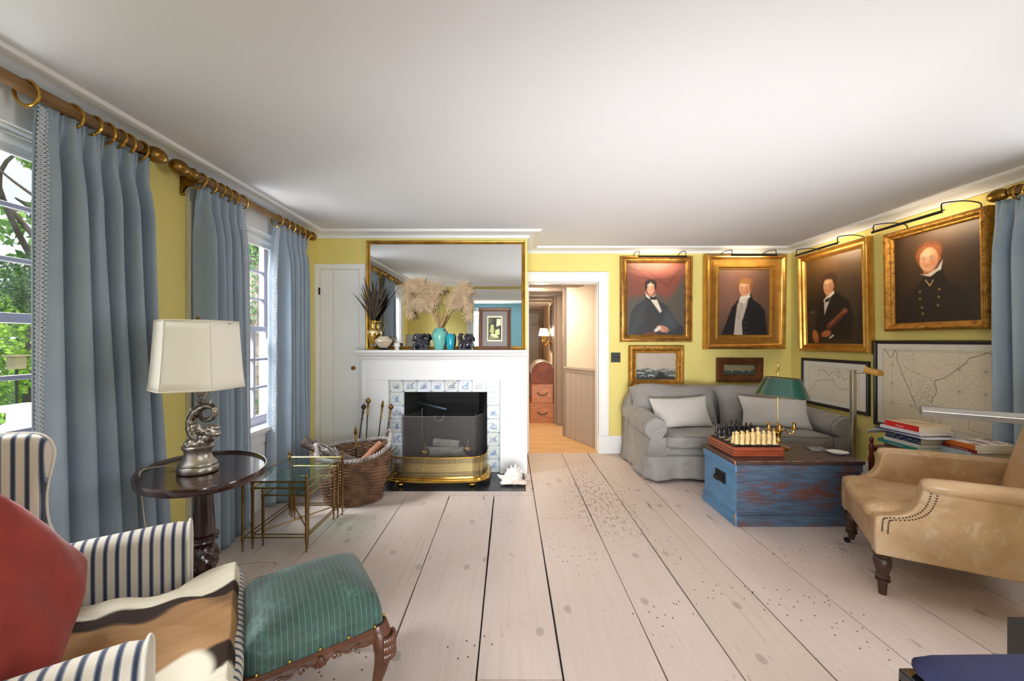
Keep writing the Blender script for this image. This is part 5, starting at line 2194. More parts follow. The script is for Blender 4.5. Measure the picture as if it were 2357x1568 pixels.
k.bump(vo.outputs['Distance'], -0.6, 0.004)
mb.build('fish_body', k.m, lp, W=True)
mb = MB()
h = lpt(487, 992, -0.02)
mb.ball(h, 0.03, 14, 10, (1.15, 0.9, 1.05))
mb.ball(h + Vector((0.022, -0.004, -0.012)), 0.02, 12, 8, (1.2, 0.9, 0.7))
mb.ball(h + Vector((0.02, -0.004, 0.016)), 0.018, 12, 8, (1.2, 0.9, 0.7))
mb.ball(h + Vector((0.006, -0.026, 0.012)), 0.009, 10, 8)
mb.tube([h + Vector((-0.02, -0.02, 0.0)), h + Vector((-0.035, -0.03, 0.022)), h + Vector((-0.03, -0.03, 0.04))], [0.014, 0.01, 0.002], 8)
o = mb.build('fish_head', m_silver, lp, W=True)
remesh(o, 0.003, 1)
mb = MB()
for i in range(16):
    a = i * 2.39
    mb.ball((0.045 * math.cos(a) * (0.5 + 0.5 * (i % 3) / 2), 0.034 * math.sin(a), 0.128 + 0.006 * (i % 3)), 0.021, 10, 6, (1, 1, 0.8))
o = mb.build('wave_mound', m_silver, lp)
remesh(o, 0.003, 1)
mb = MB()      # dorsal fin
fpts = [(444, 1000), (438, 985), (432, 978), (436, 967), (429, 957), (438, 950), (436, 938), (447, 948), (441, 965), (442, 985)]
b0 = len(mb.v)
for dyy in (-0.003, 0.003):
    for p in fpts:
        mb.v.append(lpt(p[0], p[1], dyy))
n = len(fpts)
mb.f.append(tuple(range(n)))
mb.f.append(tuple(range(2 * n - 1, n - 1, -1)))
for i in range(n):
    j = (i + 1) % n
    mb.f.append((i, j, n + j, n + i))
mb.build('dorsal_fin', m_silver, lp, W=True)
mb = MB()
for s_ in (-1, 1):
    mb.tube([lpt(464, 902), lpt(464 + 10 * s_, 912, -0.004), lpt(464 + 17 * s_, 900, -0.008), lpt(464 + 14 * s_, 893, -0.008)], [0.009, 0.009, 0.006, 0.002], 8)
    mb.tube([lpt(470 if s_ > 0 else 460, 925), lpt(470 + 14 * s_, 930, -0.01), lpt(466 + 22 * s_, 918, -0.01)], [0.008, 0.006, 0.001], 8)
mb.build('tail_fin', m_silver, lp, W=True)
# shade
zb, zt = 1.088, 1.392
mb = MB()
shx, shy = LXc - 0.0, LYc
ro = math.radians(30)
k6 = 6
ang = [math.radians(a) for a in (-36, 24, 84, 144, 204, 264)]
ring = []
nper = 10


def hexring(r, z):
    out = []
    for i in range(6):
        a, b_ = ang[i], ang[(i + 1) % 6]
        pa = Vector((r * math.cos(a), r * math.sin(a), z))
        pb = Vector((r * math.cos(b_), r * math.sin(b_), z))
        for j in range(nper):
            t_ = j / nper
            q = pa.lerp(pb, t_)
            bl = 1 + 0.035 * math.sin(PI * t_)
            out.append(Vector((shx + q.x * bl, shy + q.y * bl, z)))
    return out


rsn = []
for i in range(9):
    u = i / 8
    r0 = 0.181 - 0.024 * (u ** 0.75)
    rsn.append(hexring(r0, zb + (zt - zb) * u))
mb.rings(rsn, cap0=False, cap1=False)
m_shade = M('off_white_silk_shade', 'efe9da', 0.75, sheen=0.2)
m_shade.node_tree.nodes['Principled BSDF'].inputs['Transmission Weight'].default_value = 0.0
sh = mb.build('lamp_shade', m_shade, lp, W=True, ang=25, solid=0.002)
mb = MB()
mb.tube(rsn[0], 0.0035, 6, closed=True)
mb.tube(rsn[-1], 0.0035, 6, closed=True)
for i in range(6):
    mb.tube([r_[i * nper] * 1.0 for r_ in rsn], 0.0022, 5)
mb.build('shade_trim', M('ivory_braid', 'd9d0bd', 0.7), sh, W=True)
mb = MB()
mb.tube([lpt(465, 897), Vector((LXc, LYc, zt + 0.012))], 0.004, 8)
mb.tube([Vector((LXc - 0.15, LYc, zt - 0.01)), Vector((LXc + 0.15, LYc, zt - 0.01))], 0.002, 6)
mb.ball((LXc, LYc, zt + 0.018), 0.008)
mb.build('harp', m_oldbrass, lp, W=True)
mb = MB()
cp = [Vector((LXc - 0.08, LYc - 0.01, 0.708)), onZ(395, 1072, 0.714), onZ(335, 1080, 0.716), onZ(322, 1092, 0.717)]
cp += [Vector((cp[-1].x - 0.02, cp[-1].y + 0.02, 0.69)), Vector((cp[-1].x - 0.0, cp[-1].y + 0.03, 0.45)), Vector((cp[-1].x + 0.02, cp[-1].y + 0.06, 0.2)), Vector((-1.62, 1.9, 0.006)), Vector((-1.45, 2.12, 0.005)), Vector((-1.35, 2.2, 0.005)), Vector((-1.42, 2.3, 0.005)), Vector((-1.75, 2.25, 0.005))]
mb.tube(catmull(cp, 6), 0.0024, 6)
mb.build('cord', M('clear_gold_cord', 'cfc5a8', 0.4), lp, W=True)

# ---------------------------------------------------------------- nest of brass and glass tables
m_nest = M('aged_brass_tube', 'a08050', 0.32, 1.0, var='7b5f38', vs=9)
k = NT('clear_table_glass')
gl = k.n('ShaderNodeBsdfGlossy', Roughness=0.02)
tr = k.n('ShaderNodeBsdfTransparent')
tr.inputs['Color'].default_value = (0.86, 0.94, 0.92, 1)
fr = k.n('ShaderNodeLayerWeight', Blend=0.5)
mx = k.n('ShaderNodeMixShader')
k.l(k.math('ADD', k.math('MULTIPLY', k.math('POWER', fr.outputs['Facing'], 4.0), 0.6), 0.03), mx.inputs[0])
k.l(tr.outputs[0], mx.inputs[1])
k.l(gl.outputs[0], mx.inputs[2])
k.l(mx.outputs[0], k.t.nodes['Material Output'].inputs['Surface'])
m_glass = k.m


def nest_table(label, x0, x1, y0, y1, h, cross):
    t = thing('nesting_table', label, 'side table', ((x0 + x1) / 2, (y0 + y1) / 2, 0), 0, 'nest of brass and glass tables')
    cx_, cy_ = (x1 - x0) / 2, (y1 - y0) / 2
    for sx_ in (-1, 1):
        for sy_ in (-1, 1):
            mb = MB()
            mb.lathe([(0.001, 0.0), (0.005, 0.002), (0.0065, 0.008), (0.004, 0.014), (0.0065, 0.05), (0.0085, 0.066), (0.0105, 0.07), (0.0105, 0.078), (0.0088, 0.084), (0.0088, h - 0.022), (0.0105, h - 0.018), (0.0105, h + 0.004), (0.007, h + 0.008), (0.006, h + 0.014), (0.0105, h + 0.022), (0.0095, h + 0.034), (0.004, h + 0.046), (0.001, h + 0.05)], c=(sx_ * cx_, sy_ * cy_, 0), n=14)
            mb.build('leg', m_nest, t)
    fr_ = MB()
    for (a, b_) in (((-1, -1), (1, -1)), ((1, -1), (1, 1)), ((1, 1), (-1, 1)), ((-1, 1), (-1, -1))):
        p, q = Vector((a[0] * cx_, a[1] * cy_, h - 0.004)), Vector((b_[0] * cx_, b_[1] * cy_, h - 0.004))
        fr_.tube([p, q], 0.0055, 4)
        p2, q2 = Vector((p.x, p.y, 0.105)), Vector((q.x, q.y, 0.105))
    fr_.build('rail', m_nest, t)
    fr_ = MB()
    for (a, b_) in (((-1, -1), (-1, 1)), ((1, 1), (-1, 1)), ((1, -1), (1, 1))) if not cross else ():
        fr_.tube([(a[0] * cx_, a[1] * cy_, 0.09), (b_[0] * cx_, b_[1] * cy_, 0.09)], 0.0042, 6)
    if cross:
        fr_.tube([(-cx_, -cy_, 0.095), (cx_, cy_, 0.095)], 0.0042, 6)
        fr_.tube([(cx_, -cy_, 0.095), (-cx_, cy_, 0.095)], 0.0042, 6)
        fr_.ball((0, 0, 0.10), 0.009)
    else:
        fr_.tube([(-cx_, -cy_, 0.09), (cx_, -cy_, 0.09)], 0.0042, 6)
    fr_.build('stretcher', m_nest, t)
    g = MB()
    g.box(-cx_ + 0.006, cx_ - 0.006, -cy_ + 0.006, cy_ - 0.006, h - 0.003, h + 0.002)
    g.build('glass_top', m_glass, t, smooth=False)


nest_table('largest of the nest of three brass and glass side tables', -1.66, -1.267, 2.41, 2.92, 0.437, False)
nest_table('middle one of the nest of three brass and glass side tables', -1.625, -1.285, 2.45, 2.885, 0.383, False)
nest_table('smallest and lowest of the nest of three brass and glass tables', -1.585, -1.30, 2.49, 2.85, 0.322, True)

# ================================================================ slipcovered sofa
m_slip = M('grey_slipcover', '928e8a', 0.85, var='878380', vs=2.5, sheen=0.2)
k = NT('slip_tmp')
kk_ = NT.__new__(NT)
kk_.m = m_slip
kk_.t = m_slip.node_tree
kk_.b = kk_.t.nodes['Principled BSDF']
kk_.tc = kk_.t.nodes.new('ShaderNodeTexCoord')
kk_.bump(kk_.noise(kk_.mapping((1, 1, 1.6)), 6.5, 1, 0.4, 0.6), 0.45, 0.05)
m_slip_pipe = M('slipcover_piping', '797571', 0.8)
SX0, SX1, SY0, SY1 = 1.235, 3.19, 3.62, 4.47
sf = thing('sofa', 'grey slipcovered two-seat sofa with rolled arms under the portraits', 'sofa', ((SX0 + SX1) / 2, SY0, 0))


def wr(x, y, z, a=0.004):
    return a * (math.sin(17 * x + 9 * z) + math.sin(23 * y - 11 * z + 2) + math.sin(31 * z + 7 * x))


# body behind the skirt
mb = MB()
mb.box(SX0 + 0.06, SX1 - 0.06, SY0 + 0.03, SY1 - 0.02, 0.05, 0.3)
mb.build('frame_base', m_slip, sf, W=True, bevel=0.02)
for s in (-1, 1):
    xin = SX0 + 0.20 if s < 0 else SX1 - 0.20
    xo = SX0 if s < 0 else SX1
    cx_ = (xin + xo) / 2 + s * 0.0
    r_ = 0.108
    prof = []
    for a in range(-60, 245, 12):
        t_ = math.radians(a)
        prof.append((cx_ + s * r_ * math.cos(t_), 0.490 + r_ * math.sin(t_) * 1.0))
    prof = [(xo - s * 0.028, 0.22), (xo - s * 0.03, 0.36)] + prof[0:] + [(xin + s * 0.0, 0.40), (xin, 0.22)]
    mb = MB()
    rs = []
    N_ = 22
    for i in range(N_ + 1):
        u = i / N_
        y = SY0 + (SY1 - SY0 - 0.08) * u
        rise = 0.045 * max(0, (u - 0.1)) ** 1.5
        e = 1.0
        if i == 0:
            e = 0.93
        ring = []
        for (x, z) in prof:
            xx = cx_ + (x - cx_) * e
            zz = 0.42 + (z - 0.42) * e + (rise if z > 0.35 else 0)
            ring.append((xx + wr(x, y, z, 0.0025), y + (0.0 if i else -0.008), zz + wr(z, x, y, 0.0025)))
        rs.append(ring)
    mb.rings(rs)
    am = mb.build('arm', m_slip, sf, W=True, ang=75)
    mb = MB()
    mb.tube([Vector(p) + Vector((0, -0.004, 0)) for p in rs[1]], 0.004, 6)
    mb.build('piping', m_slip_pipe, am, W=True)
# back
mb = MB()
rs = []
for i in range(25):
    u = i / 24
    x = SX0 + 0.02 + (SX1 - SX0 - 0.04) * u
    top = 0.79 + 0.025 * math.sin(PI * u) + 0.008 * math.sin(9 * u) - 0.16 * max(0, 1 - u / 0.05) ** 2 - 0.16 * max(0, 1 - (1 - u) / 0.05) ** 2
    rs.append([(x, SY1 - 0.20, 0.2), (x, SY1 - 0.19, top - 0.08), (x, SY1 - 0.16, top - 0.02), (x, SY1 - 0.10, top), (x, SY1 - 0.03, top - 0.03), (x, SY1, top - 0.12), (x, SY1, 0.1)])
mb.rings(rs)
mb.build('back', m_slip, sf, W=True, ang=80)
# seat cushion
mb = xf(rbox_mb(SX1 - SX0 - 0.40, 0.62, 0.14, 0.05, 7, 0.014), Matrix.Translation(((SX0 + SX1) / 2, SY0 + 0.30, 0.355)))
mb.v = [Vector((p.x, p.y + wr(p.x, p.y, p.z, 0.003), p.z + wr(p.y, p.x, p.z, 0.005))) for p in mb.v]
se = mb.build('seat_cushion', m_slip, sf, W=True, ang=180)
mb = MB()
zc = (0.412, 0.298)
for z in zc:
    mb.tube([(SX0 + 0.22, SY0 + 0.03, z), (SX0 + 0.24, SY0 - 0.004, z)] + [(SX0 + 0.26 + (SX1 - SX0 - 0.52) * i / 20, SY0 - 0.007 + 0.003 * math.sin(i), z + 0.004 * math.sin(i * 0.9)) for i in range(21)] + [(SX1 - 0.24, SY0 - 0.004, z), (SX1 - 0.22, SY0 + 0.03, z)], 0.004, 6)
mb.build('piping', m_slip_pipe, se, W=True)
# front border under the seat
mb = MB()
mb.box(SX0 + 0.19, SX1 - 0.19, SY0 + 0.012, SY0 + 0.05, 0.2, 0.31)
mb.build('front_border', m_slip, sf, W=True, bevel=0.012)
# back cushions
for i, (xa, xb, rot) in enumerate(((SX0 + 0.03, 2.17, 0.0), (2.18, SX1 - 0.05, 0.0))):
    cu = cushion_mb(xb - xa, 0.47, 0.26, 34, 24, 0.45, 0.30, 1.0, 4 + i, 0.010)
    T = Matrix.Translation(((xa + xb) / 2, SY1 - 0.29, 0.615)) @ Matrix.Rotation(math.radians(72), 4, 'X')
    xf(cu, T)
    cu.v = [Vector((p.x, p.y + 0.010 * math.sin(9 * p.x + 7 * p.z), p.z + 0.016 * math.sin(6 * p.x + i * 2) * (p.z > 0.6) - 0.05 * (max(0, (p.z - 0.6) / 0.22) ** 2) * (max(0, abs(p.x - (xa + xb) / 2) / ((xb - xa) / 2) - 0.55) / 0.45) ** 2 + wr(p.x, p.z, p.y, 0.004))) for p in cu.v]
    bc = cu.build('back_cushion', m_slip, sf, W=True, ang=180)
# skirt with box pleats
mb = MB()
pathp = []
x0_, x1_, y0_, y1_ = SX0 + 0.03, SX1 - 0.03, SY0 + 0.0, SY1 - 0.04


def seg(p, q, n, pl0, pl1):
    out = []
    for i in range(n):
        out.append((p[0] + (q[0] - p[0]) * i / n, p[1] + (q[1] - p[1]) * i / n))
    return out


pts = seg((x0_, y1_), (x0_, y0_), 24, 0, 1) + seg((x0_, y0_), (x1_, y0_), 60, 0, 0) + seg((x1_, y0_), (x1_, y1_), 24, 0, 0) + [(x1_, y1_)]
nl = len(pts)
rs = [[] for _ in range(9)]
for j, p in enumerate(pts):
    if j < 24:
        nn_ = Vector((-1, 0))
        s_ = p[1]
    elif j < 84:
        nn_ = Vector((0, -1))
        s_ = p[0]
    else:
        nn_ = Vector((1, 0))
        s_ = p[1]
    corner = min(math.hypot(p[0] - x0_, p[1] - y0_), math.hypot(p[0] - x1_, p[1] - y0_))
    if j == 24:
        nn_ = Vector((-0.7, -0.7))
    if j == 84:
        nn_ = Vector((0.7, -0.7))
    for i in range(9):
        v = i / 8
        fl_ = 0.035 * v + 0.016 * v * math.sin(15 * s_) + 0.008 * v * math.sin(37 * s_)
        pin = -0.045 * math.exp(-(corner / 0.022) ** 2) * min(1, v * 2.0) + 0.03 * v * math.exp(-((corner - 0.055) / 0.03) ** 2)
        z = 0.235 - 0.213 * v + (0.012 * math.sin(5 * s_) * v if 24 < j < 84 else 0)
        o_ = fl_ + pin
        rs[i].append((p[0] + nn_.x * o_, p[1] + nn_.y * o_, z))
b0 = 0
mb.rings([list(x) for x in zip(*rs)], close_u=False)
sk = mb.build('skirt', m_slip, sf, W=True, ang=180, solid=0.003)
mb = MB()
mb.tube([(p[0], p[1] - (0.003 if 24 <= j <= 84 else 0), 0.238) for j, p in enumerate(pts)], 0.0045, 6)
mb.build('piping', m_slip_pipe, sk, W=True)

m_pil = M('oatmeal_woven', 'cbc6bf', 0.9, var='b9b3ad', vs=90, bump=0.3, bs=160)
for (cx_, cz_, w_, h_, ry, yaw, lab) in ((1567, 948, 0.60, 0.31, -2, 4, 'oatmeal woven lumbar pillow on the left half of the grey sofa'),
                                       (1783, 948, 0.66, 0.31, 2, -6, 'oatmeal woven lumbar pillow on the right half of the grey sofa')):
    c = at(cx_, cz_, 3.93)
    cu = cushion_mb(w_, h_, 0.13, 30, 20, 0.6, 0.36, 1.0, cx_, 0.004)
    o = cu.build('lumbar_pillow', m_pil, None, ang=180)
    tag(o, lab, 'pillow', 'oatmeal pillows on the sofa')
    o.location = (c.x, 3.93, 0.435 + h_ / 2 * 0.97)
    o.rotation_euler = (math.radians(68), math.radians(ry), math.radians(yaw))

# ================================================================ blue trunk
k = NT('worn_blue_paint')
mp = k.mapping((1.2, 2.0, 7.0))
n1 = k.noise(mp, 2.0, 6, 0.7, 0.8)
n2 = k.noise(k.mapping((0.8, 1.4, 2.6), loc=(3, 1, 2)), 2.6, 6, 0.75, 0.6)
n3 = k.noise(k.mapping((2.5, 4, 60)), 2.2, 5, 0.7)
s = k.n('ShaderNodeSeparateXYZ')
k.l(k.tc.outputs['Object'], s.inputs[0])
side = k.math('LESS_THAN', s.outputs['X'], -0.4385)          # left end keeps its paint
blue = k.ramp(n1, [(0.3, lin('38434f')), (0.5, lin('46607a')), (0.7, lin('567088'))])
blue2 = k.ramp(n1, [(0.3, lin('3f78a8')), (0.6, lin('5b98c6')), (0.75, lin('74aad0'))])
b_ = k.mix(side, blue, blue2)
grime = k.ramp(n3, [(0.42, (0, 0, 0, 1)), (0.62, (0.85, 0.85, 0.85, 1))])
b_ = k.mix(k.mix(side, grime, k.math('MULTIPLY', 0.25, 1.0)), b_, lin('3d3a40'))
wearf = k.math('GREATER_THAN', k.math('SUBTRACT', n2, k.math('MULTIPLY', side, 0.09)), 0.585)
wsoft = k.ramp(k.math('ADD', n2, k.math('MULTIPLY', k.math('SUBTRACT', n3, 0.5), 0.25)), [(0.50, (0, 0, 0, 1)), (0.60, (0.9, 0.9, 0.9, 1))])
b_ = k.mix(k.math('MULTIPLY', wsoft, k.math('SUBTRACT', 1.0, k.math('MULTIPLY', side, 0.8))), b_, lin('65392a'))
k.col(b_)
k.b.inputs['Roughness'].default_value = 0.45
k.bump(n3, 0.15, 0.004)
m_trunk = k.m
k = NT('worn_trunk_lid')
n1 = k.noise(k.mapping((3, 14, 3)), 2.2, 6, 0.7, 0.4)
n2 = k.noise(k.mapping((1, 1, 1)), 4.5, 4, 0.7)
n3 = k.noise(k.mapping((40, 40, 40)), 1.5, 2, 0.5)
c = k.ramp(n1, [(0.35, lin('33272a')), (0.55, lin('4a3430')), (0.75, lin('41424c'))])
geo = k.n('ShaderNodeNewGeometry')
pt_ = k.math('GREATER_THAN', k.noise(k.mapping((3, 3, 3), loc=(2, 2, 2)), 3.0, 5, 0.7), 0.66)
k.col(k.mix(k.math('MULTIPLY', k.math('GREATER_THAN', k.noise(k.mapping((9, 9, 9)), 1.3, 4, 0.7), 0.56), pt_), c, lin('c48a5c')))
k.b.inputs['Roughness'].default_value = 0.35
m_lid = k.m
m_rawpine = M('bare_pine_edge', 'c08a5e', 0.6, var='8a5a3c', vs=30)
TX0, TX1, TY0, TY1, TZ = 1.563, 2.468, 2.738, 3.212, 0.460
tr_ = thing('trunk', 'worn blue painted wooden trunk used as a coffee table before the sofa', 'trunk', ((TX0 + TX1) / 2, (TY0 + TY1) / 2, 0))
mb = MB()
mb.box(TX0 + 0.012, TX1 - 0.012, TY0 + 0.012, TY1 - 0.012, 0.02, TZ - 0.03)
bdy = mb.build('body', m_trunk, tr_, W=True, smooth=False, bevel=0.003)
mb = MB()
for (p, q, r0, r1) in ((TX0 + 0.005, TX1 - 0.005, TY0 + 0.005, TY1 - 0.005),):
    mb.box(p, q, r0, r1, TZ - 0.082, TZ - 0.031)
o = mb.build('upper_band', m_trunk, tr_, W=True, smooth=False, bevel=0.003)
mb = MB()
mb.box(TX0, TX1, TY0, TY1, 0.0, 0.078)
mb.box(TX0 + 0.005, TX1 - 0.005, TY0 + 0.005, TY1 - 0.005, 0.078, 0.092)
mb.build('plinth', m_trunk, tr_, W=True, smooth=False, bevel=0.004)
mb = MB()
mb.box(TX0 - 0.004, TX1 + 0.006, TY0 - 0.004, TY1 + 0.004, TZ - 0.028, TZ)
mb.build('lid', m_lid, tr_, W=True, smooth=False, bevel=0.004, seg=3)
rnd = random.Random(8)
mb = MB()      # chipped pale edge along the lid
x = TX0 + 0.02
while x < TX1 - 0.05:
    L_ = rnd.uniform(0.03, 0.16)
    if rnd.random() < 0.75:
        zz = TZ - 0.001
        mb.tube([(x, TY0 - 0.003, zz), (x + L_ * 0.5, TY0 - 0.003, zz + 0.0004), (min(TX1, x + L_), TY0 - 0.003, zz)], [0.001, 0.0022, 0.0008], 5)
    x += L_ + rnd.uniform(0.0, 0.03)
mb.tube([(TX0 - 0.003, TY0 - 0.003, TZ), (TX0 - 0.003, TY0 - 0.003, TZ - 0.026)], [0.0055, 0.004], 6)
mb.tube([(TX0 - 0.002, TY0 - 0.002, TZ), (TX0 - 0.002, TY0 + 0.10, TZ)], [0.004, 0.001], 5)
mb.tube([(TX0 + 0.0, TY0 + 0.0, 0.0), (TX0 + 0.0, TY0, 0.09)], [0.001, 0.0045], 5)
mb.build('bare_wood_edge', m_rawpine, tr_, W=True)
mb = MB()
hy, hz = 2.947, 0.285
mb.box(TX0 - 0.0, TX0 + 0.014, hy - 0.065, hy + 0.065, hz - 0.04, hz + 0.04)
pl_ = mb.build('handle_plate', m_black, tr_, W=True, smooth=False, bevel=0.002)
mb = MB()
mb.tube(catmull([(TX0 - 0.002, hy - 0.04, hz + 0.012), (TX0 - 0.02, hy - 0.042, hz - 0.008), (TX0 - 0.026, hy - 0.02, hz - 0.02), (TX0 - 0.026, hy + 0.02, hz - 0.02), (TX0 - 0.02, hy + 0.042, hz - 0.008), (TX0 - 0.002, hy + 0.04, hz + 0.012)], 5), 0.006, 8)
mb.build('handle', m_black, pl_, W=True)

# ---------------------------------------------------------------- chess set
m_box = M('reddish_cherry_box', '9b4a30', 0.35, var='84391f', vs=9, vscale=(0.5, 3, 3))
BX0, BX1, BY0, BY1, BZ = 1.607, 1.985, 2.842, 3.206, TZ
cb = thing('chess_box', 'stepped reddish wooden chess box with a black board top on the trunk', 'chess board', ((BX0 + BX1) / 2, (BY0 + BY1) / 2, BZ))
for i in range(3):
    z = BZ + 0.0005 + i * 0.0215
    mb = MB()
    rs = []
    for (ins, zz) in ((0.006, z), (0.0, z + 0.002), (0.0, z + 0.007), (0.010, z + 0.0165), (0.010, z + 0.0212)):
        rs.append([(BX0 + ins, BY0 + ins, zz), (BX1 - ins, BY0 + ins, zz), (BX1 - ins, BY1 - ins, zz), (BX0 + ins, BY1 - ins, zz)])
    mb.rings(rs)
    mb.build('tier', m_box, cb, W=True, smooth=False)
bx0, bx1, by0, by1 = 1.629, 1.965, 2.862, 3.195
bz0, bz1 = BZ + 0.0652, BZ + 0.080
mb = MB()
mb.box(bx0, bx1, by0, by1, bz0, bz1)
bd = mb.build('board', M('black_board', '17161a', 0.15), cb, W=True, smooth=False, bevel=0.0015)
k = NT('chess_squares')
ck = k.n('ShaderNodeTexChecker')
ck.inputs['Scale'].default_value = 1.0
ck.inputs['Color1'].default_value = lin('e0cfa6')
ck.inputs['Color2'].default_value = lin('16161a')
k.l(k.mapping((25, 25, 1), (0, 0, 0), 'Object', (100.0, 100.0, 0.5)), ck.inputs['Vector'])
k.col(ck.outputs['Color'])
k.b.inputs['Roughness'].default_value = 0.2
mb = MB()
qx0, qy0 = (bx0 + bx1) / 2 - 0.16, (by0 + by1) / 2 - 0.16
mb.box(qx0, qx0 + 0.32, qy0, qy0 + 0.32, bz1, bz1 + 0.0012)
q_ = mb.build('playing_squares', k.m, bd, W=True, smooth=False)
m_ivory = M('ivory_resin', 'e8cf94', 0.4, var='d8b676', vs=60)
m_ebony = M('ebony_resin', '1b191a', 0.22, var='2e2a2a', vs=60)
HT = {'rook': 0.098, 'knight': 0.100, 'bishop': 0.103, 'queen': 0.116, 'king': 0.127, 'pawn': 0.082}


def chessman(kind, h):
    mb = MB()
    r = 0.0165
    base = [(0.001, 0.0), (r, 0.0), (r, 0.004), (r * 0.93, 0.007), (r, 0.010), (r * 0.95, 0.014), (r * 0.72, 0.020)]
    if kind == 'rook':
        pr = base + [(0.011, h * 0.35), (0.0095, h * 0.6), (0.0085, h * 0.78), (0.011, h * 0.8), (0.0108, h * 0.84), (0.006, h * 0.93), (0.001, h)]
    elif kind == 'pawn':
        pr = base + [(0.0105, h * 0.35), (0.011, h * 0.5), (0.0085, h * 0.68), (0.0055, h * 0.74), (0.0078, h * 0.82), (0.0075, h * 0.9), (0.004, h * 0.97), (0.001, h)]
    else:
        pr = base + [(0.0125, h * 0.3), (0.0115, h * 0.45), (0.0135, h * 0.6), (0.0125, h * 0.70), (0.006, h * 0.76), (0.0072, h * 0.80), (0.0082, h * 0.85), (0.0075, h * 0.89)]
        if kind == 'king':
            pr += [(0.0095, h * 0.92), (0.010, h * 0.955), (0.006, h * 0.96), (0.003, h * 0.975), (0.001, h)]
        elif kind == 'queen':
            pr += [(0.0088, h * 0.93), (0.0095, h * 0.97), (0.004, h * 0.965), (0.001, h)]
        elif kind == 'bishop':
            pr += [(0.0078, h * 0.91), (0.005, h * 0.96), (0.001, h)]
        else:
            pr += [(0.0085, h * 0.92), (0.006, h * 0.97), (0.001, h)]
    mb.lathe(pr, n=16)
    if kind not in ('rook', 'pawn'):
        # draped figure: folded arms, robe edge
        mb.tube([(-0.011, 0, h * 0.66), (-0.012, -0.006, h * 0.52), (-0.002, -0.013, h * 0.52)], 0.0035, 6)
        mb.tube([(0.011, 0, h * 0.66), (0.012, -0.006, h * 0.50), (0.002, -0.0135, h * 0.50)], 0.0035, 6)
        mb.tube([(0, -0.0125, h * 0.62), (0.001, -0.0135, h * 0.3), (0, -0.0135, h * 0.18)], 0.0016, 5)
    if kind == 'knight':
        mb.tube([(0.008, -0.004, h * 0.25), (0.013, -0.008, h * 0.5), (0.012, -0.01, h * 0.75)], 0.002, 5)
        mb.ball((0, -0.012, h * 0.4), 0.007, 8, 6, (1, 0.5, 1.4))
    if kind == 'king':
        for a in range(6):
            mb.ball((0.009 * math.cos(a * PI / 3), 0.009 * math.sin(a * PI / 3), h * 0.965), 0.002, 6, 4)
    return mb


order = ['rook', 'knight', 'bishop', 'queen', 'king', 'bishop', 'knight', 'rook']
place = ['at the left end', 'second from the left', 'third from the left', 'fourth from the left', 'fifth from the left', 'third from the right', 'second from the right', 'at the right end']
zt_ = bz1 + 0.0013
proto = {}
for (col_, mt, row, prow, rown, prown, grp) in (('ivory', m_ivory, 0, 1, 'front row', 'second row', 'ivory chess pieces'), ('ebony', m_ebony, 7, 6, 'back row', 'row before the back row', 'ebony chess pieces')):
    for i in range(8):
        kd = order[i]
        key = (col_, kd)
        x, y = qx0 + 0.02 + 0.04 * i, qy0 + 0.02 + 0.04 * row
        if key not in proto:
            proto[key] = chessman(kd, HT[kd]).build('chess_' + kd, mt, None)
            o = proto[key]
        else:
            o = proto[key].copy()
            C.objects.link(o)
        tag(o, '%s chess %s %s of the %s' % (col_, kd, place[i], rown), 'chess piece', grp)
        o.location = (x, y, zt_)
        key = (col_, 'pawn')
        y = qy0 + 0.02 + 0.04 * prow
        if key not in proto:
            proto[key] = chessman('pawn', HT['pawn']).build('chess_pawn', mt, None)
            o = proto[key]
        else:
            o = proto[key].copy()
            C.objects.link(o)
        tag(o, '%s chess pawn %s of the %s' % (col_, place[i], prown), 'chess piece', grp)
        o.location = (x + 0.002 * math.sin(i * 5), y, zt_)

# ---------------------------------------------------------------- bouillotte lamp
m_cbrass = M('candle_brass', 'd8b067', 0.2, 1.0)
bl = thing('bouillotte_lamp', 'brass three-candle lamp with a dark green metal shade on the trunk', 'lamp', (2.10, 3.09, TZ + 0.0005))
mb = MB()
mb.lathe([(0.001, 0.0), (0.075, 0.0), (0.078, 0.006), (0.07, 0.012), (0.03, 0.016), (0.02, 0.022), (0.012, 0.035), (0.016, 0.045), (0.022, 0.055), (0.014, 0.068), (0.010, 0.08), (0.018, 0.09), (0.026, 0.11), (0.028, 0.125), (0.02, 0.14), (0.024, 0.147), (0.012, 0.155), (0.001, 0.156)], n=28)
mb.build('base', m_cbrass, bl)
mb = MB()
mb.lathe([(0.0045, 0.15), (0.0045, 0.585), (0.008, 0.588), (0.009, 0.596), (0.005, 0.604), (0.010, 0.612), (0.006, 0.622), (0.0095, 0.632), (0.005, 0.642), (0.007, 0.656), (0.003, 0.668), (0.006, 0.674), (0.001, 0.682)], n=12)
mb.tube([(0, 0, 0.60), (-0.02, 0, 0.60), (-0.024, 0, 0.60)], 0.003, 6)
mb.ball((-0.027, 0, 0.60), 0.005)
mb.build('pole', m_cbrass, bl)
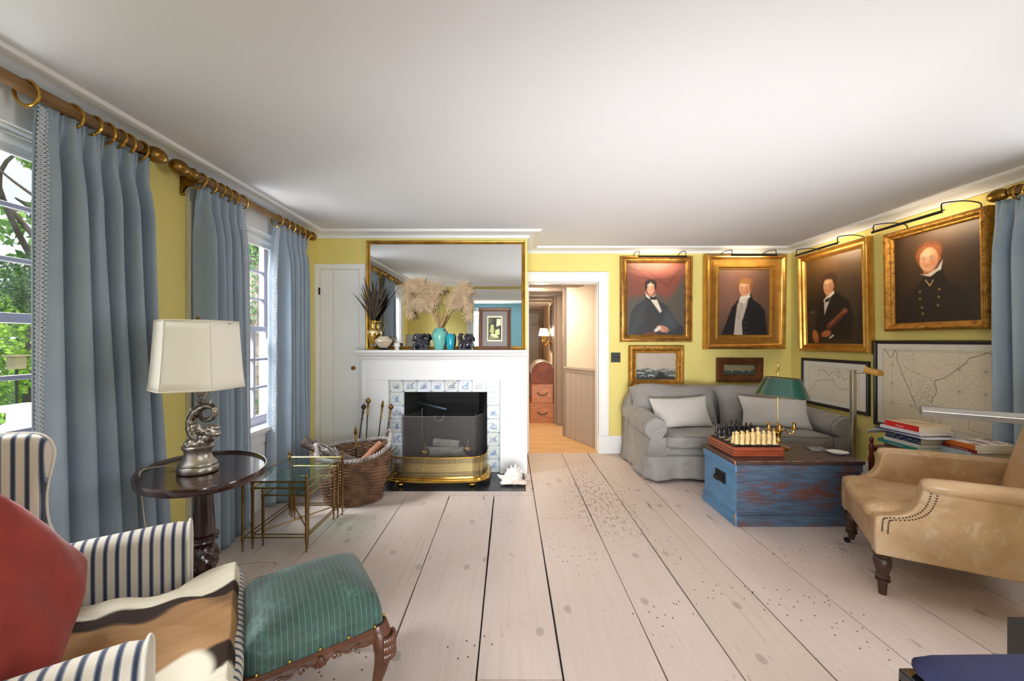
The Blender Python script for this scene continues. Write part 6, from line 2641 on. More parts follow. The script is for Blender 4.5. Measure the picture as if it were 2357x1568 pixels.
for (a, L_) in ((math.radians(200), 0.10), (math.radians(245), 0.075), (math.radians(-8), 0.118)):
    d = Vector((math.cos(a), math.sin(a), 0))
    mb = MB()
    mb.tube(catmull([d * 0.018 + Vector((0, 0, 0.135)), d * (L_ * 0.35) + Vector((0, 0, 0.15)), d * (L_ * 0.6) + Vector((0, 0, 0.118)), d * (L_ * 0.85) + Vector((0, 0, 0.112)), d * L_ + Vector((0, 0, 0.14))], 6), lerp_list([0.007, 0.006, 0.005, 0.005, 0.004], 25), 8)
    arm = mb.build('candle_arm', m_cbrass, bl)
    mb = MB()
    c_ = d * L_
    mb.lathe([(0.006, 0.138), (0.024, 0.142), (0.028, 0.148), (0.024, 0.150), (0.009, 0.150), (0.010, 0.158), (0.014, 0.164), (0.0125, 0.175), (0.013, 0.19), (0.019, 0.196), (0.018, 0.198), (0.011, 0.196), (0.010, 0.17), (0.001, 0.168)], c=(c_.x, c_.y, 0), n=20)
    mb.build('candle_cup', m_cbrass, arm)
k = NT('green_tole')
k.b.inputs['Base Color'].default_value = lin('174439')
k.b.inputs['Roughness'].default_value = 0.22
k.b.inputs['Coat Weight'].default_value = 0.5
T = Matrix.Rotation(math.radians(4), 4, 'Y')
mb = MB()
mb.lathe([(0.186, 0.405), (0.184, 0.408), (0.120, 0.548), (0.118, 0.551)], n=56, cap0=False, cap1=False, T=T)
sh = mb.build('shade', k.m, bl, ang=60, solid=0.002)
mb = MB()
for (r_, z_) in ((0.1865, 0.405), (0.1825, 0.414), (0.1215, 0.545), (0.119, 0.551)):
    mb.tube([T @ Vector((r_ * math.cos(2 * PI * j / 48), r_ * math.sin(2 * PI * j / 48), z_)) for j in range(48)], 0.0013, 5, closed=True)
mb.build('gilt_line', m_cbrass, sh)

# ---------------------------------------------------------------- coaster and dish
c = onZ(1880, 1035, TZ)
mb = MB()
mb.box(-0.062, 0.062, -0.055, 0.055, 0.0, 0.009)
o = mb.build('slate_coaster', M('grey_marbled_slate', '8f9194', 0.35, var='3c3d42', vs=18, lo=0.45, hi=0.6), None, smooth=False, bevel=0.002)
tag(o, 'square grey marbled slate coaster on the trunk behind the white dish', 'coaster')
o.location = (c.x, c.y, TZ + 0.0005)
o.rotation_euler = (0, 0, math.radians(-8))
c = onZ(1928, 1045, TZ)
mb = MB()
rs = []
for (r_, z_) in ((0.001, 0.0), (0.035, 0.0), (0.05, 0.004), (0.07, 0.017), (0.066, 0.0175), (0.048, 0.009), (0.001, 0.006)):
    rs.append([((r_ * (1 + 0.035 * math.cos(8 * 2 * PI * j / 48))) * math.cos(2 * PI * j / 48), r_ * 0.85 * (1 + 0.035 * math.cos(8 * 2 * PI * j / 48)) * math.sin(2 * PI * j / 48), z_) for j in range(48)])
mb.rings(rs)
o = mb.build('white_dish', M('white_porcelain', 'e4e2de', 0.2), None)
tag(o, 'small lobed white dish near the right front corner of the trunk', 'dish')
o.location = (c.x, c.y, TZ + 0.0005)

# ================================================================ chrome reading lamps
m_chrome = M('polished_nickel', 'd0cac0', 0.2, 1.0)
fl_ = thing('floor_lamp', 'slim chrome reading lamp with a half-round brass head beside the sofa', 'lamp', (2.835, 3.25, 0))
mb = MB()
mb.cbox((0, 0, 0.012), (0.22, 0.22, 0.024))
mb.build('base', m_chrome, fl_, smooth=False, bevel=0.003)
mb = MB()
mb.cbox((0, 0, 0.54), (0.034, 0.034, 1.03))
mb.build('pole', m_chrome, fl_, smooth=False, bevel=0.004, seg=3)
mb = MB()
mb.tube([(0.0, 0, 1.038), (0.09, -0.06, 1.045)], 0.008, 8)
ar_ = mb.build('arm', m_chrome, fl_)
mb = MB()
dv = Vector((0.25, -0.93, -0.22)).normalized()
pv = Vector((dv.y, -dv.x, 0)).normalized()
p0 = Vector((0.068, -0.05, 1.052))
rs = []
for i in range(2):
    c_ = p0 + dv * (0.10 * i)
    rs.append([c_ + pv * 0.036 * math.cos(a) + Vector((0, 0, 1)) * 0.04 * math.sin(a) for a in [math.radians(-10 + 200 * j / 16) for j in range(17)]])
mb.rings(rs)
mb.build('lamp_head', m_cbrass, fl_, ang=60)
f2 = thing('floor_lamp', 'chrome reading lamp whose long flat bar head reaches in at the right edge', 'lamp', (1.99, 1.35, 0))
mb = MB()
mb.cbox((0, 0, 0.012), (0.22, 0.22, 0.024))
mb.build('base', m_chrome, f2, smooth=False, bevel=0.003)
mb = MB()
mb.cbox((0, 0, 0.51), (0.034, 0.034, 0.98))
mb.build('pole', m_chrome, f2, smooth=False, bevel=0.004, seg=3)
mb = MB()
a_, b_ = Vector((1.672 - 1.99, 1.60 - 1.35, 1.019)), Vector((0.015, -0.01, 1.018))
dv = (b_ - a_).normalized()
pv = Vector((-dv.y, dv.x, 0)).normalized()
up = Vector((0, 0, 1))
pr = [(-0.017, -0.019), (0.017, -0.019), (0.03, 0.002), (0.022, 0.012), (0.008, 0.018), (-0.008, 0.018), (-0.022, 0.012), (-0.03, 0.002)]
mb.rings([[q + pv * p[0] + up * p[1] for p in pr] for q in (a_, b_)])
mb.build('lamp_head', M('soft_nickel', 'b5b1aa', 0.32, 1.0), f2, smooth=False, bevel=0.0015)

# ================================================================ leather armchair
k = NT('worn_tan_leather')
n1 = k.noise(k.mapping((1, 1, 1)), 3.2, 5, 0.65, 0.5)
n2 = k.noise(k.mapping((1, 1, 1)), 28, 4, 0.7)
n3 = k.noise(k.mapping((1, 1, 1), loc=(4, 4, 4)), 7, 4, 0.7, 1.5)
c = k.ramp(n1, [(0.3, lin('a07c58')), (0.5, lin('bd9970')), (0.7, lin('c2a788'))])
c = k.mix(k.ramp(n3, [(0.56, (0, 0, 0, 1)), (0.72, (0.6, 0.6, 0.6, 1))]), c, lin('d6c3a4'))
k.col(c)
k.b.inputs['Roughness'].default_value = 0.42
k.b.inputs['Coat Weight'].default_value = 0.15
k.bump(n2, 0.08, 0.003)
m_leather = k.m
m_leg = M('dark_turned_leg', '3a2418', 0.35)
CHX, CHY = 2.038, 2.27
lc = thing('leather_armchair', 'low worn tan leather armchair with turned dark legs at the right edge', 'armchair', (CHX, CHY, 0), math.atan2(0.48, -0.875))
mb = MB()
mb.prism([(-0.78, 0.215), (0.02, 0.215), (0.03, 0.24), (0.03, 0.36), (0.015, 0.40), (-0.05, 0.41), (-0.70, 0.36)], 'y', -0.30, 0.30)
mb.build('seat_base', m_leather, lc, bevel=0.018, seg=4)
mb = xf(rbox_mb(0.70, 0.56, 0.10, 0.045, 6, 0.014), Matrix.Translation((-0.305, 0, 0.39)) @ Matrix.Rotation(math.radians(-2.5), 4, 'Y'))
mb.build('seat_cushion', m_leather, lc, ang=180)
mb = MB()
mb.tube([(0.032, -0.29, 0.385), (0.036, -0.15, 0.39), (0.038, 0, 0.392), (0.036, 0.15, 0.39), (0.032, 0.29, 0.385)], 0.004, 6)
mb.build('piping', M('leather_piping', 'a98660', 0.5), lc)
m_nail = M('dark_nail_trim', '4a3627', 0.4, 0.6)
for s in (-1, 1):
    prof = [(-0.80, 0.215), (0.03, 0.215), (0.034, 0.30), (0.03, 0.395), (0.015, 0.415), (-0.045, 0.428), (-0.09, 0.452), (-0.122, 0.49), (-0.14, 0.54), (-0.15, 0.59), (-0.165, 0.615), (-0.20, 0.622), (-0.5, 0.625), (-0.80, 0.63)]
    sp = catmull([Vector((a, b_, 0)) for a, b_ in prof[2:12]], 4)
    outl = [prof[0], prof[1]] + [(p.x, p.y) for p in sp] + prof[12:]
    mb = MB()
    mb.prism(outl, 'y', s * 0.262, s * 0.335)
    am = mb.build('arm', m_leather, lc, ang=50, bevel=0.022, seg=5)
    mb = MB()      # rolled top of the arm
    xs_ = [-0.80, -0.6, -0.4, -0.25, -0.18, -0.15, -0.142]
    rr_2 = [0.05, 0.05, 0.05, 0.048, 0.044, 0.034, 0.014]
    mb.rings([[(x, s * (0.318 + 0.046 * (r_ / 0.05) * math.cos(2 * PI * j / 20)), 0.596 + r_ * 0.8 * math.sin(2 * PI * j / 20)) for j in range(20)] for x, r_ in zip(xs_, rr_2)])
    mb.build('rolled_top', m_leather, am, ang=70)
    mb = MB()
    line = [(p.x - 0.028, p.y) for p in sp[2:]]
    tot = [Vector((p[0], p[1], 0)) for p in line]
    for off in (0.0, -0.022):
        prev = None
        for i in range(len(tot) - 1):
            nseg = max(1, int((tot[i + 1] - tot[i]).length / 0.009))
            for j in range(nseg):
                q = tot[i].lerp(tot[i + 1], j / nseg)
                mb.ball((q.x + off, s * 0.3365, q.y - 0.004 + off * 0.3), 0.0042, 6, 4, (1, 0.6, 1))
    mb.build('nail_trim', m_nail, am)
mb = MB()
bo = [(-0.60, 0.34), (-0.66, 0.60), (-0.72, 0.86), (-0.76, 0.985), (-0.80, 1.01), (-0.86, 0.99), (-0.87, 0.90), (-0.84, 0.6), (-0.80, 0.215), (-0.70, 0.215)]
rs = []
for i in range(19):
    y = -0.30 + 0.60 * i / 18
    e = abs(y) / 0.30
    sc2 = 1 - 0.10 * max(0, e - 0.6) / 0.4
    rs.append([(p[0] + 0.025 * (1 - e * e) - (0.03 * max(0, e - 0.7) / 0.3 if p[0] > -0.77 else 0), y, 0.215 + (p[1] - 0.215) * (sc2 if p[1] > 0.8 else 1)) for p in bo])
mb.rings(rs)
mb.build('backrest', m_leather, lc, bevel=0.02, seg=4, ang=60)
for (x, y, cast) in ((-0.01, 0.285, False), (-0.01, -0.285, True), (-0.76, 0.26, False), (-0.76, -0.26, False)):
    mb = MB()
    b0_ = 0.03 if cast else 0.0
    mb.lathe([(0.001, b0_), (0.016, b0_), (0.017, b0_ + 0.008), (0.020, 0.055), (0.022, 0.066), (0.030, 0.07), (0.031, 0.078), (0.024, 0.082), (0.029, 0.088), (0.030, 0.096), (0.024, 0.102), (0.026, 0.115), (0.036, 0.15), (0.038, 0.17), (0.034, 0.185), (0.029, 0.19), (0.036, 0.196), (0.037, 0.206), (0.03, 0.212), (0.032, 0.22)], c=(x, y, 0), n=24)
    lg = mb.build('leg', m_leg, lc)
    if cast:
        mb = MB()
        T = Matrix.Translation((x + 0.022, y, 0.017)) @ Matrix.Rotation(PI / 2, 4, 'X')
        mb.lathe([(0.001, -0.008), (0.014, -0.008), (0.017, -0.004), (0.017, 0.004), (0.014, 0.008), (0.001, 0.008)], n=18, T=T)
        mb.tube([(x, y, 0.034), (x + 0.012, y, 0.034), (x + 0.022, y, 0.018)], 0.005, 6)
        mb.build('caster', m_black, lg)

# ================================================================ navy stool at the lower right
ns = thing('lacquer_bench', 'black lacquer bench with a navy cushion in the lower right corner', 'bench', (1.45, 0.85, 0))
mb = MB()
for (x, y) in ((1.06, 1.03), (1.84, 1.03), (1.06, 0.68), (1.84, 0.68)):
    mb2 = MB()
    mb2.box(x - 0.022, x + 0.022, y - 0.022, y + 0.022, 0, 0.40)
    mb2.build('leg', M('black_lacquer_wood', '151516', 0.15, coat=0.6), ns, W=True, smooth=False, bevel=0.003)
mb.box(1.038, 1.862, 0.658, 1.052, 0.37, 0.425)
mb.build('seat_frame', MATS['black_lacquer_wood'], ns, W=True, smooth=False, bevel=0.004)
mb = xf(rbox_mb(0.80, 0.38, 0.055, 0.026, 6, 0.01), Matrix.Translation((1.455, 0.858, 0.448)))
mb.build('cushion', M('navy_cotton', '2b2d55', 0.85, bump=0.1, bs=200), ns, W=True, ang=180)
gp = thing('lacquer_box', 'glossy black lacquer box standing on the floor at the right edge', 'box', (1.95, 1.29, 0))
mb = MB()
mb.box(1.72, 2.05, 1.20, 1.36, 0.0, 0.345)
mb.build('case', MATS['black_lacquer_wood'], gp, W=True, smooth=False, bevel=0.003)
mb = MB()
mb.lathe([(0.001, 0), (0.012, 0.002), (0.012, 0.012), (0.001, 0.016)], T=Matrix.Translation((1.78, 1.2, 0.2)) @ Matrix.Rotation(PI / 2, 4, 'X'), n=16)
mb.build('knob', m_chrome, gp, W=True)

# ================================================================ pictures
class Bust:
    """canvas painter in units of the canvas width (x 0..1, y 0..h/w)"""

    def __init__(self, w, h, bg, n=190):
        self.P = Paint(n, int(n * h / w), 1.0, h / w, bg)
        self.H = h / w
        self.w, self.h = w, h

    def poly(self, pts, col, soft=0.01, al=1.0):
        self.P.poly([(a, b * self.H) for a, b in pts], col, soft, al)

    def ell(self, x, y, rx, ry, col, soft=0.2, al=1.0, rot=0.0):
        self.P.ell(x, y * self.H, rx, ry, col, soft, al, rot)

    def line(self, pts, wd, col, al=1.0):
        self.P.line([(a, b * self.H) for a, b in pts], wd, col, al)

    def face(self, x, y, s, skin, shade, hair, lip='a04038', turn=-1):
        """head centred at x, y (y as a fraction of the height); s = half width of the face"""
        Y = y * self.H
        P = self.P
        P.ell(x + 0.02 * s * turn, Y + 0.35 * s, 1.22 * s, 1.25 * s, hair, 0.12)
        P.ell(x, Y - 1.25 * s, 0.55 * s, 0.7 * s, shade, 0.2)
        P.ell(x, Y, s * 0.93, s * 1.30, skin, 0.08)
        P.ell(x - turn * 0.55 * s, Y - 0.1 * s, s * 0.40, s * 1.0, shade, 0.5, 0.45)
        P.ell(x + turn * 0.15 * s, Y + 0.62 * s, s * 0.5, s * 0.3, 'f0d2ae', 0.8, 0.45)
        P.ell(x - turn * 1.0 * s, Y - 0.05 * s, s * 0.14, s * 0.28, shade, 0.3, 0.9)
        P.ell(x - turn * 0.35 * s, Y - 0.35 * s, s * 0.28, s * 0.25, 'c8705a', 0.9, 0.45)
        P.ell(x + turn * 0.5 * s, Y - 0.35 * s, s * 0.22, s * 0.22, 'c8705a', 0.9, 0.45)
        for ex in (0.48, -0.28):
            cx_ = x + turn * ex * s
            P.ell(cx_, Y + 0.10 * s, s * 0.19, s * 0.10, '7d5a45', 0.5, 0.7)
            P.ell(cx_, Y + 0.10 * s, s * 0.13, s * 0.055, 'e6d8c8', 0.3, 0.9)
            P.ell(cx_, Y + 0.10 * s, s * 0.060, s * 0.06, '2a1d18', 0.3)
            P.line([(cx_ - 0.2 * s, Y + 0.27 * s), (cx_, Y + 0.34 * s), (cx_ + 0.2 * s, Y + 0.28 * s)], s * 0.07, '4a3226', 0.75)
        nx = x + turn * 0.14 * s
        P.line([(nx + turn * 0.0 * s, Y + 0.12 * s), (nx + turn * 0.07 * s, Y - 0.22 * s), (nx - turn * 0.08 * s, Y - 0.28 * s)], s * 0.07, shade, 0.75)
        P.ell(nx + turn * 0.02 * s, Y - 0.16 * s, s * 0.09, s * 0.13, 'eec7a2', 0.8, 0.5)
        P.line([(nx - 0.2 * s, Y - 0.60 * s), (nx, Y - 0.57 * s), (nx + 0.2 * s, Y - 0.60 * s)], s * 0.10, lip, 0.8)
        P.ell(nx, Y - 0.80 * s, s * 0.22, s * 0.05, shade, 0.8, 0.5)


m_goldA = M('antique_gold_leaf', 'a8793a', 0.38, 0.75, var='6f4a20', vs=16, lo=0.45, hi=0.75, bump=0.2, bs=40)
m_goldB = M('bright_gold_leaf', 'd0a152', 0.30, 0.85, var='a87532', vs=8, lo=0.45, hi=0.8, bump=0.12, bs=22)
m_goldC = M('ornate_gold_leaf', 'bf8c3e', 0.36, 0.8, var='7c5222', vs=30, lo=0.45, hi=0.75, bump=0.9, bs=75)
m_ebon = M('ebonised_frame', '17161a', 0.3)


def picture(label, T, w_, h_, prof, fmat, canv, inset, cz, cat='painting', name='framed_portrait', group=None, beads=None):
    """canv: painter mesh made by canv(Tc, name, parent)"""
    loc = T @ Vector((w_ / 2, 0, 0))
    t = thing(name, label, cat, loc, 0, group)
    mb = moulded_frame(T, w_, h_, prof)
    f = mb.build('frame', fmat, t, W=True, smooth=True, ang=32)
    il, ir, ib, it = inset
    canv(T @ Matrix.Translation((il, ib, cz)), 'canvas', t)
    if beads:
        bi, bz, br, sp, bm = beads
        mb = MB()
        for (a, b_) in (((bi, bi), (w_ - bi, bi)), ((w_ - bi, bi), (w_ - bi, h_ - bi)), ((w_ - bi, h_ - bi), (bi, h_ - bi)), ((bi, h_ - bi), (bi, bi))):
            L_ = math.hypot(b_[0] - a[0], b_[1] - a[1])
            n = int(L_ / sp)
            for i in range(n):
                u = (i + 0.5) / n
                mb.ball(T @ Vector((a[0] + (b_[0] - a[0]) * u, a[1] + (b_[1] - a[1]) * u, bz)), br, 6, 4)
        mb.build('beading', bm, f, W=True)
    return t


# --- portrait 1: dark-haired young man before a red drape
w_, h_ = 0.67, 0.83
B = Bust(w_, h_, '4d463d')
B.poly([(0, 1), (1, 1), (0.98, 0.86), (0.9, 0.72), (0.8, 0.58), (0.7, 0.50), (0.55, 0.56), (0.3, 0.55), (0, 0.52)], '6f3a2c', 0.05)
B.poly([(0.05, 1), (0.95, 1), (0.75, 0.88), (0.5, 0.83), (0.2, 0.86)], '955043', 0.08, 0.7)
for (a, b_, c_) in ((0.93, 0.90, 0.62), (0.85, 0.80, 0.66), (0.97, 0.8, 0.72)):
    B.line([(0.02, a), (0.4, b_ - 0.03), (0.7, c_ + 0.05), (0.92, 0.9)], 0.03, '4f261e', 0.5)
B.ell(0.5, 0.93, 0.4, 0.1, 'b9796a', 0.9, 0.4)
B.poly([(0.02, 0.0), (0.06, 0.30), (0.16, 0.42), (0.30, 0.49), (0.33, 0.55), (0.5, 0.53), (0.56, 0.47), (0.70, 0.40), (0.82, 0.24), (0.98, 0.1), (0.98, 0)], '2a2b2d', 0.012)
B.poly([(0.08, 0.04), (0.2, 0.34), (0.32, 0.46), (0.30, 0.2)], '3a3c40', 0.05, 0.6)
B.poly([(0.6, 0.1), (0.7, 0.34), (0.9, 0.16), (0.8, 0.08)], '4e5d6b', 0.06, 0.35)
B.poly([(0.41, 0.49), (0.52, 0.49), (0.60, 0.33), (0.57, 0.31)], 'cfc5b4', 0.008)
B.poly([(0.31, 0.60), (0.40, 0.51), (0.44, 0.515), (0.50, 0.58), (0.46, 0.52), (0.40, 0.505), (0.35, 0.53)], 'e0d8ca', 0.006)
B.face(0.41, 0.66, 0.082, 'd69c7c', 'b06c50', '1e1815')
B.ell(0.36, 0.735, 0.055, 0.035, '1e1815', 0.25, 1, 0.5)
B.ell(0.46, 0.735, 0.055, 0.035, '1e1815', 0.25, 1, -0.5)
B.ell(0.335, 0.675, 0.018, 0.065, '1e1815', 0.25)
B.ell(0.49, 0.675, 0.020, 0.065, '1e1815', 0.25)
B.poly([(0.33, 0.56), (0.40, 0.515), (0.47, 0.55), (0.46, 0.53), (0.40, 0.50), (0.34, 0.53)], 'e3dccf', 0.006)
B.poly([(0.39, 0.53), (0.50, 0.535), (0.49, 0.49), (0.445, 0.50), (0.41, 0.485)], '141416', 0.005)
B.ell(0.62, 0.085, 0.10, 0.05, 'c68a70', 0.25, 1, -0.3)
B.line([(0.50, 0.06), (0.56, 0.10)], 0.05, 'd8cfc4')
for i in range(4):
    B.line([(0.60 + 0.02 * i, 0.11 - 0.012 * i), (0.70, 0.07 - 0.016 * i)], 0.012, '9c5c46', 0.7)
B.poly([(0.28, 0.0), (0.5, 0.0), (0.55, 0.05), (0.3, 0.03)], '5c3325', 0.01)
B.P.noise(0.06, 6, 1)
T = frameXZ(1.2475, DY, 1.288, 0.01)


def mkcanvas(B, w_, h_):
    def f(Tc, name, parent):
        P = B.P
        mb = MB()
        mb.grid(lambda u, v: Tc @ Vector((u * w_, v * h_, 0)), P.nx - 1, P.ny - 1)
        o = mb.build(name, m_paint(), parent, W=True, smooth=False)
        put_colors(o, P.a.reshape(-1, 3))
        return o
    return f


g1 = [(0, 0), (0, 0.030), (0.006, 0.038), (0.016, 0.036), (0.022, 0.026), (0.034, 0.030), (0.044, 0.040), (0.052, 0.038), (0.058, 0.026), (0.070, 0.020), (0.074, 0.024), (0.080, 0.018), (0.084, 0.006), (0.084, 0)]
picture('portrait of a dark-haired young man in a bow tie before a red drape', T, 0.832, 0.992, g1, m_goldA, mkcanvas(B, w_, h_), (0.081, 0, 0.081, 0), 0.01, group='portraits in gilt frames')

# --- portrait 2: older man, white cravat and waistcoat
w_, h_ = 0.592, 0.765
B = Bust(w_, h_, '5a4335')
B.P.grad(lambda x, y: np.clip(1.1 - np.hypot((x - 0.25) * 1.2, y - 0.7), 0, 1) ** 1.5, '8f6355', 0.7)
B.P.grad(lambda x, y: np.clip(0.45 - y, 0, 1) * 1.4, '33241c', 0.7)
B.poly([(0.06, 0), (0.16, 0.20), (0.26, 0.42), (0.40, 0.55), (0.46, 0.60), (0.62, 0.64), (0.68, 0.54), (0.82, 0.46), (0.90, 0.38), (0.96, 0.0)], '17181d', 0.01)
B.poly([(0.31, 0.0), (0.33, 0.2), (0.37, 0.46), (0.42, 0.55), (0.54, 0.60), (0.60, 0.62), (0.55, 0.44), (0.46, 0.2), (0.48, 0.0)], 'b5a99a', 0.01)
B.line([(0.36, 0.42), (0.40, 0.25), (0.47, 0.5)], 0.012, '8b8072', 0.8)
B.poly([(0.40, 0.52), (0.44, 0.60), (0.62, 0.66), (0.60, 0.58), (0.5, 0.5)], 'd3c8b8', 0.01)
B.line([(0.42, 0.53), (0.50, 0.49), (0.54, 0.54)], 0.022, 'e4dccd', 0.9)
B.face(0.51, 0.705, 0.115, 'cf9570', 'a8674a', '8a5a32')
B.ell(0.53, 0.815, 0.125, 0.055, '9a6a3a', 0.3, 0.95)
B.ell(0.63, 0.74, 0.03, 0.06, '8a5a32', 0.3, 0.9)
B.poly([(0.41, 0.55), (0.45, 0.59), (0.60, 0.61), (0.62, 0.58), (0.5, 0.53)], 'ddd3c4', 0.01)
for v in (0.28, 0.2, 0.12, 0.04):
    B.ell(0.54, v, 0.012, 0.012, '5c5a5c', 0.3)
B.P.noise(0.05, 6, 2)
g2 = [(0, 0), (0, 0.085), (0.01, 0.105), (0.026, 0.118), (0.036, 0.116), (0.044, 0.102), (0.058, 0.090), (0.088, 0.078), (0.118, 0.072), (0.128, 0.080), (0.136, 0.080), (0.14, 0.062), (0.162, 0.054), (0.166, 0.046), (0.166, 0)]
T = frameXZ(2.205, DY, 1.205, 0.02)
picture('portrait of a sandy-haired man in a white waistcoat in a very deep bright gilt frame', T, 0.905, 1.075, g2, m_goldB, mkcanvas(B, w_, h_), (0.157, 0, 0.155, 0), 0.045, group='portraits in gilt frames')

# --- portrait 3 (right wall): man with a scroll
w_, h_ = 0.69, 0.90
B = Bust(w_, h_, '241c15')
B.P.grad(lambda x, y: np.clip(y * 1.6 - 0.75, 0, 1), '7d5a33', 0.75)
B.P.grad(lambda x, y: np.clip(1 - np.hypot((x - 0.75) * 3, y - 0.55) * 1.5, 0, 1), '43382b', 0.8)
B.line([(0.86, 0.35), (0.86, 0.72)], 0.09, '3c3025', 0.8)
B.poly([(0.02, 0.35), (0.3, 0.36), (0.3, 0.1), (0.02, 0.1)], '352c22', 0.04, 0.8)
B.ell(0.12, 0.38, 0.04, 0.02, '7a6f5c', 0.8, 0.6)
B.poly([(0.10, 0.10), (0.2, 0.3), (0.28, 0.44), (0.36, 0.53), (0.52, 0.60), (0.62, 0.56), (0.78, 0.46), (0.84, 0.3), (0.80, 0.05), (0.3, 0.1)], '12110f', 0.012)
B.poly([(0.35, 0.34), (0.345, 0.46), (0.36, 0.52), (0.46, 0.52), (0.41, 0.44)], 'c9bfae', 0.008)
B.poly([(0.33, 0.50), (0.40, 0.55), (0.52, 0.60), (0.53, 0.57), (0.44, 0.525), (0.36, 0.49)], 'e0d8ca', 0.008)
B.face(0.43, 0.66, 0.098, 'd9a070', 'a5663f', '35241a')
B.ell(0.46, 0.775, 0.115, 0.05, '3a281c', 0.3, 0.95)
B.ell(0.55, 0.72, 0.035, 0.07, '3a281c', 0.3, 0.9)
B.poly([(0.37, 0.53), (0.46, 0.575), (0.53, 0.60), (0.53, 0.575), (0.45, 0.53)], 'e6dfd2', 0.006)
B.poly([(0.36, 0.51), (0.46, 0.535), (0.44, 0.49), (0.37, 0.48)], '0e0d0d', 0.006)
B.line([(0.42, 0.20), (0.70, 0.36)], 0.075, '6a3322', 1)
B.line([(0.44, 0.225), (0.70, 0.375)], 0.02, '9a5a38', 0.8)
B.ell(0.71, 0.365, 0.035, 0.03, '8f5636', 0.3)
B.ell(0.17, 0.09, 0.055, 0.10, 'b5683a', 0.25, 1, 0.25)
B.ell(0.37, 0.12, 0.085, 0.045, 'b5683a', 0.25, 1, 0.2)
B.line([(0.44, 0.07), (0.50, 0.10)], 0.02, 'd8cfc0')
for i in range(4):
    B.line([(0.33 + 0.03 * i, 0.15), (0.30 + 0.04 * i, 0.08)], 0.010, '7d4326', 0.8)
    B.line([(0.15 + 0.02 * i, 0.07), (0.14 + 0.025 * i, 0.01)], 0.010, '7d4326', 0.8)
B.P.noise(0.06, 6, 3)
g3 = [(0, 0), (0, 0.045), (0.008, 0.060), (0.022, 0.066), (0.030, 0.058), (0.036, 0.044), (0.05, 0.044), (0.060, 0.052), (0.068, 0.048), (0.076, 0.034), (0.084, 0.030), (0.088, 0.018), (0.088, 0)]
T = frameYZ(RX, 4.335, 1.188, 0.02)
picture('portrait of a man holding a brown scroll in a gilt frame on the right wall', T, 0.852, 1.048, g3, m_goldB, mkcanvas(B, 0.69, 0.885), (0.081, 0, 0.081, 0), 0.022, group='portraits in gilt frames')

# --- portrait 4 (right wall): red-haired man in a dark coat
w_, h_ = 0.61, 0.705
B = Bust(w_, h_, '1f1610')
B.P.grad(lambda x, y: np.clip(1.15 - np.hypot((x - 0.5) * 1.1, (y - 0.8) * 1.2) * 1.5, 0, 1), '4d331c', 0.8)
B.P.grad(lambda x, y: np.clip(y * 2 - 1.5, 0, 1) * np.clip(1.2 - abs(x - 0.6) * 2, 0, 1), '8d6a45', 0.6)
B.poly([(0.06, 0.0), (0.14, 0.24), (0.26, 0.38), (0.36, 0.48), (0.58, 0.55), (0.66, 0.42), (0.84, 0.30), (0.96, 0.0)], '100e10', 0.012)
B.poly([(0.36, 0.48), (0.40, 0.56), (0.60, 0.62), (0.62, 0.5), (0.5, 0.40)], '14110f', 0.01)
B.ell(0.44, 0.80, 0.13, 0.09, '7a4220', 0.35)
B.face(0.44, 0.69, 0.118, 'd6a07a', 'a9663f', '8a4a22')
rr3 = random.Random(2)
for i in range(26):
    a = rr3.uniform(-0.2, PI + 0.3)
    B.P.ell(0.44 + 0.135 * math.cos(a) + rr3.uniform(-.015, .015), (0.745 * B.H) + 0.125 * math.sin(a) + rr3.uniform(-.02, .02), 0.022, 0.020, rr3.choice(['8a4c26', '6d3819', '99592c']), 0.6, 0.6)
B.poly([(0.34, 0.54), (0.42, 0.53), (0.54, 0.58), (0.60, 0.66), (0.58, 0.56), (0.46, 0.50)], 'd9d0c4', 0.006, 0.9)
B.poly([(0.36, 0.52), (0.46, 0.50), (0.56, 0.56), (0.50, 0.42), (0.44, 0.42)], '0f0d0d', 0.008)
B.line([(0.40, 0.47), (0.45, 0.40), (0.49, 0.46)], 0.010, 'c8ae74', 0.9)
for (x, y) in ((0.33, 0.35), (0.33, 0.27), (0.35, 0.17), (0.36, 0.10), (0.56, 0.35), (0.55, 0.27), (0.54, 0.18)):
    B.ell(x, y, 0.015, 0.015, '8d6c3a', 0.4, 0.9)
B.P.noise(0.06, 6, 4)
g4 = [(0, 0), (0, 0.055), (0.008, 0.070), (0.02, 0.078), (0.032, 0.076), (0.04, 0.066), (0.048, 0.052), (0.056, 0.050), (0.064, 0.040), (0.066, 0.024), (0.066, 0)]
T = frameYZ(RX, 3.335, 1.382, 0.015)
picture('portrait of a red-haired man in a dark buttoned coat in an ornate gilt frame', T, 0.735, 0.825, g4, m_goldC, mkcanvas(B, 0.61, 0.70), (0.0625, 0, 0.0625, 0), 0.028, group='portraits in gilt frames', beads=(0.022, 0.078, 0.0055, 0.012, m_goldC))

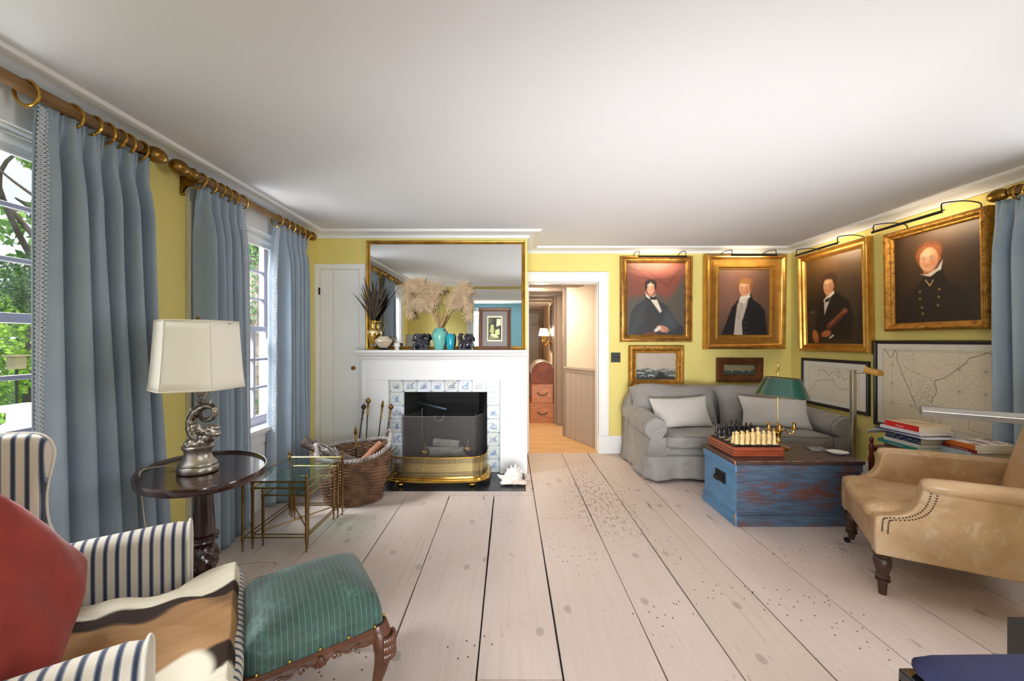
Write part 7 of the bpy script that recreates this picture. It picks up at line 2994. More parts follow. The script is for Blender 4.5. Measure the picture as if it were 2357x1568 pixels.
# --- seascape
w_, h_ = 0.465, 0.305
B = Bust(w_, h_, 'b5a695')
B.P.grad(lambda x, y: np.clip(1 - y * 1.5, 0, 1) * np.clip(1.3 - x * 2.2, 0, 1), '9aa59a', 0.6)
B.poly([(0, 0), (0, 0.42), (0.15, 0.40), (0.3, 0.44), (0.5, 0.36), (0.7, 0.42), (1, 0.38), (1, 0)], '5b5f5a', 0.03)
B.poly([(0, 0), (0, 0.32), (0.14, 0.38), (0.3, 0.26), (0.45, 0.3), (0.5, 0.1), (0.3, 0)], '33383a', 0.03, 0.9)
for i in range(14):
    x = rr3.uniform(0.05, 0.95)
    y = rr3.uniform(0.12, 0.48)
    B.line([(x - 0.08, y), (x, y + 0.035), (x + 0.07, y - 0.01)], 0.018, rr3.choice(['c3c2b6', 'a9aba2', 'd8d4c8']), 0.7)
B.poly([(0.52, 0.16), (0.58, 0.3), (0.66, 0.28), (0.76, 0.14), (1.0, 0.08), (1, 0), (0.4, 0.0)], '23201d', 0.02)
B.P.noise(0.05, 5, 5)
g5 = [(0, 0), (0, 0.040), (0.010, 0.058), (0.028, 0.064), (0.046, 0.056), (0.056, 0.040), (0.064, 0.036), (0.068, 0.042), (0.076, 0.040), (0.082, 0.022), (0.088, 0.020), (0.088, 0)]
T = frameXZ(1.345, DY, 0.765, 0.02)
picture('small painting of a stormy sea and rocks in a mottled gilt frame', T, 0.632, 0.482, g5, m_goldC, mkcanvas(B, 0.465, 0.312), (0.0835, 0, 0.085, 0), 0.015, name='seascape_painting')

# --- small harbour view
B = Bust(0.36, 0.15, '5d6251')
B.poly([(0, 0.55), (1, 0.55), (1, 1), (0, 1)], '7f7e66', 0.03)
B.poly([(0, 0), (1, 0), (1, 0.45), (0, 0.42)], '35463f', 0.03)
B.poly([(0.05, 0.45), (0.12, 0.6), (0.3, 0.62), (0.5, 0.68), (0.8, 0.62), (0.92, 0.5), (0.92, 0.44)], '8b7a55', 0.02)
for i in range(12):
    x = 0.1 + 0.07 * i
    B.line([(x, 0.42), (x, 0.55 + 0.04 * (i % 3))], 0.012, 'b7ad8d', 0.7)
for x in (0.25, 0.6, 0.82):
    B.poly([(x, 0.3), (x + 0.03, 0.3), (x + 0.015, 0.5)], 'cfcab4', 0.006)
B.P.noise(0.05, 5, 6)
g6 = [(0, 0), (0, 0.045), (0.006, 0.052), (0.02, 0.050), (0.05, 0.030), (0.07, 0.024), (0.078, 0.026), (0.084, 0.018), (0.084, 0)]
T = frameXZ(2.362, DY, 0.828, 0.02)
picture('little oblong harbour painting in a dark brown wood frame', T, 0.524, 0.278, g6, M('brown_gilt_wood', '71421f', 0.35, 0.3, var='4e2c14', vs=14), mkcanvas(B, 0.36, 0.125), (0.082, 0, 0.0765, 0), 0.012, name='harbour_painting')


# --- maps, drawn in the map's own plane
def zx(x, y, X):
    p = onX(1830 + x / 4.472, 780 + y / 4.472, X)
    return p


# big map of a coast
Ym, Zm, Wm, Hm = 3.475, 0.562, 1.14, 0.743
il = 0.028
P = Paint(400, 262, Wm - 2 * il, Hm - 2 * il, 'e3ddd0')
Wc, Hc = P.w, P.h


def toc(x, y):
    p = zx(x, y, 3.222)
    return (Ym - il - p.y, p.z - Zm - il)


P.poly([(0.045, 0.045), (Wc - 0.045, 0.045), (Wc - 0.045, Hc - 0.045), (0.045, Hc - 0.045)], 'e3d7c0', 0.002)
P.grad(lambda x, y: np.clip(np.sin(x * 5 + 1) * np.sin(y * 4 + 2) * 0.5, 0, 1), 'c2b297', 0.5)
ink = '4c4437'
for q in (0.045, 0.055, 0.062):
    P.line([(q, q), (Wc - q, q), (Wc - q, Hc - q), (q, Hc - q), (q, q)], 0.0012, ink, 0.7)
rr4 = random.Random(6)


def coast(pts, wd=0.0022, al=0.9, X=None, jit=0.004, f=toc):
    c_ = catmull([Vector((*f(*p), 0)) for p in pts], 8)
    P.line([(q.x + rr4.uniform(-jit, jit) * 0.6, q.y + rr4.uniform(-jit, jit) * 0.6) for q in c_], wd, ink, al)


west = [(915, 105), (945, 140), (978, 190), (1012, 170), (1030, 120), (1052, 160), (1045, 205), (1070, 270), (1100, 350), (1132, 430), (1165, 500), (1190, 570), (1215, 620), (1245, 690), (1285, 755), (1310, 745)]
east = [(1408, 660), (1415, 610), (1445, 570), (1455, 520), (1435, 450), (1460, 425), (1540, 402), (1620, 350), (1690, 300), (1760, 250), (1800, 200), (1890, 180), (1990, 145), (2040, 200), (2092, 275)]
coast(west, 0.0045)
coast(east, 0.0045)
coast([(1405, 790), (1450, 775), (1490, 800), (1500, 850), (1460, 890), (1415, 870), (1405, 790)])
nodes = [(1003, 268), (1000, 460), (997, 655), (1195, 690), (1693, 320), (1693, 545), (1965, 340), (1960, 577)]
for (nx2, ny2) in nodes:
    a = toc(nx2, ny2)
    for kx in range(16):
        t_ = kx * PI / 8
        L_ = 0.16 if kx % 2 else 0.26
        P.line([a, (a[0] + L_ * math.cos(t_), a[1] + L_ * math.sin(t_))], 0.0012, '6d6250', 0.42)
    P.ell(a[0], a[1], 0.004, 0.004, ink, 0.3, 0.8)
for i in range(650):     # hill hatching and tiny place marks along the land
    b_ = rr4.choice(west[5:] + east[:6])
    x, y = b_[0] + rr4.uniform(-10, 190) * (1 if b_ in west else -1), b_[1] + rr4.uniform(-70, 50)
    a = toc(x, y)
    P.line([a, (a[0] + rr4.uniform(-.012, .012), a[1] + rr4.uniform(-.005, .005))], 0.0016, ink, 0.55)
coast([(1130, 290), (1200, 330), (1300, 380), (1420, 405)], 0.0018, 0.7)
coast([(1410, 280), (1480, 300), (1560, 270), (1640, 260), (1720, 275)], 0.0014, 0.6)
P.mesh
c0_, c1_ = toc(1790, 830), toc(2065, 1010)
P.line([c0_, (c1_[0], c0_[1] + 0.01), c1_, (c0_[0], c1_[1] + 0.01), c0_], 0.003, ink, 0.7)
for i in range(9):
    yy = c0_[1] - 0.012 - i * 0.008
    P.line([(c0_[0] + 0.012 + rr4.uniform(0, .01), yy), (c1_[0] - 0.012 - rr4.uniform(0, .01), yy)], 0.0012, ink, 0.45)
T = frameYZ(RX, Ym, Zm, 0.0)
tt_ = thing('framed_map', 'large black framed engraved sea chart on the right wall behind the books', 'map', T @ Vector((Wm / 2, 0, 0)))
moulded_frame(T, Wm, Hm, [(0, 0), (0, 0.026), (0.004, 0.030), (0.012, 0.030), (0.018, 0.024), (0.026, 0.022), (0.030, 0.014), (0.030, 0)]).build('frame', m_ebon, tt_, W=True, smooth=False)
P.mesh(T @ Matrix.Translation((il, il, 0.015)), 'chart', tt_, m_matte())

# smaller map
Ym, Zm, Wm, Hm = 4.343, 0.622, 0.815, 0.492
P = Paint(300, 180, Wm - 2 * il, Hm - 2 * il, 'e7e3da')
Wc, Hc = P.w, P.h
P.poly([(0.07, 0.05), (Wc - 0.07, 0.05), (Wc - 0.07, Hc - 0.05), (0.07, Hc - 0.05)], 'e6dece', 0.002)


def toc2(x, y):
    p = zx(x, y, 3.222)
    return (Ym - il - p.y, p.z - Zm - il)


for q in (0.0, 0.008):
    P.line([(0.07 + q, 0.05 + q), (Wc - 0.07 - q, 0.05 + q), (Wc - 0.07 - q, Hc - 0.05 - q), (0.07 + q, Hc - 0.05 - q), (0.07 + q, 0.05 + q)], 0.0012, ink, 0.6)
for pts in ([(240, 395), (240, 340), (262, 318), (300, 325), (330, 365), (350, 375), (385, 335), (405, 345), (430, 385), (455, 405), (440, 360), (432, 320), (465, 360), (490, 400), (505, 430), (530, 410), (560, 420)],
            [(160, 510), (195, 490), (215, 440), (260, 425), (330, 425), (395, 430), (405, 470), (440, 510), (480, 525), (520, 515), (565, 535), (600, 520)],
            [(335, 400), (345, 415)], [(380, 395), (385, 420)], [(610, 470), (640, 460), (635, 540), (615, 540), (610, 470)]):
    coast(pts, 0.0034, 0.9, jit=0.003, f=toc2)
for i in range(420):
    a = toc2(rr4.uniform(180, 560), rr4.choice([rr4.uniform(300, 360), rr4.uniform(450, 600)]))
    if 0.08 < a[0] < Wc - 0.08 and 0.06 < a[1] < Hc - 0.06:
        P.line([a, (a[0] + rr4.uniform(-.01, .01), a[1] + rr4.uniform(-.004, .004))], 0.0015, ink, 0.5)
T = frameYZ(RX, Ym, Zm, 0.0)
tt_ = thing('framed_map', 'smaller black framed engraved map hanging above the right arm of the sofa', 'map', T @ Vector((Wm / 2, 0, 0)))
moulded_frame(T, Wm, Hm, [(0, 0), (0, 0.024), (0.004, 0.028), (0.012, 0.028), (0.018, 0.022), (0.026, 0.020), (0.030, 0.014), (0.030, 0)]).build('frame', m_ebon, tt_, W=True, smooth=False)
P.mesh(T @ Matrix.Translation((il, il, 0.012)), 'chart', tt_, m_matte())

# ---------------------------------------------------------------- picture lights
m_pl = M('dark_bronze', '2e2d2a', 0.4, 0.5)
k = NT('warm_tube')
k.b.inputs['Base Color'].default_value = lin('ffd9a0')
k.b.inputs['Emission Color'].default_value = lin('ffcf94')
k.b.inputs['Emission Strength'].default_value = 6.0
m_tube = k.m


def picture_light(label, a, b_, wallv, top_z, energy=2.2):
    """tube from a to b_; wallv points from the tube to the wall (with its distance)"""
    a, b_, wallv = Vector(a), Vector(b_), Vector(wallv)
    t = thing('picture_light', label, 'picture light', (a + b_) / 2, 0, 'bronze picture lights')
    n = wallv.normalized()
    d = (b_ - a).normalized()
    mb = MB()
    # half-round housing open towards the wall and down
    rs = []
    for p in (a, b_):
        rs.append([p - n * 0.012 * math.cos(q) + Vector((0, 0, 1)) * 0.012 * math.sin(q) for q in [math.radians(-60 + 200 * j / 12) for j in range(13)]] +
                  [p - n * 0.009 * math.cos(q) + Vector((0, 0, 1)) * 0.009 * math.sin(q) for q in [math.radians(140 - 200 * j / 12) for j in range(13)]])
    mb.rings(rs)
    mb.build('housing', m_pl, t, W=True)
    mb = MB()
    mb.tube([a + d * 0.02 + n * 0.002, b_ - d * 0.02 + n * 0.002], 0.0055, 10)
    mb.build('lamp_tube', m_tube, t, W=True)
    for p, s in ((a, 1), (b_, -1)):
        mb = MB()
        q = p + d * 0.012 * s
        mb.tube(catmull([q, q + Vector((0, 0, 0.045)) - n * 0.004, q + Vector((0, 0, 0.062)) + n * 0.02, q + n * (wallv.length * 0.55) + Vector((0, 0, 0.075)), q + n * (wallv.length * 0.93) + Vector((0, 0, 0.06)), q + n * (wallv.length * 0.96) + Vector((0, 0, top_z - p.z))], 5), 0.0042, 8)
        mb.build('swan_arm', m_pl, t, W=True)
    c_ = (a + b_) / 2
    add_light('AREA', 'picture_light_glow', c_ + n * 0.012 + Vector((0, 0, -0.004)), c_ + n * 0.3 + Vector((0, 0, -0.16)), energy, (1.0, 0.80, 0.54), (b_ - a).length * 0.9, 0.012)
    for l_ in bpy.data.objects:
        pass
    return t


def tube_light(*a, **k_):
    return picture_light(*a, **k_)


picture_light('long bronze picture light over the portrait with the red drape', (1.395, 4.33, 2.236), (1.935, 4.33, 2.236), (0, 0.2, 0), 2.275)
picture_light('long bronze picture light over the deep bright gilt frame', (2.395, 4.28, 2.238), (2.90, 4.28, 2.238), (0, 0.25, 0), 2.275)
picture_light('long bronze picture light over the portrait of the man with the scroll', (2.985, 4.11, 2.197), (2.985, 3.57, 2.197), (0.25, 0, 0), 2.235)
picture_light('long bronze picture light over the portrait of the red-haired man', (2.955, 3.205, 2.19), (2.955, 2.675, 2.19), (0.28, 0, 0), 2.21)

# ================================================================ book stand behind the leather chair
m_redwood = M('red_brown_turned_wood', '6e3020', 0.3, var='4f2015', vs=10)
SX_0, SX_1, SY_0, SY_1 = 2.655, 3.13, 2.42, 2.888
bs_ = thing('book_stand', 'small red-brown wooden stand with turned corner posts holding stacked books', 'stand', ((SX_0 + SX_1) / 2, (SY_0 + SY_1) / 2, 0))
for (x, y) in ((SX_0, SY_0), (SX_1, SY_0), (SX_0, SY_1), (SX_1, SY_1)):
    mb = MB()
    mb.lathe([(0.012, 0.0), (0.016, 0.03), (0.010, 0.05), (0.014, 0.1), (0.017, 0.2), (0.011, 0.26), (0.016, 0.28), (0.018, 0.44), (0.012, 0.47), (0.016, 0.50), (0.016, 0.53), (0.009, 0.548), (0.013, 0.56), (0.014, 0.572), (0.012, 0.583), (0.006, 0.592), (0.001, 0.596)], c=(x, y, 0), n=16)
    mb.build('post', m_redwood, bs_, W=True)
for z in (0.12, 0.519):
    mb = MB()
    mb.box(SX_0, SX_1, SY_0, SY_1, z, z + 0.016)
    mb.build('shelf', m_redwood, bs_, W=True, smooth=False, bevel=0.003)
mb = MB()
for y in (SY_0, SY_1):
    mb.box(SX_0, SX_1, y - 0.008, y + 0.008, 0.49, 0.519)
mb.build('rail', m_redwood, bs_, W=True, smooth=False, bevel=0.003)
m_pages = M('cream_page_block', 'd9cbb0', 0.85, var='c4b395', vs=60, vscale=(0.2, 0.2, 6))


def book(label, x0, x1, y0, y1, z, th_, cover, rot=0.0, paper=None, name='book', soft=False, group='books on the red-brown stand', text=None):
    """spine faces -x; th_ thickness"""
    cx_, cy_ = (x0 + x1) / 2, (y0 + y1) / 2
    t = thing(name, label, 'book', (cx_, cy_, z), rot, group)
    w_, d_ = x1 - x0, y1 - y0
    c_ = 0.0012 if soft else 0.0022
    ov = 0.0 if soft else 0.003
    mb = MB()
    n = 5
    pr = []
    mb.box(-w_ / 2, w_ / 2, -d_ / 2, d_ / 2, 0, c_)
    mb.box(-w_ / 2, w_ / 2, -d_ / 2, d_ / 2, th_ - c_, th_)
    mb.box(-w_ / 2, -w_ / 2 + c_ * 1.5, -d_ / 2, d_ / 2, c_, th_ - c_)
    cv = mb.build('cover', cover, t, smooth=False)
    mb = MB()
    mb.box(-w_ / 2 + c_ * 1.5, w_ / 2 - ov, -d_ / 2 + ov, d_ / 2 - ov, c_, th_ - c_)
    mb.build('pages', m_pages, t, smooth=False)
    return t, cv


def lettering(body, parent, T, size, mat, name='lettering'):
    cu = bpy.data.curves.new(name, 'FONT')
    cu.body = body
    cu.size = size
    cu.align_x = 'CENTER'
    cu.align_y = 'CENTER'
    cu.extrude = 0.0002
    cu.space_line = 0.9
    tmp = bpy.data.objects.new(name, cu)
    me = bpy.data.meshes.new_from_object(tmp)
    bpy.data.objects.remove(tmp)
    me.materials.clear()
    me.materials.append(mat)
    o = bpy.data.objects.new(name, me)
    C.objects.link(o)
    o.parent = parent
    o.matrix_local = T
    return o


mc = lambda n, c, r=0.4: M(n, c, r)
m_ink = M('black_ink', '2a2522', 0.6)
m_wink = M('white_ink', 'eee9e2', 0.6)
z = 0.536
L0, L1, M0, M1 = 2.675, 2.885, 2.55, 2.80
book('thick brown book at the bottom of the left stack', L0, L1 + 0.02, M0, M1 + 0.01, z, 0.042, mc('brown_cloth', '6a4a36'), 0.03)
z += 0.0425
t, cv = book('teal paperback low in the left stack', L0 - 0.03, L1 - 0.01, M0 - 0.01, M1 + 0.03, z, 0.022, mc('teal_cover', '1d8078'), -0.05, soft=True)
lettering('The Western Question', cv, Matrix.Translation((-0.1205, 0.0, 0.011)) @ Matrix.Rotation(-PI / 2, 4, 'Z') @ Matrix.Rotation(PI / 2, 4, 'X'), 0.011, m_wink)
z += 0.0225
book('white book with brown pages under the navy book', L0 - 0.015, L1, M0, M1, z, 0.022, mc('white_cover', 'dcd8d2'), -0.02)
z += 0.0225
t, cv = book('thick navy patterned book in the left stack', L0 - 0.012, L1, M0 + 0.005, M1 - 0.01, z, 0.045, mc('navy_cover', '1d2f4e'), 0.02)
mb = MB()
rr5 = random.Random(3)
for i in range(15):
    y = -0.115 + 0.016 * i
    zz = 0.01 + 0.024 * rr5.random()
    mb.tube([(-0.1115, y, zz), (-0.1115, y + 0.010, zz - 0.008)], 0.0012, 4)
mb.build('spine_dashes', m_wink, cv)
z += 0.0455
# curled magazine
t = thing('magazine', 'pale grey magazine curling over the left end of the left stack', 'magazine', (2.78, 2.7, z), 0, None)
mb = MB()
prf = []
for i in range(15):
    u = i / 14
    yv = 2.50 + 0.42 * u
    dz = 0.0
    if u > 0.72:
        e = (u - 0.72) / 0.28
        dz = 0.006 * math.sin(PI * e * 0.8) - 0.055 * e * e
    prf.append((yv, z + 0.002 + dz))
rs = [[(x, p[0] * 1.0, p[1]) for p in prf] for x in (2.645, 2.90)]
mb.rings(rs, close_u=False)
mb.build('sheets', M('grey_white_paper', 'cfcdd2', 0.6), t, W=True, ang=180, solid=0.003)
z += 0.005
book('thin dark blue magazine on top of the curled one', L0 - 0.025, L1 + 0.03, M0 + 0.02, M1 + 0.06, z, 0.008, mc('dark_blue_cover', '2c3552'), 0.10, soft=True)
z += 0.0085
book('white hardback directly under the red book', L0 - 0.02, L1 + 0.0, M0 + 0.0, M1 + 0.02, z, 0.021, mc('pale_lilac_cover', 'd6d4de'), 0.04)
z += 0.0215
t, cv = book('tan book with a bright red spine topping the left stack', L0 - 0.01, L1 - 0.005, M0 + 0.01, M1 - 0.005, z, 0.036, mc('tan_paper_cover', 'dcc097'), 0.0)
w_ = (L1 - 0.005) - (L0 - 0.01)
mb = MB()
mb.box(-w_ / 2 - 0.0008, -w_ / 2 + 0.0, -0.1175, 0.1175, 0.0, 0.0362)
sp_ = mb.build('red_spine', mc('red_spine', 'c8191c'), t, smooth=False)
lettering('Nureyev', sp_, Matrix.Translation((-w_ / 2 - 0.0012, 0.01, 0.014)) @ Matrix.Rotation(-PI / 2, 4, 'Z') @ Matrix.Rotation(PI / 2, 4, 'X'), 0.016, m_wink)
mb = MB()
mb.tube(catmull([(-0.06, 0.07, 0.0365), (-0.02, 0.02, 0.0365), (0.03, -0.02, 0.0365), (0.07, -0.05, 0.0365)], 4), 0.0012, 4)
mb.ball((0.0, 0.0, 0.036), 0.008, 6, 4, (1.6, 0.8, 0.1))
mb.build('cover_drawing', m_ink, cv)
# right stack
R0, R1, Q0, Q1 = 2.80, 3.07, 2.335, 2.545
z = 0.536
book('grey magazine at the bottom of the right stack', R0, R1 + 0.03, Q0 + 0.1, Q1 + 0.02, z, 0.03, mc('grey_cover', '9a9c9c'), 0.0)
z += 0.0305
for i, (dx_, ro, co) in enumerate(((0.0, 0.02, 'c3d6dc'), (-0.004, 0.03, 'b4cdd6'), (0.003, 0.015, 'c9dade'), (-0.002, 0.025, 'aac6d0'))):
    book(['lowest of the four pale blue paperbacks', 'pale blue paperback lying directly on the lowest one', 'pale blue paperback just below the uppermost one', 'uppermost of the four pale blue paperbacks, under the dark red one'][i], R0 - 0.01 + dx_, R1 - 0.02 + dx_, Q0 + 0.045, Q1 + 0.045, z, 0.0135, mc('pale_blue_cover_%d' % i, co), ro, soft=True, name='paperback')
    z += 0.0138
t, cv = book('dark red paperback under the white patterned book', R0 - 0.0, R1 - 0.03, Q0 + 0.02, Q1 + 0.0, z, 0.02, mc('dark_red_cover', '8e1f2c'), 0.0, soft=True, name='paperback')
lettering('Toward Plantation Tales', cv, Matrix.Translation((-0.1215, 0.0, 0.010)) @ Matrix.Rotation(-PI / 2, 4, 'Z') @ Matrix.Rotation(PI / 2, 4, 'X'), 0.010, m_wink)
z += 0.0204
t, cv = book('white book with an orange spine and key pattern topping the right stack', R0 + 0.0, R1 - 0.01, Q0 + 0.015, Q1 - 0.02, z, 0.030, mc('cream_cover', 'ece3d8'), -0.06, soft=True, name='paperback')
wb, db = 0.26, 0.175
mb = MB()
mb.box(-wb / 2 - 0.0006, -wb / 2, -db / 2, db / 2, 0.0, 0.0301)
mb.build('orange_spine', mc('orange_spine', 'cf6f2c'), t, smooth=False)
mb = MB()
for q in range(4):
    for (sx_, sy_) in ((1, 1), (1, -1), (-1, 1), (-1, -1)):
        r_ = 0.012 + 0.011 * q
        pts = [(sx_ * (wb / 2 - 0.004) - sx_ * r_ * math.cos(a), sy_ * (db / 2 - 0.004) - sy_ * r_ * math.sin(a), 0.0303) for a in [PI / 2 * j / 8 for j in range(9)]]
        mb.tube(pts, 0.0011, 4)
mb.build('cover_rings', m_ink, cv)
mb = MB()
mb.tube([(0.112 * math.cos(2 * PI * j / 48), 0.074 * math.sin(2 * PI * j / 48), 0.0302) for j in range(48)], 0.0012, 4, closed=True)
mb.build('cover_oval', mc('orange_ink', 'cf6f2c'), cv)
lettering('TRAGEDY,\nTHE GREEKS\nAND US', cv, Matrix.Translation((-0.03, 0.005, 0.0306)) @ Matrix.Rotation(-PI / 2, 4, 'Z'), 0.024, m_ink)
lettering('SIMON\nCRITCHLEY', cv, Matrix.Translation((0.065, -0.0, 0.0306)) @ Matrix.Rotation(-PI / 2, 4, 'Z'), 0.02, m_ink)

# ================================================================ hall furniture
m_pine = M('orange_pine_box', 'b8702c', 0.4, var='935020', vs=6, vscale=(1, 4, 6))
m_hide = M('dark_leather_trunk', '7c3a1c', 0.6, var='552410', vs=6)


def pine_box(label, px0, px1, py0, py1, Y, dp):
    a, b_ = at(px0, py1, Y), at(px1, py0, Y)
    t = thing('pine_chest', label, 'chest', ((a.x + b_.x) / 2, Y, a.z), 0, 'pine chests stacked in the hall')
    mb = MB()
    mb.box(a.x, b_.x, Y, Y + dp, a.z, b_.z)
    mb.build('case', m_pine, t, W=True, smooth=False, bevel=0.004)
    mb = MB()
    mb.box(a.x - 0.004, b_.x + 0.004, Y - 0.006, Y, b_.z - 0.03, b_.z)
    mb.build('lid_edge', m_pine, t, W=True, smooth=False, bevel=0.002)
    c_ = (a + b_) / 2
    mb = MB()
    mb.tube(catmull([(c_.x - 0.07, Y - 0.006, c_.z + 0.02), (c_.x - 0.06, Y - 0.02, c_.z - 0.01), (c_.x, Y - 0.024, c_.z - 0.025), (c_.x + 0.06, Y - 0.02, c_.z - 0.01), (c_.x + 0.07, Y - 0.006, c_.z + 0.02)], 4), 0.007, 6)
    mb.build('handle', m_black, t, W=True)
    return a, b_


Yh = 6.21
pine_box('larger orange pine chest at the bottom of the stack in the hall', 1221, 1277, 928, 973.2, Yh, 0.45)
pine_box('smaller orange pine chest under the domed trunk in the hall', 1224, 1273, 885, 927.6, Yh, 0.42)
a, b_ = at(1222, 884.5, Yh), at(1278, 832, Yh)
t = thing('domed_trunk', 'dark red-brown domed trunk on top of the pine chests in the hall', 'trunk', ((a.x + b_.x) / 2, Yh, a.z))
r_ = (b_.x - a.x) / 2
cxm = (a.x + b_.x) / 2
zb_ = a.z + 0.17
prof_ = [(a.x, a.z), (b_.x, a.z)] + [(cxm + r_ * math.cos(q), zb_ + (b_.z - zb_) * math.sin(q)) for q in [PI * j / 16 for j in range(17)]]
mb = MB()
mb.prism(prof_, 'y', Yh, Yh + 0.6)
mb.build('body', m_hide, t, W=True, ang=50)
mb = MB()
for yy in (Yh, Yh + 0.2, Yh + 0.4, Yh + 0.59):
    mb.tube([(p[0] * 1.0, yy, p[1]) for p in prof_[2:]], 0.011, 6)
mb.build('ribs', M('pale_metal_ribs', 'b7aca2', 0.35, 0.7), t, W=True)
# hanging wall light; its second shade stands in for a mirror reflection
sc0 = at(1272, 772, 7.4)
t = thing('wall_sconce', 'brass wall sconce with lit pleated shades in the hall, the second standing for a mirror reflection', 'wall light', (0.715, 7.35, 1.38))
k = NT('lit_shade')
k.b.inputs['Base Color'].default_value = lin('fff0d8')
k.b.inputs['Emission Color'].default_value = lin('ffdcae')
k.b.inputs['Emission Strength'].default_value = 3.0
m_lit = k.m
mb = MB()
mb.cbox((0.708, 7.35, 1.36), (0.02, 0.07, 0.22))
mb.build('backplate', m_brass, t, W=True, bevel=0.004)
for (x, y) in ((0.57, 7.25), (0.63, 7.48)):
    mb = MB()
    mb.tube(catmull([(0.70, 7.35, 1.30), ((x + 0.70) / 2, (y + 7.35) / 2, 1.22), (x, y, 1.24), (x, y, 1.30)], 5), 0.008, 8)
    mb.lathe([(0.001, 1.29), (0.028, 1.295), (0.012, 1.305), (0.012, 1.42), (0.001, 1.42)], c=(x, y, 0), n=14)
    arm = mb.build('arm', m_brass, t, W=True)
    mb = MB()
    mb.lathe([(0.078, 1.39), (0.05, 1.53)], c=(x, y, 0), n=24, cap0=False, cap1=False)
    mb.build('shade', m_lit, arm, W=True, solid=0.002)
add_light('POINT', 'sconce_bulb', (0.55, 7.2, 1.47), None, 45, (1, 0.80, 0.55), 0.06)
add_light('AREA', 'hall_fill', (0.2, 5.2, 1.98), (0.5, 5.6, 0.0), 26, (1, 0.84, 0.65), 0.5, 0.5)  # invented fill light near the beams, brightening the hall
# small mirror on the hall wall
T = frameYZ(0.72, 7.25, 1.12)
t = thing('hall_mirror', 'tall narrow dark framed mirror on the right wall of the hall', 'mirror', (0.715, 6.9, 1.12))
moulded_frame(T, 0.62, 0.82, [(0, 0), (0, 0.02), (0.03, 0.016), (0.04, 0.006), (0.04, 0)]).build('frame', m_ebon, t, W=True, smooth=False)
mb = MB()
mb.box(0.712, 0.716, 6.66, 7.22, 1.15, 1.91)
mb.build('mirror_glass', m_mirror, t, W=True, smooth=False)

# ================================================================ garden outside the left windows
mb = MB()
mb.box(-30, LX - 0.2, -6, 30, -0.62, -0.6)
g_ = mb.build('ground', M('lawn_green', '5f7a35', 0.9, var='48612a', vs=3), None, smooth=False)
struct(g_)
k = NT('grey_cedar_shingles')
br = k.n('ShaderNodeTexBrick')
br.inputs['Scale'].default_value = 1.0
br.inputs['Brick Width'].default_value = 0.13
br.inputs['Row Height'].default_value = 0.125
br.inputs['Mortar Size'].default_value = 0.004
br.inputs['Color1'].default_value = lin('787168')
br.inputs['Color2'].default_value = lin('625c55')
br.inputs['Mortar'].default_value = lin('45413c')
k.l(k.mapping((1, 1, 1), (PI / 2, 0, 0)), br.inputs['Vector'])
k.col(br.outputs['Color'])
k.b.inputs['Roughness'].default_value = 0.85
mb = MB()
mb.box(-4.2, LX - 0.2, 4.6, 4.8, -0.6, 4.2)
struct(mb.build('wall_wing', k.m, None, smooth=False))
mb = MB()
mb.box(-3.5, -3.13, 4.56, 4.6, -0.1, 3.2)
mb.box(-2.955, -2.84, 4.57, 4.6, -0.6, 4.2)
mb.box(-4.26, -4.1, 4.55, 4.8, -0.6, 4.2)
struct(mb.build('trim_7', m_white, None, smooth=False))
nw = thing('porch_newel', 'white painted porch post with a sloping handrail outside the near window', 'post', (-3.62, 2.9, -0.6))
mb = MB()
mb.box(-3.68, -3.56, 2.84, 2.96, -0.6, 0.78)
mb.box(-3.70, -3.54, 2.82, 2.98, 0.78, 0.80)
mb.box(-3.72, -3.52, 2.80, 3.00, 0.80, 0.83)
mb.build('post', m_white, nw, W=True, smooth=False, bevel=0.004)
mb = MB()
mb.tube([(-3.62, 2.88, 0.70), (-4.4, 2.4, 0.2), (-5.0, 2.05, -0.25)], 0.04, 4)
mb.tube([(-3.62, 2.88, 0.15), (-4.4, 2.4, -0.35)], 0.03, 4)
mb.build('handrail', m_white, nw, W=True, smooth=False)

m_leafs = [M('sunlit_leaf', 'b5dc4e', 0.6, var='7fb033', vs=1.4, sheen=0.0), M('mid_green_leaf', '86b548', 0.6, var='56842e', vs=1.6), M('dark_green_leaf', '5f7f50', 0.7, var='415c38', vs=2.0), M('ivy_leaf', '3d6630', 0.5, var='24451d', vs=8)]
for m_ in m_leafs:
    b__ = m_.node_tree.nodes['Principled BSDF']
    b__.inputs['Subsurface Weight'].default_value = 0.0
m_bark2 = M('tree_bark', '6b5f55', 0.9, var='453c35', vs=6, bump=0.5, bs=20)


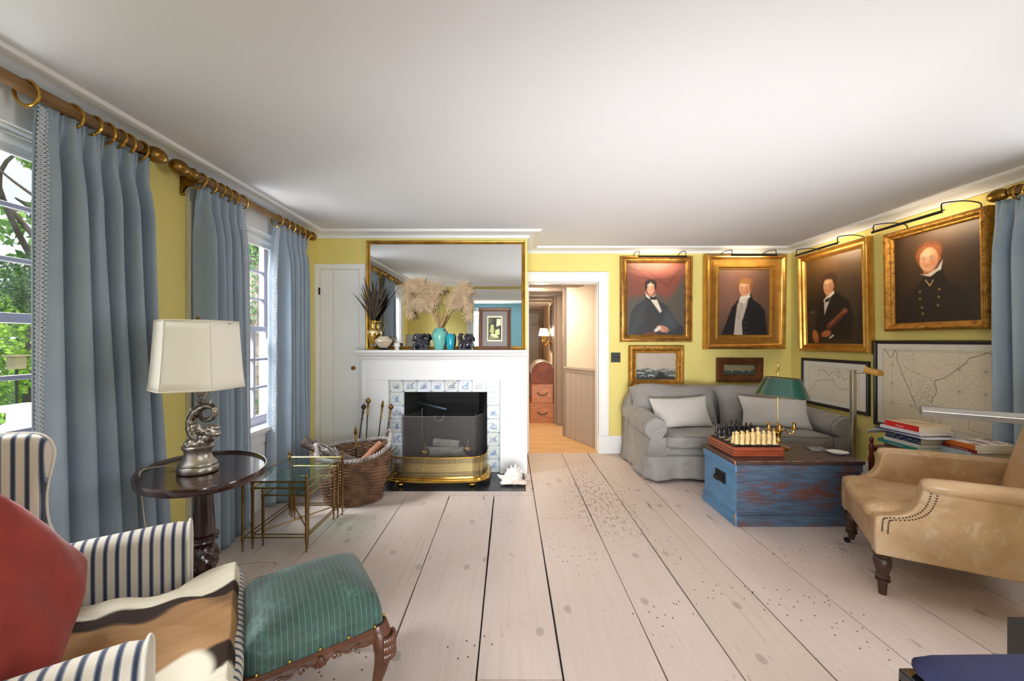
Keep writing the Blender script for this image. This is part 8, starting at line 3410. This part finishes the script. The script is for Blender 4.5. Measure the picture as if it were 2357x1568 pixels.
def leaf_mesh(name, mat, parent, blobs, n, size, seed, flat=None):
    r = np.random.RandomState(seed)
    verts, faces = [], []
    wts = np.array([b[3] ** 2 for b in blobs])
    wts = wts / wts.sum()
    ids = r.choice(len(blobs), n, p=wts)
    d = r.normal(size=(n, 3))
    d /= np.linalg.norm(d, axis=1)[:, None]
    rad = r.uniform(0.55, 1.0, n) ** 0.6
    B_ = np.array(blobs)
    c_ = B_[ids, :3] + d * (B_[ids, 3] * rad)[:, None] * np.array([1, 1, 0.8])
    t1 = r.normal(size=(n, 3))
    t1 /= np.linalg.norm(t1, axis=1)[:, None]
    if flat is not None:
        t1 = t1 * np.array(flat)
        t1 /= np.linalg.norm(t1, axis=1)[:, None]
    t2 = np.cross(t1, r.normal(size=(n, 3)) * (np.array([1, 1, 1]) if flat is None else np.array([0.3, 1, 0.3])))
    t2 /= np.linalg.norm(t2, axis=1)[:, None]
    s = (size * r.uniform(0.6, 1.3, n))[:, None]
    P0, P1, P2, P3 = c_ - t1 * s, c_ + t2 * s * 0.5, c_ + t1 * s, c_ - t2 * s * 0.5
    V = np.stack([P0, P1, P2, P3], 1).reshape(-1, 3)
    me = bpy.data.meshes.new(name)
    me.from_pydata(V.tolist(), [], [(4 * i, 4 * i + 1, 4 * i + 2, 4 * i + 3) for i in range(n)])
    me.materials.append(mat)
    o = bpy.data.objects.new(name, me)
    C.objects.link(o)
    if parent:
        o.parent = parent
        off = Vector(parent.location)
        me.transform(Matrix.Translation(-off))
    return o


def tree(label, x, y, h, blobs, mat, n, size, seed, name='tree', tr=0.12, branches=()):
    t = thing(name, label, 'tree' if name == 'tree' else 'shrub', (x, y, -0.6), 0, 'garden greenery beyond the windows')
    leaf_mesh('foliage', mat, t, blobs, n, size, seed)
    mb = MB()
    mb.tube(catmull([(x, y, -0.6), (x + 0.1, y, h * 0.35), (x - 0.05, y + 0.1, h * 0.8)], 5), lerp_list([tr, tr * 0.75, tr * 0.4], 11), 10)
    for br_ in branches:
        c_ = catmull([Vector(q) for q in br_], 5)
        mb.tube(c_, lerp_list([tr * 0.55, tr * 0.35, tr * 0.12], len(c_)), 8)
    mb.build('trunk', m_bark2, t, W=True)
    return t


rr6 = random.Random(12)


def cloud(cx_, cy_, cz_, sx_, sy_, sz_, n, r0, r1):
    return [(cx_ + rr6.uniform(-sx_, sx_), cy_ + rr6.uniform(-sy_, sy_), cz_ + rr6.uniform(-sz_, sz_), rr6.uniform(r0, r1)) for _ in range(n)]


tree('bright green leafy tree seen through the lower panes of the near window', -7.2, 5.8, 2.0, cloud(-7.0, 5.6, 0.7, 1.3, 1.2, 1.0, 26, 0.35, 0.7), m_leafs[0], 16000, 0.042, 1)
tree('dark feathery evergreen seen high through the near window', -8.5, 7.2, 4.0, cloud(-8.2, 6.9, 2.3, 1.3, 1.0, 0.55, 12, 0.35, 0.6), m_leafs[2], 12000, 0.035, 2, tr=0.09,
     branches=(((-8.5, 7.2, 2.6), (-7.6, 6.2, 3.3), (-6.6, 5.2, 3.2)), ((-8.5, 7.2, 2.2), (-8.0, 6.1, 3.7), (-7.0, 5.7, 4.2)), ((-8.4, 7.0, 3.0), (-8.6, 6.4, 4.0), (-8.2, 6.1, 4.8))))
tree('mid green tree with branches against the white sky by the near window', -6.0, 5.6, 3.6, cloud(-5.8, 5.2, 3.3, 0.5, 0.5, 0.9, 9, 0.18, 0.36), m_leafs[1], 4200, 0.05, 3, tr=0.045,
     branches=(((-6.0, 5.6, 2.4), (-5.6, 4.7, 3.0), (-5.0, 4.1, 3.2)), ((-6.0, 5.6, 2.8), (-6.6, 5.2, 3.4), (-7.2, 5.4, 3.8))))
tree('low rounded bush below the near window', -5.2, 4.2, 0.1, cloud(-5.2, 4.1, -0.1, 0.8, 0.6, 0.35, 12, 0.3, 0.5), m_leafs[1], 5000, 0.05, 4, name='garden_bush', tr=0.04)
tree('broad green tree far behind the porch post', -12.0, 10.5, 3.0, cloud(-12, 10.2, 2.0, 3.2, 2.4, 2.0, 30, 0.7, 1.3), m_leafs[1], 9000, 0.12, 5, tr=0.25)
tree('bright green tree to the left beyond the garden', -13, 5.0, 3.0, cloud(-13, 5, 1.8, 2.0, 3.5, 2.2, 30, 0.7, 1.3), m_leafs[0], 9000, 0.12, 6, tr=0.25)
bh = thing('birdhouse', 'small weathered birdhouse on a thin pole in front of the green tree', 'birdhouse', (-6.0, 4.74, -0.6))
mb = MB()
c_ = at(38, 835, 4.74)
mb.cbox((c_.x, c_.y, c_.z), (0.11, 0.11, 0.15))
mb.build('box', M('weathered_board', 'a39a82', 0.8), bh, W=True, smooth=False)
mb = MB()
mb.cbox((c_.x, c_.y, c_.z + 0.085), (0.16, 0.16, 0.02))
mb.build('roof', MATS['weathered_board'], bh, W=True, smooth=False)
mb = MB()
mb.tube([(c_.x, c_.y, -0.6), (c_.x, c_.y, c_.z - 0.07)], 0.012, 6)
mb.build('pole', m_black, bh, W=True)
# ivy on the wing
iv = bpy.data.objects.new('ivy_root', None)
bpy.data.objects.remove(iv)
bl_ = [(-3.04 + 0.03 * math.sin(z_ * 4), 4.52, z_, 0.07 + 0.03 * (z_ > 2.2)) for z_ in np.arange(-0.5, 3.6, 0.12)] + [(-3.0 - 0.25 * random.random(), 4.50, 2.3 + 1.3 * random.random(), 0.12) for _ in range(14)] + [(-2.95 - 0.35 * random.random(), 4.50, -0.5 + 1.1 * random.random(), 0.12) for _ in range(14)]
o = leaf_mesh('ivy', m_leafs[3], None, bl_, 5200, 0.024, 9)
tag(o, 'green ivy climbing the grey shingled wing outside the far window', 'ivy', kind='stuff')
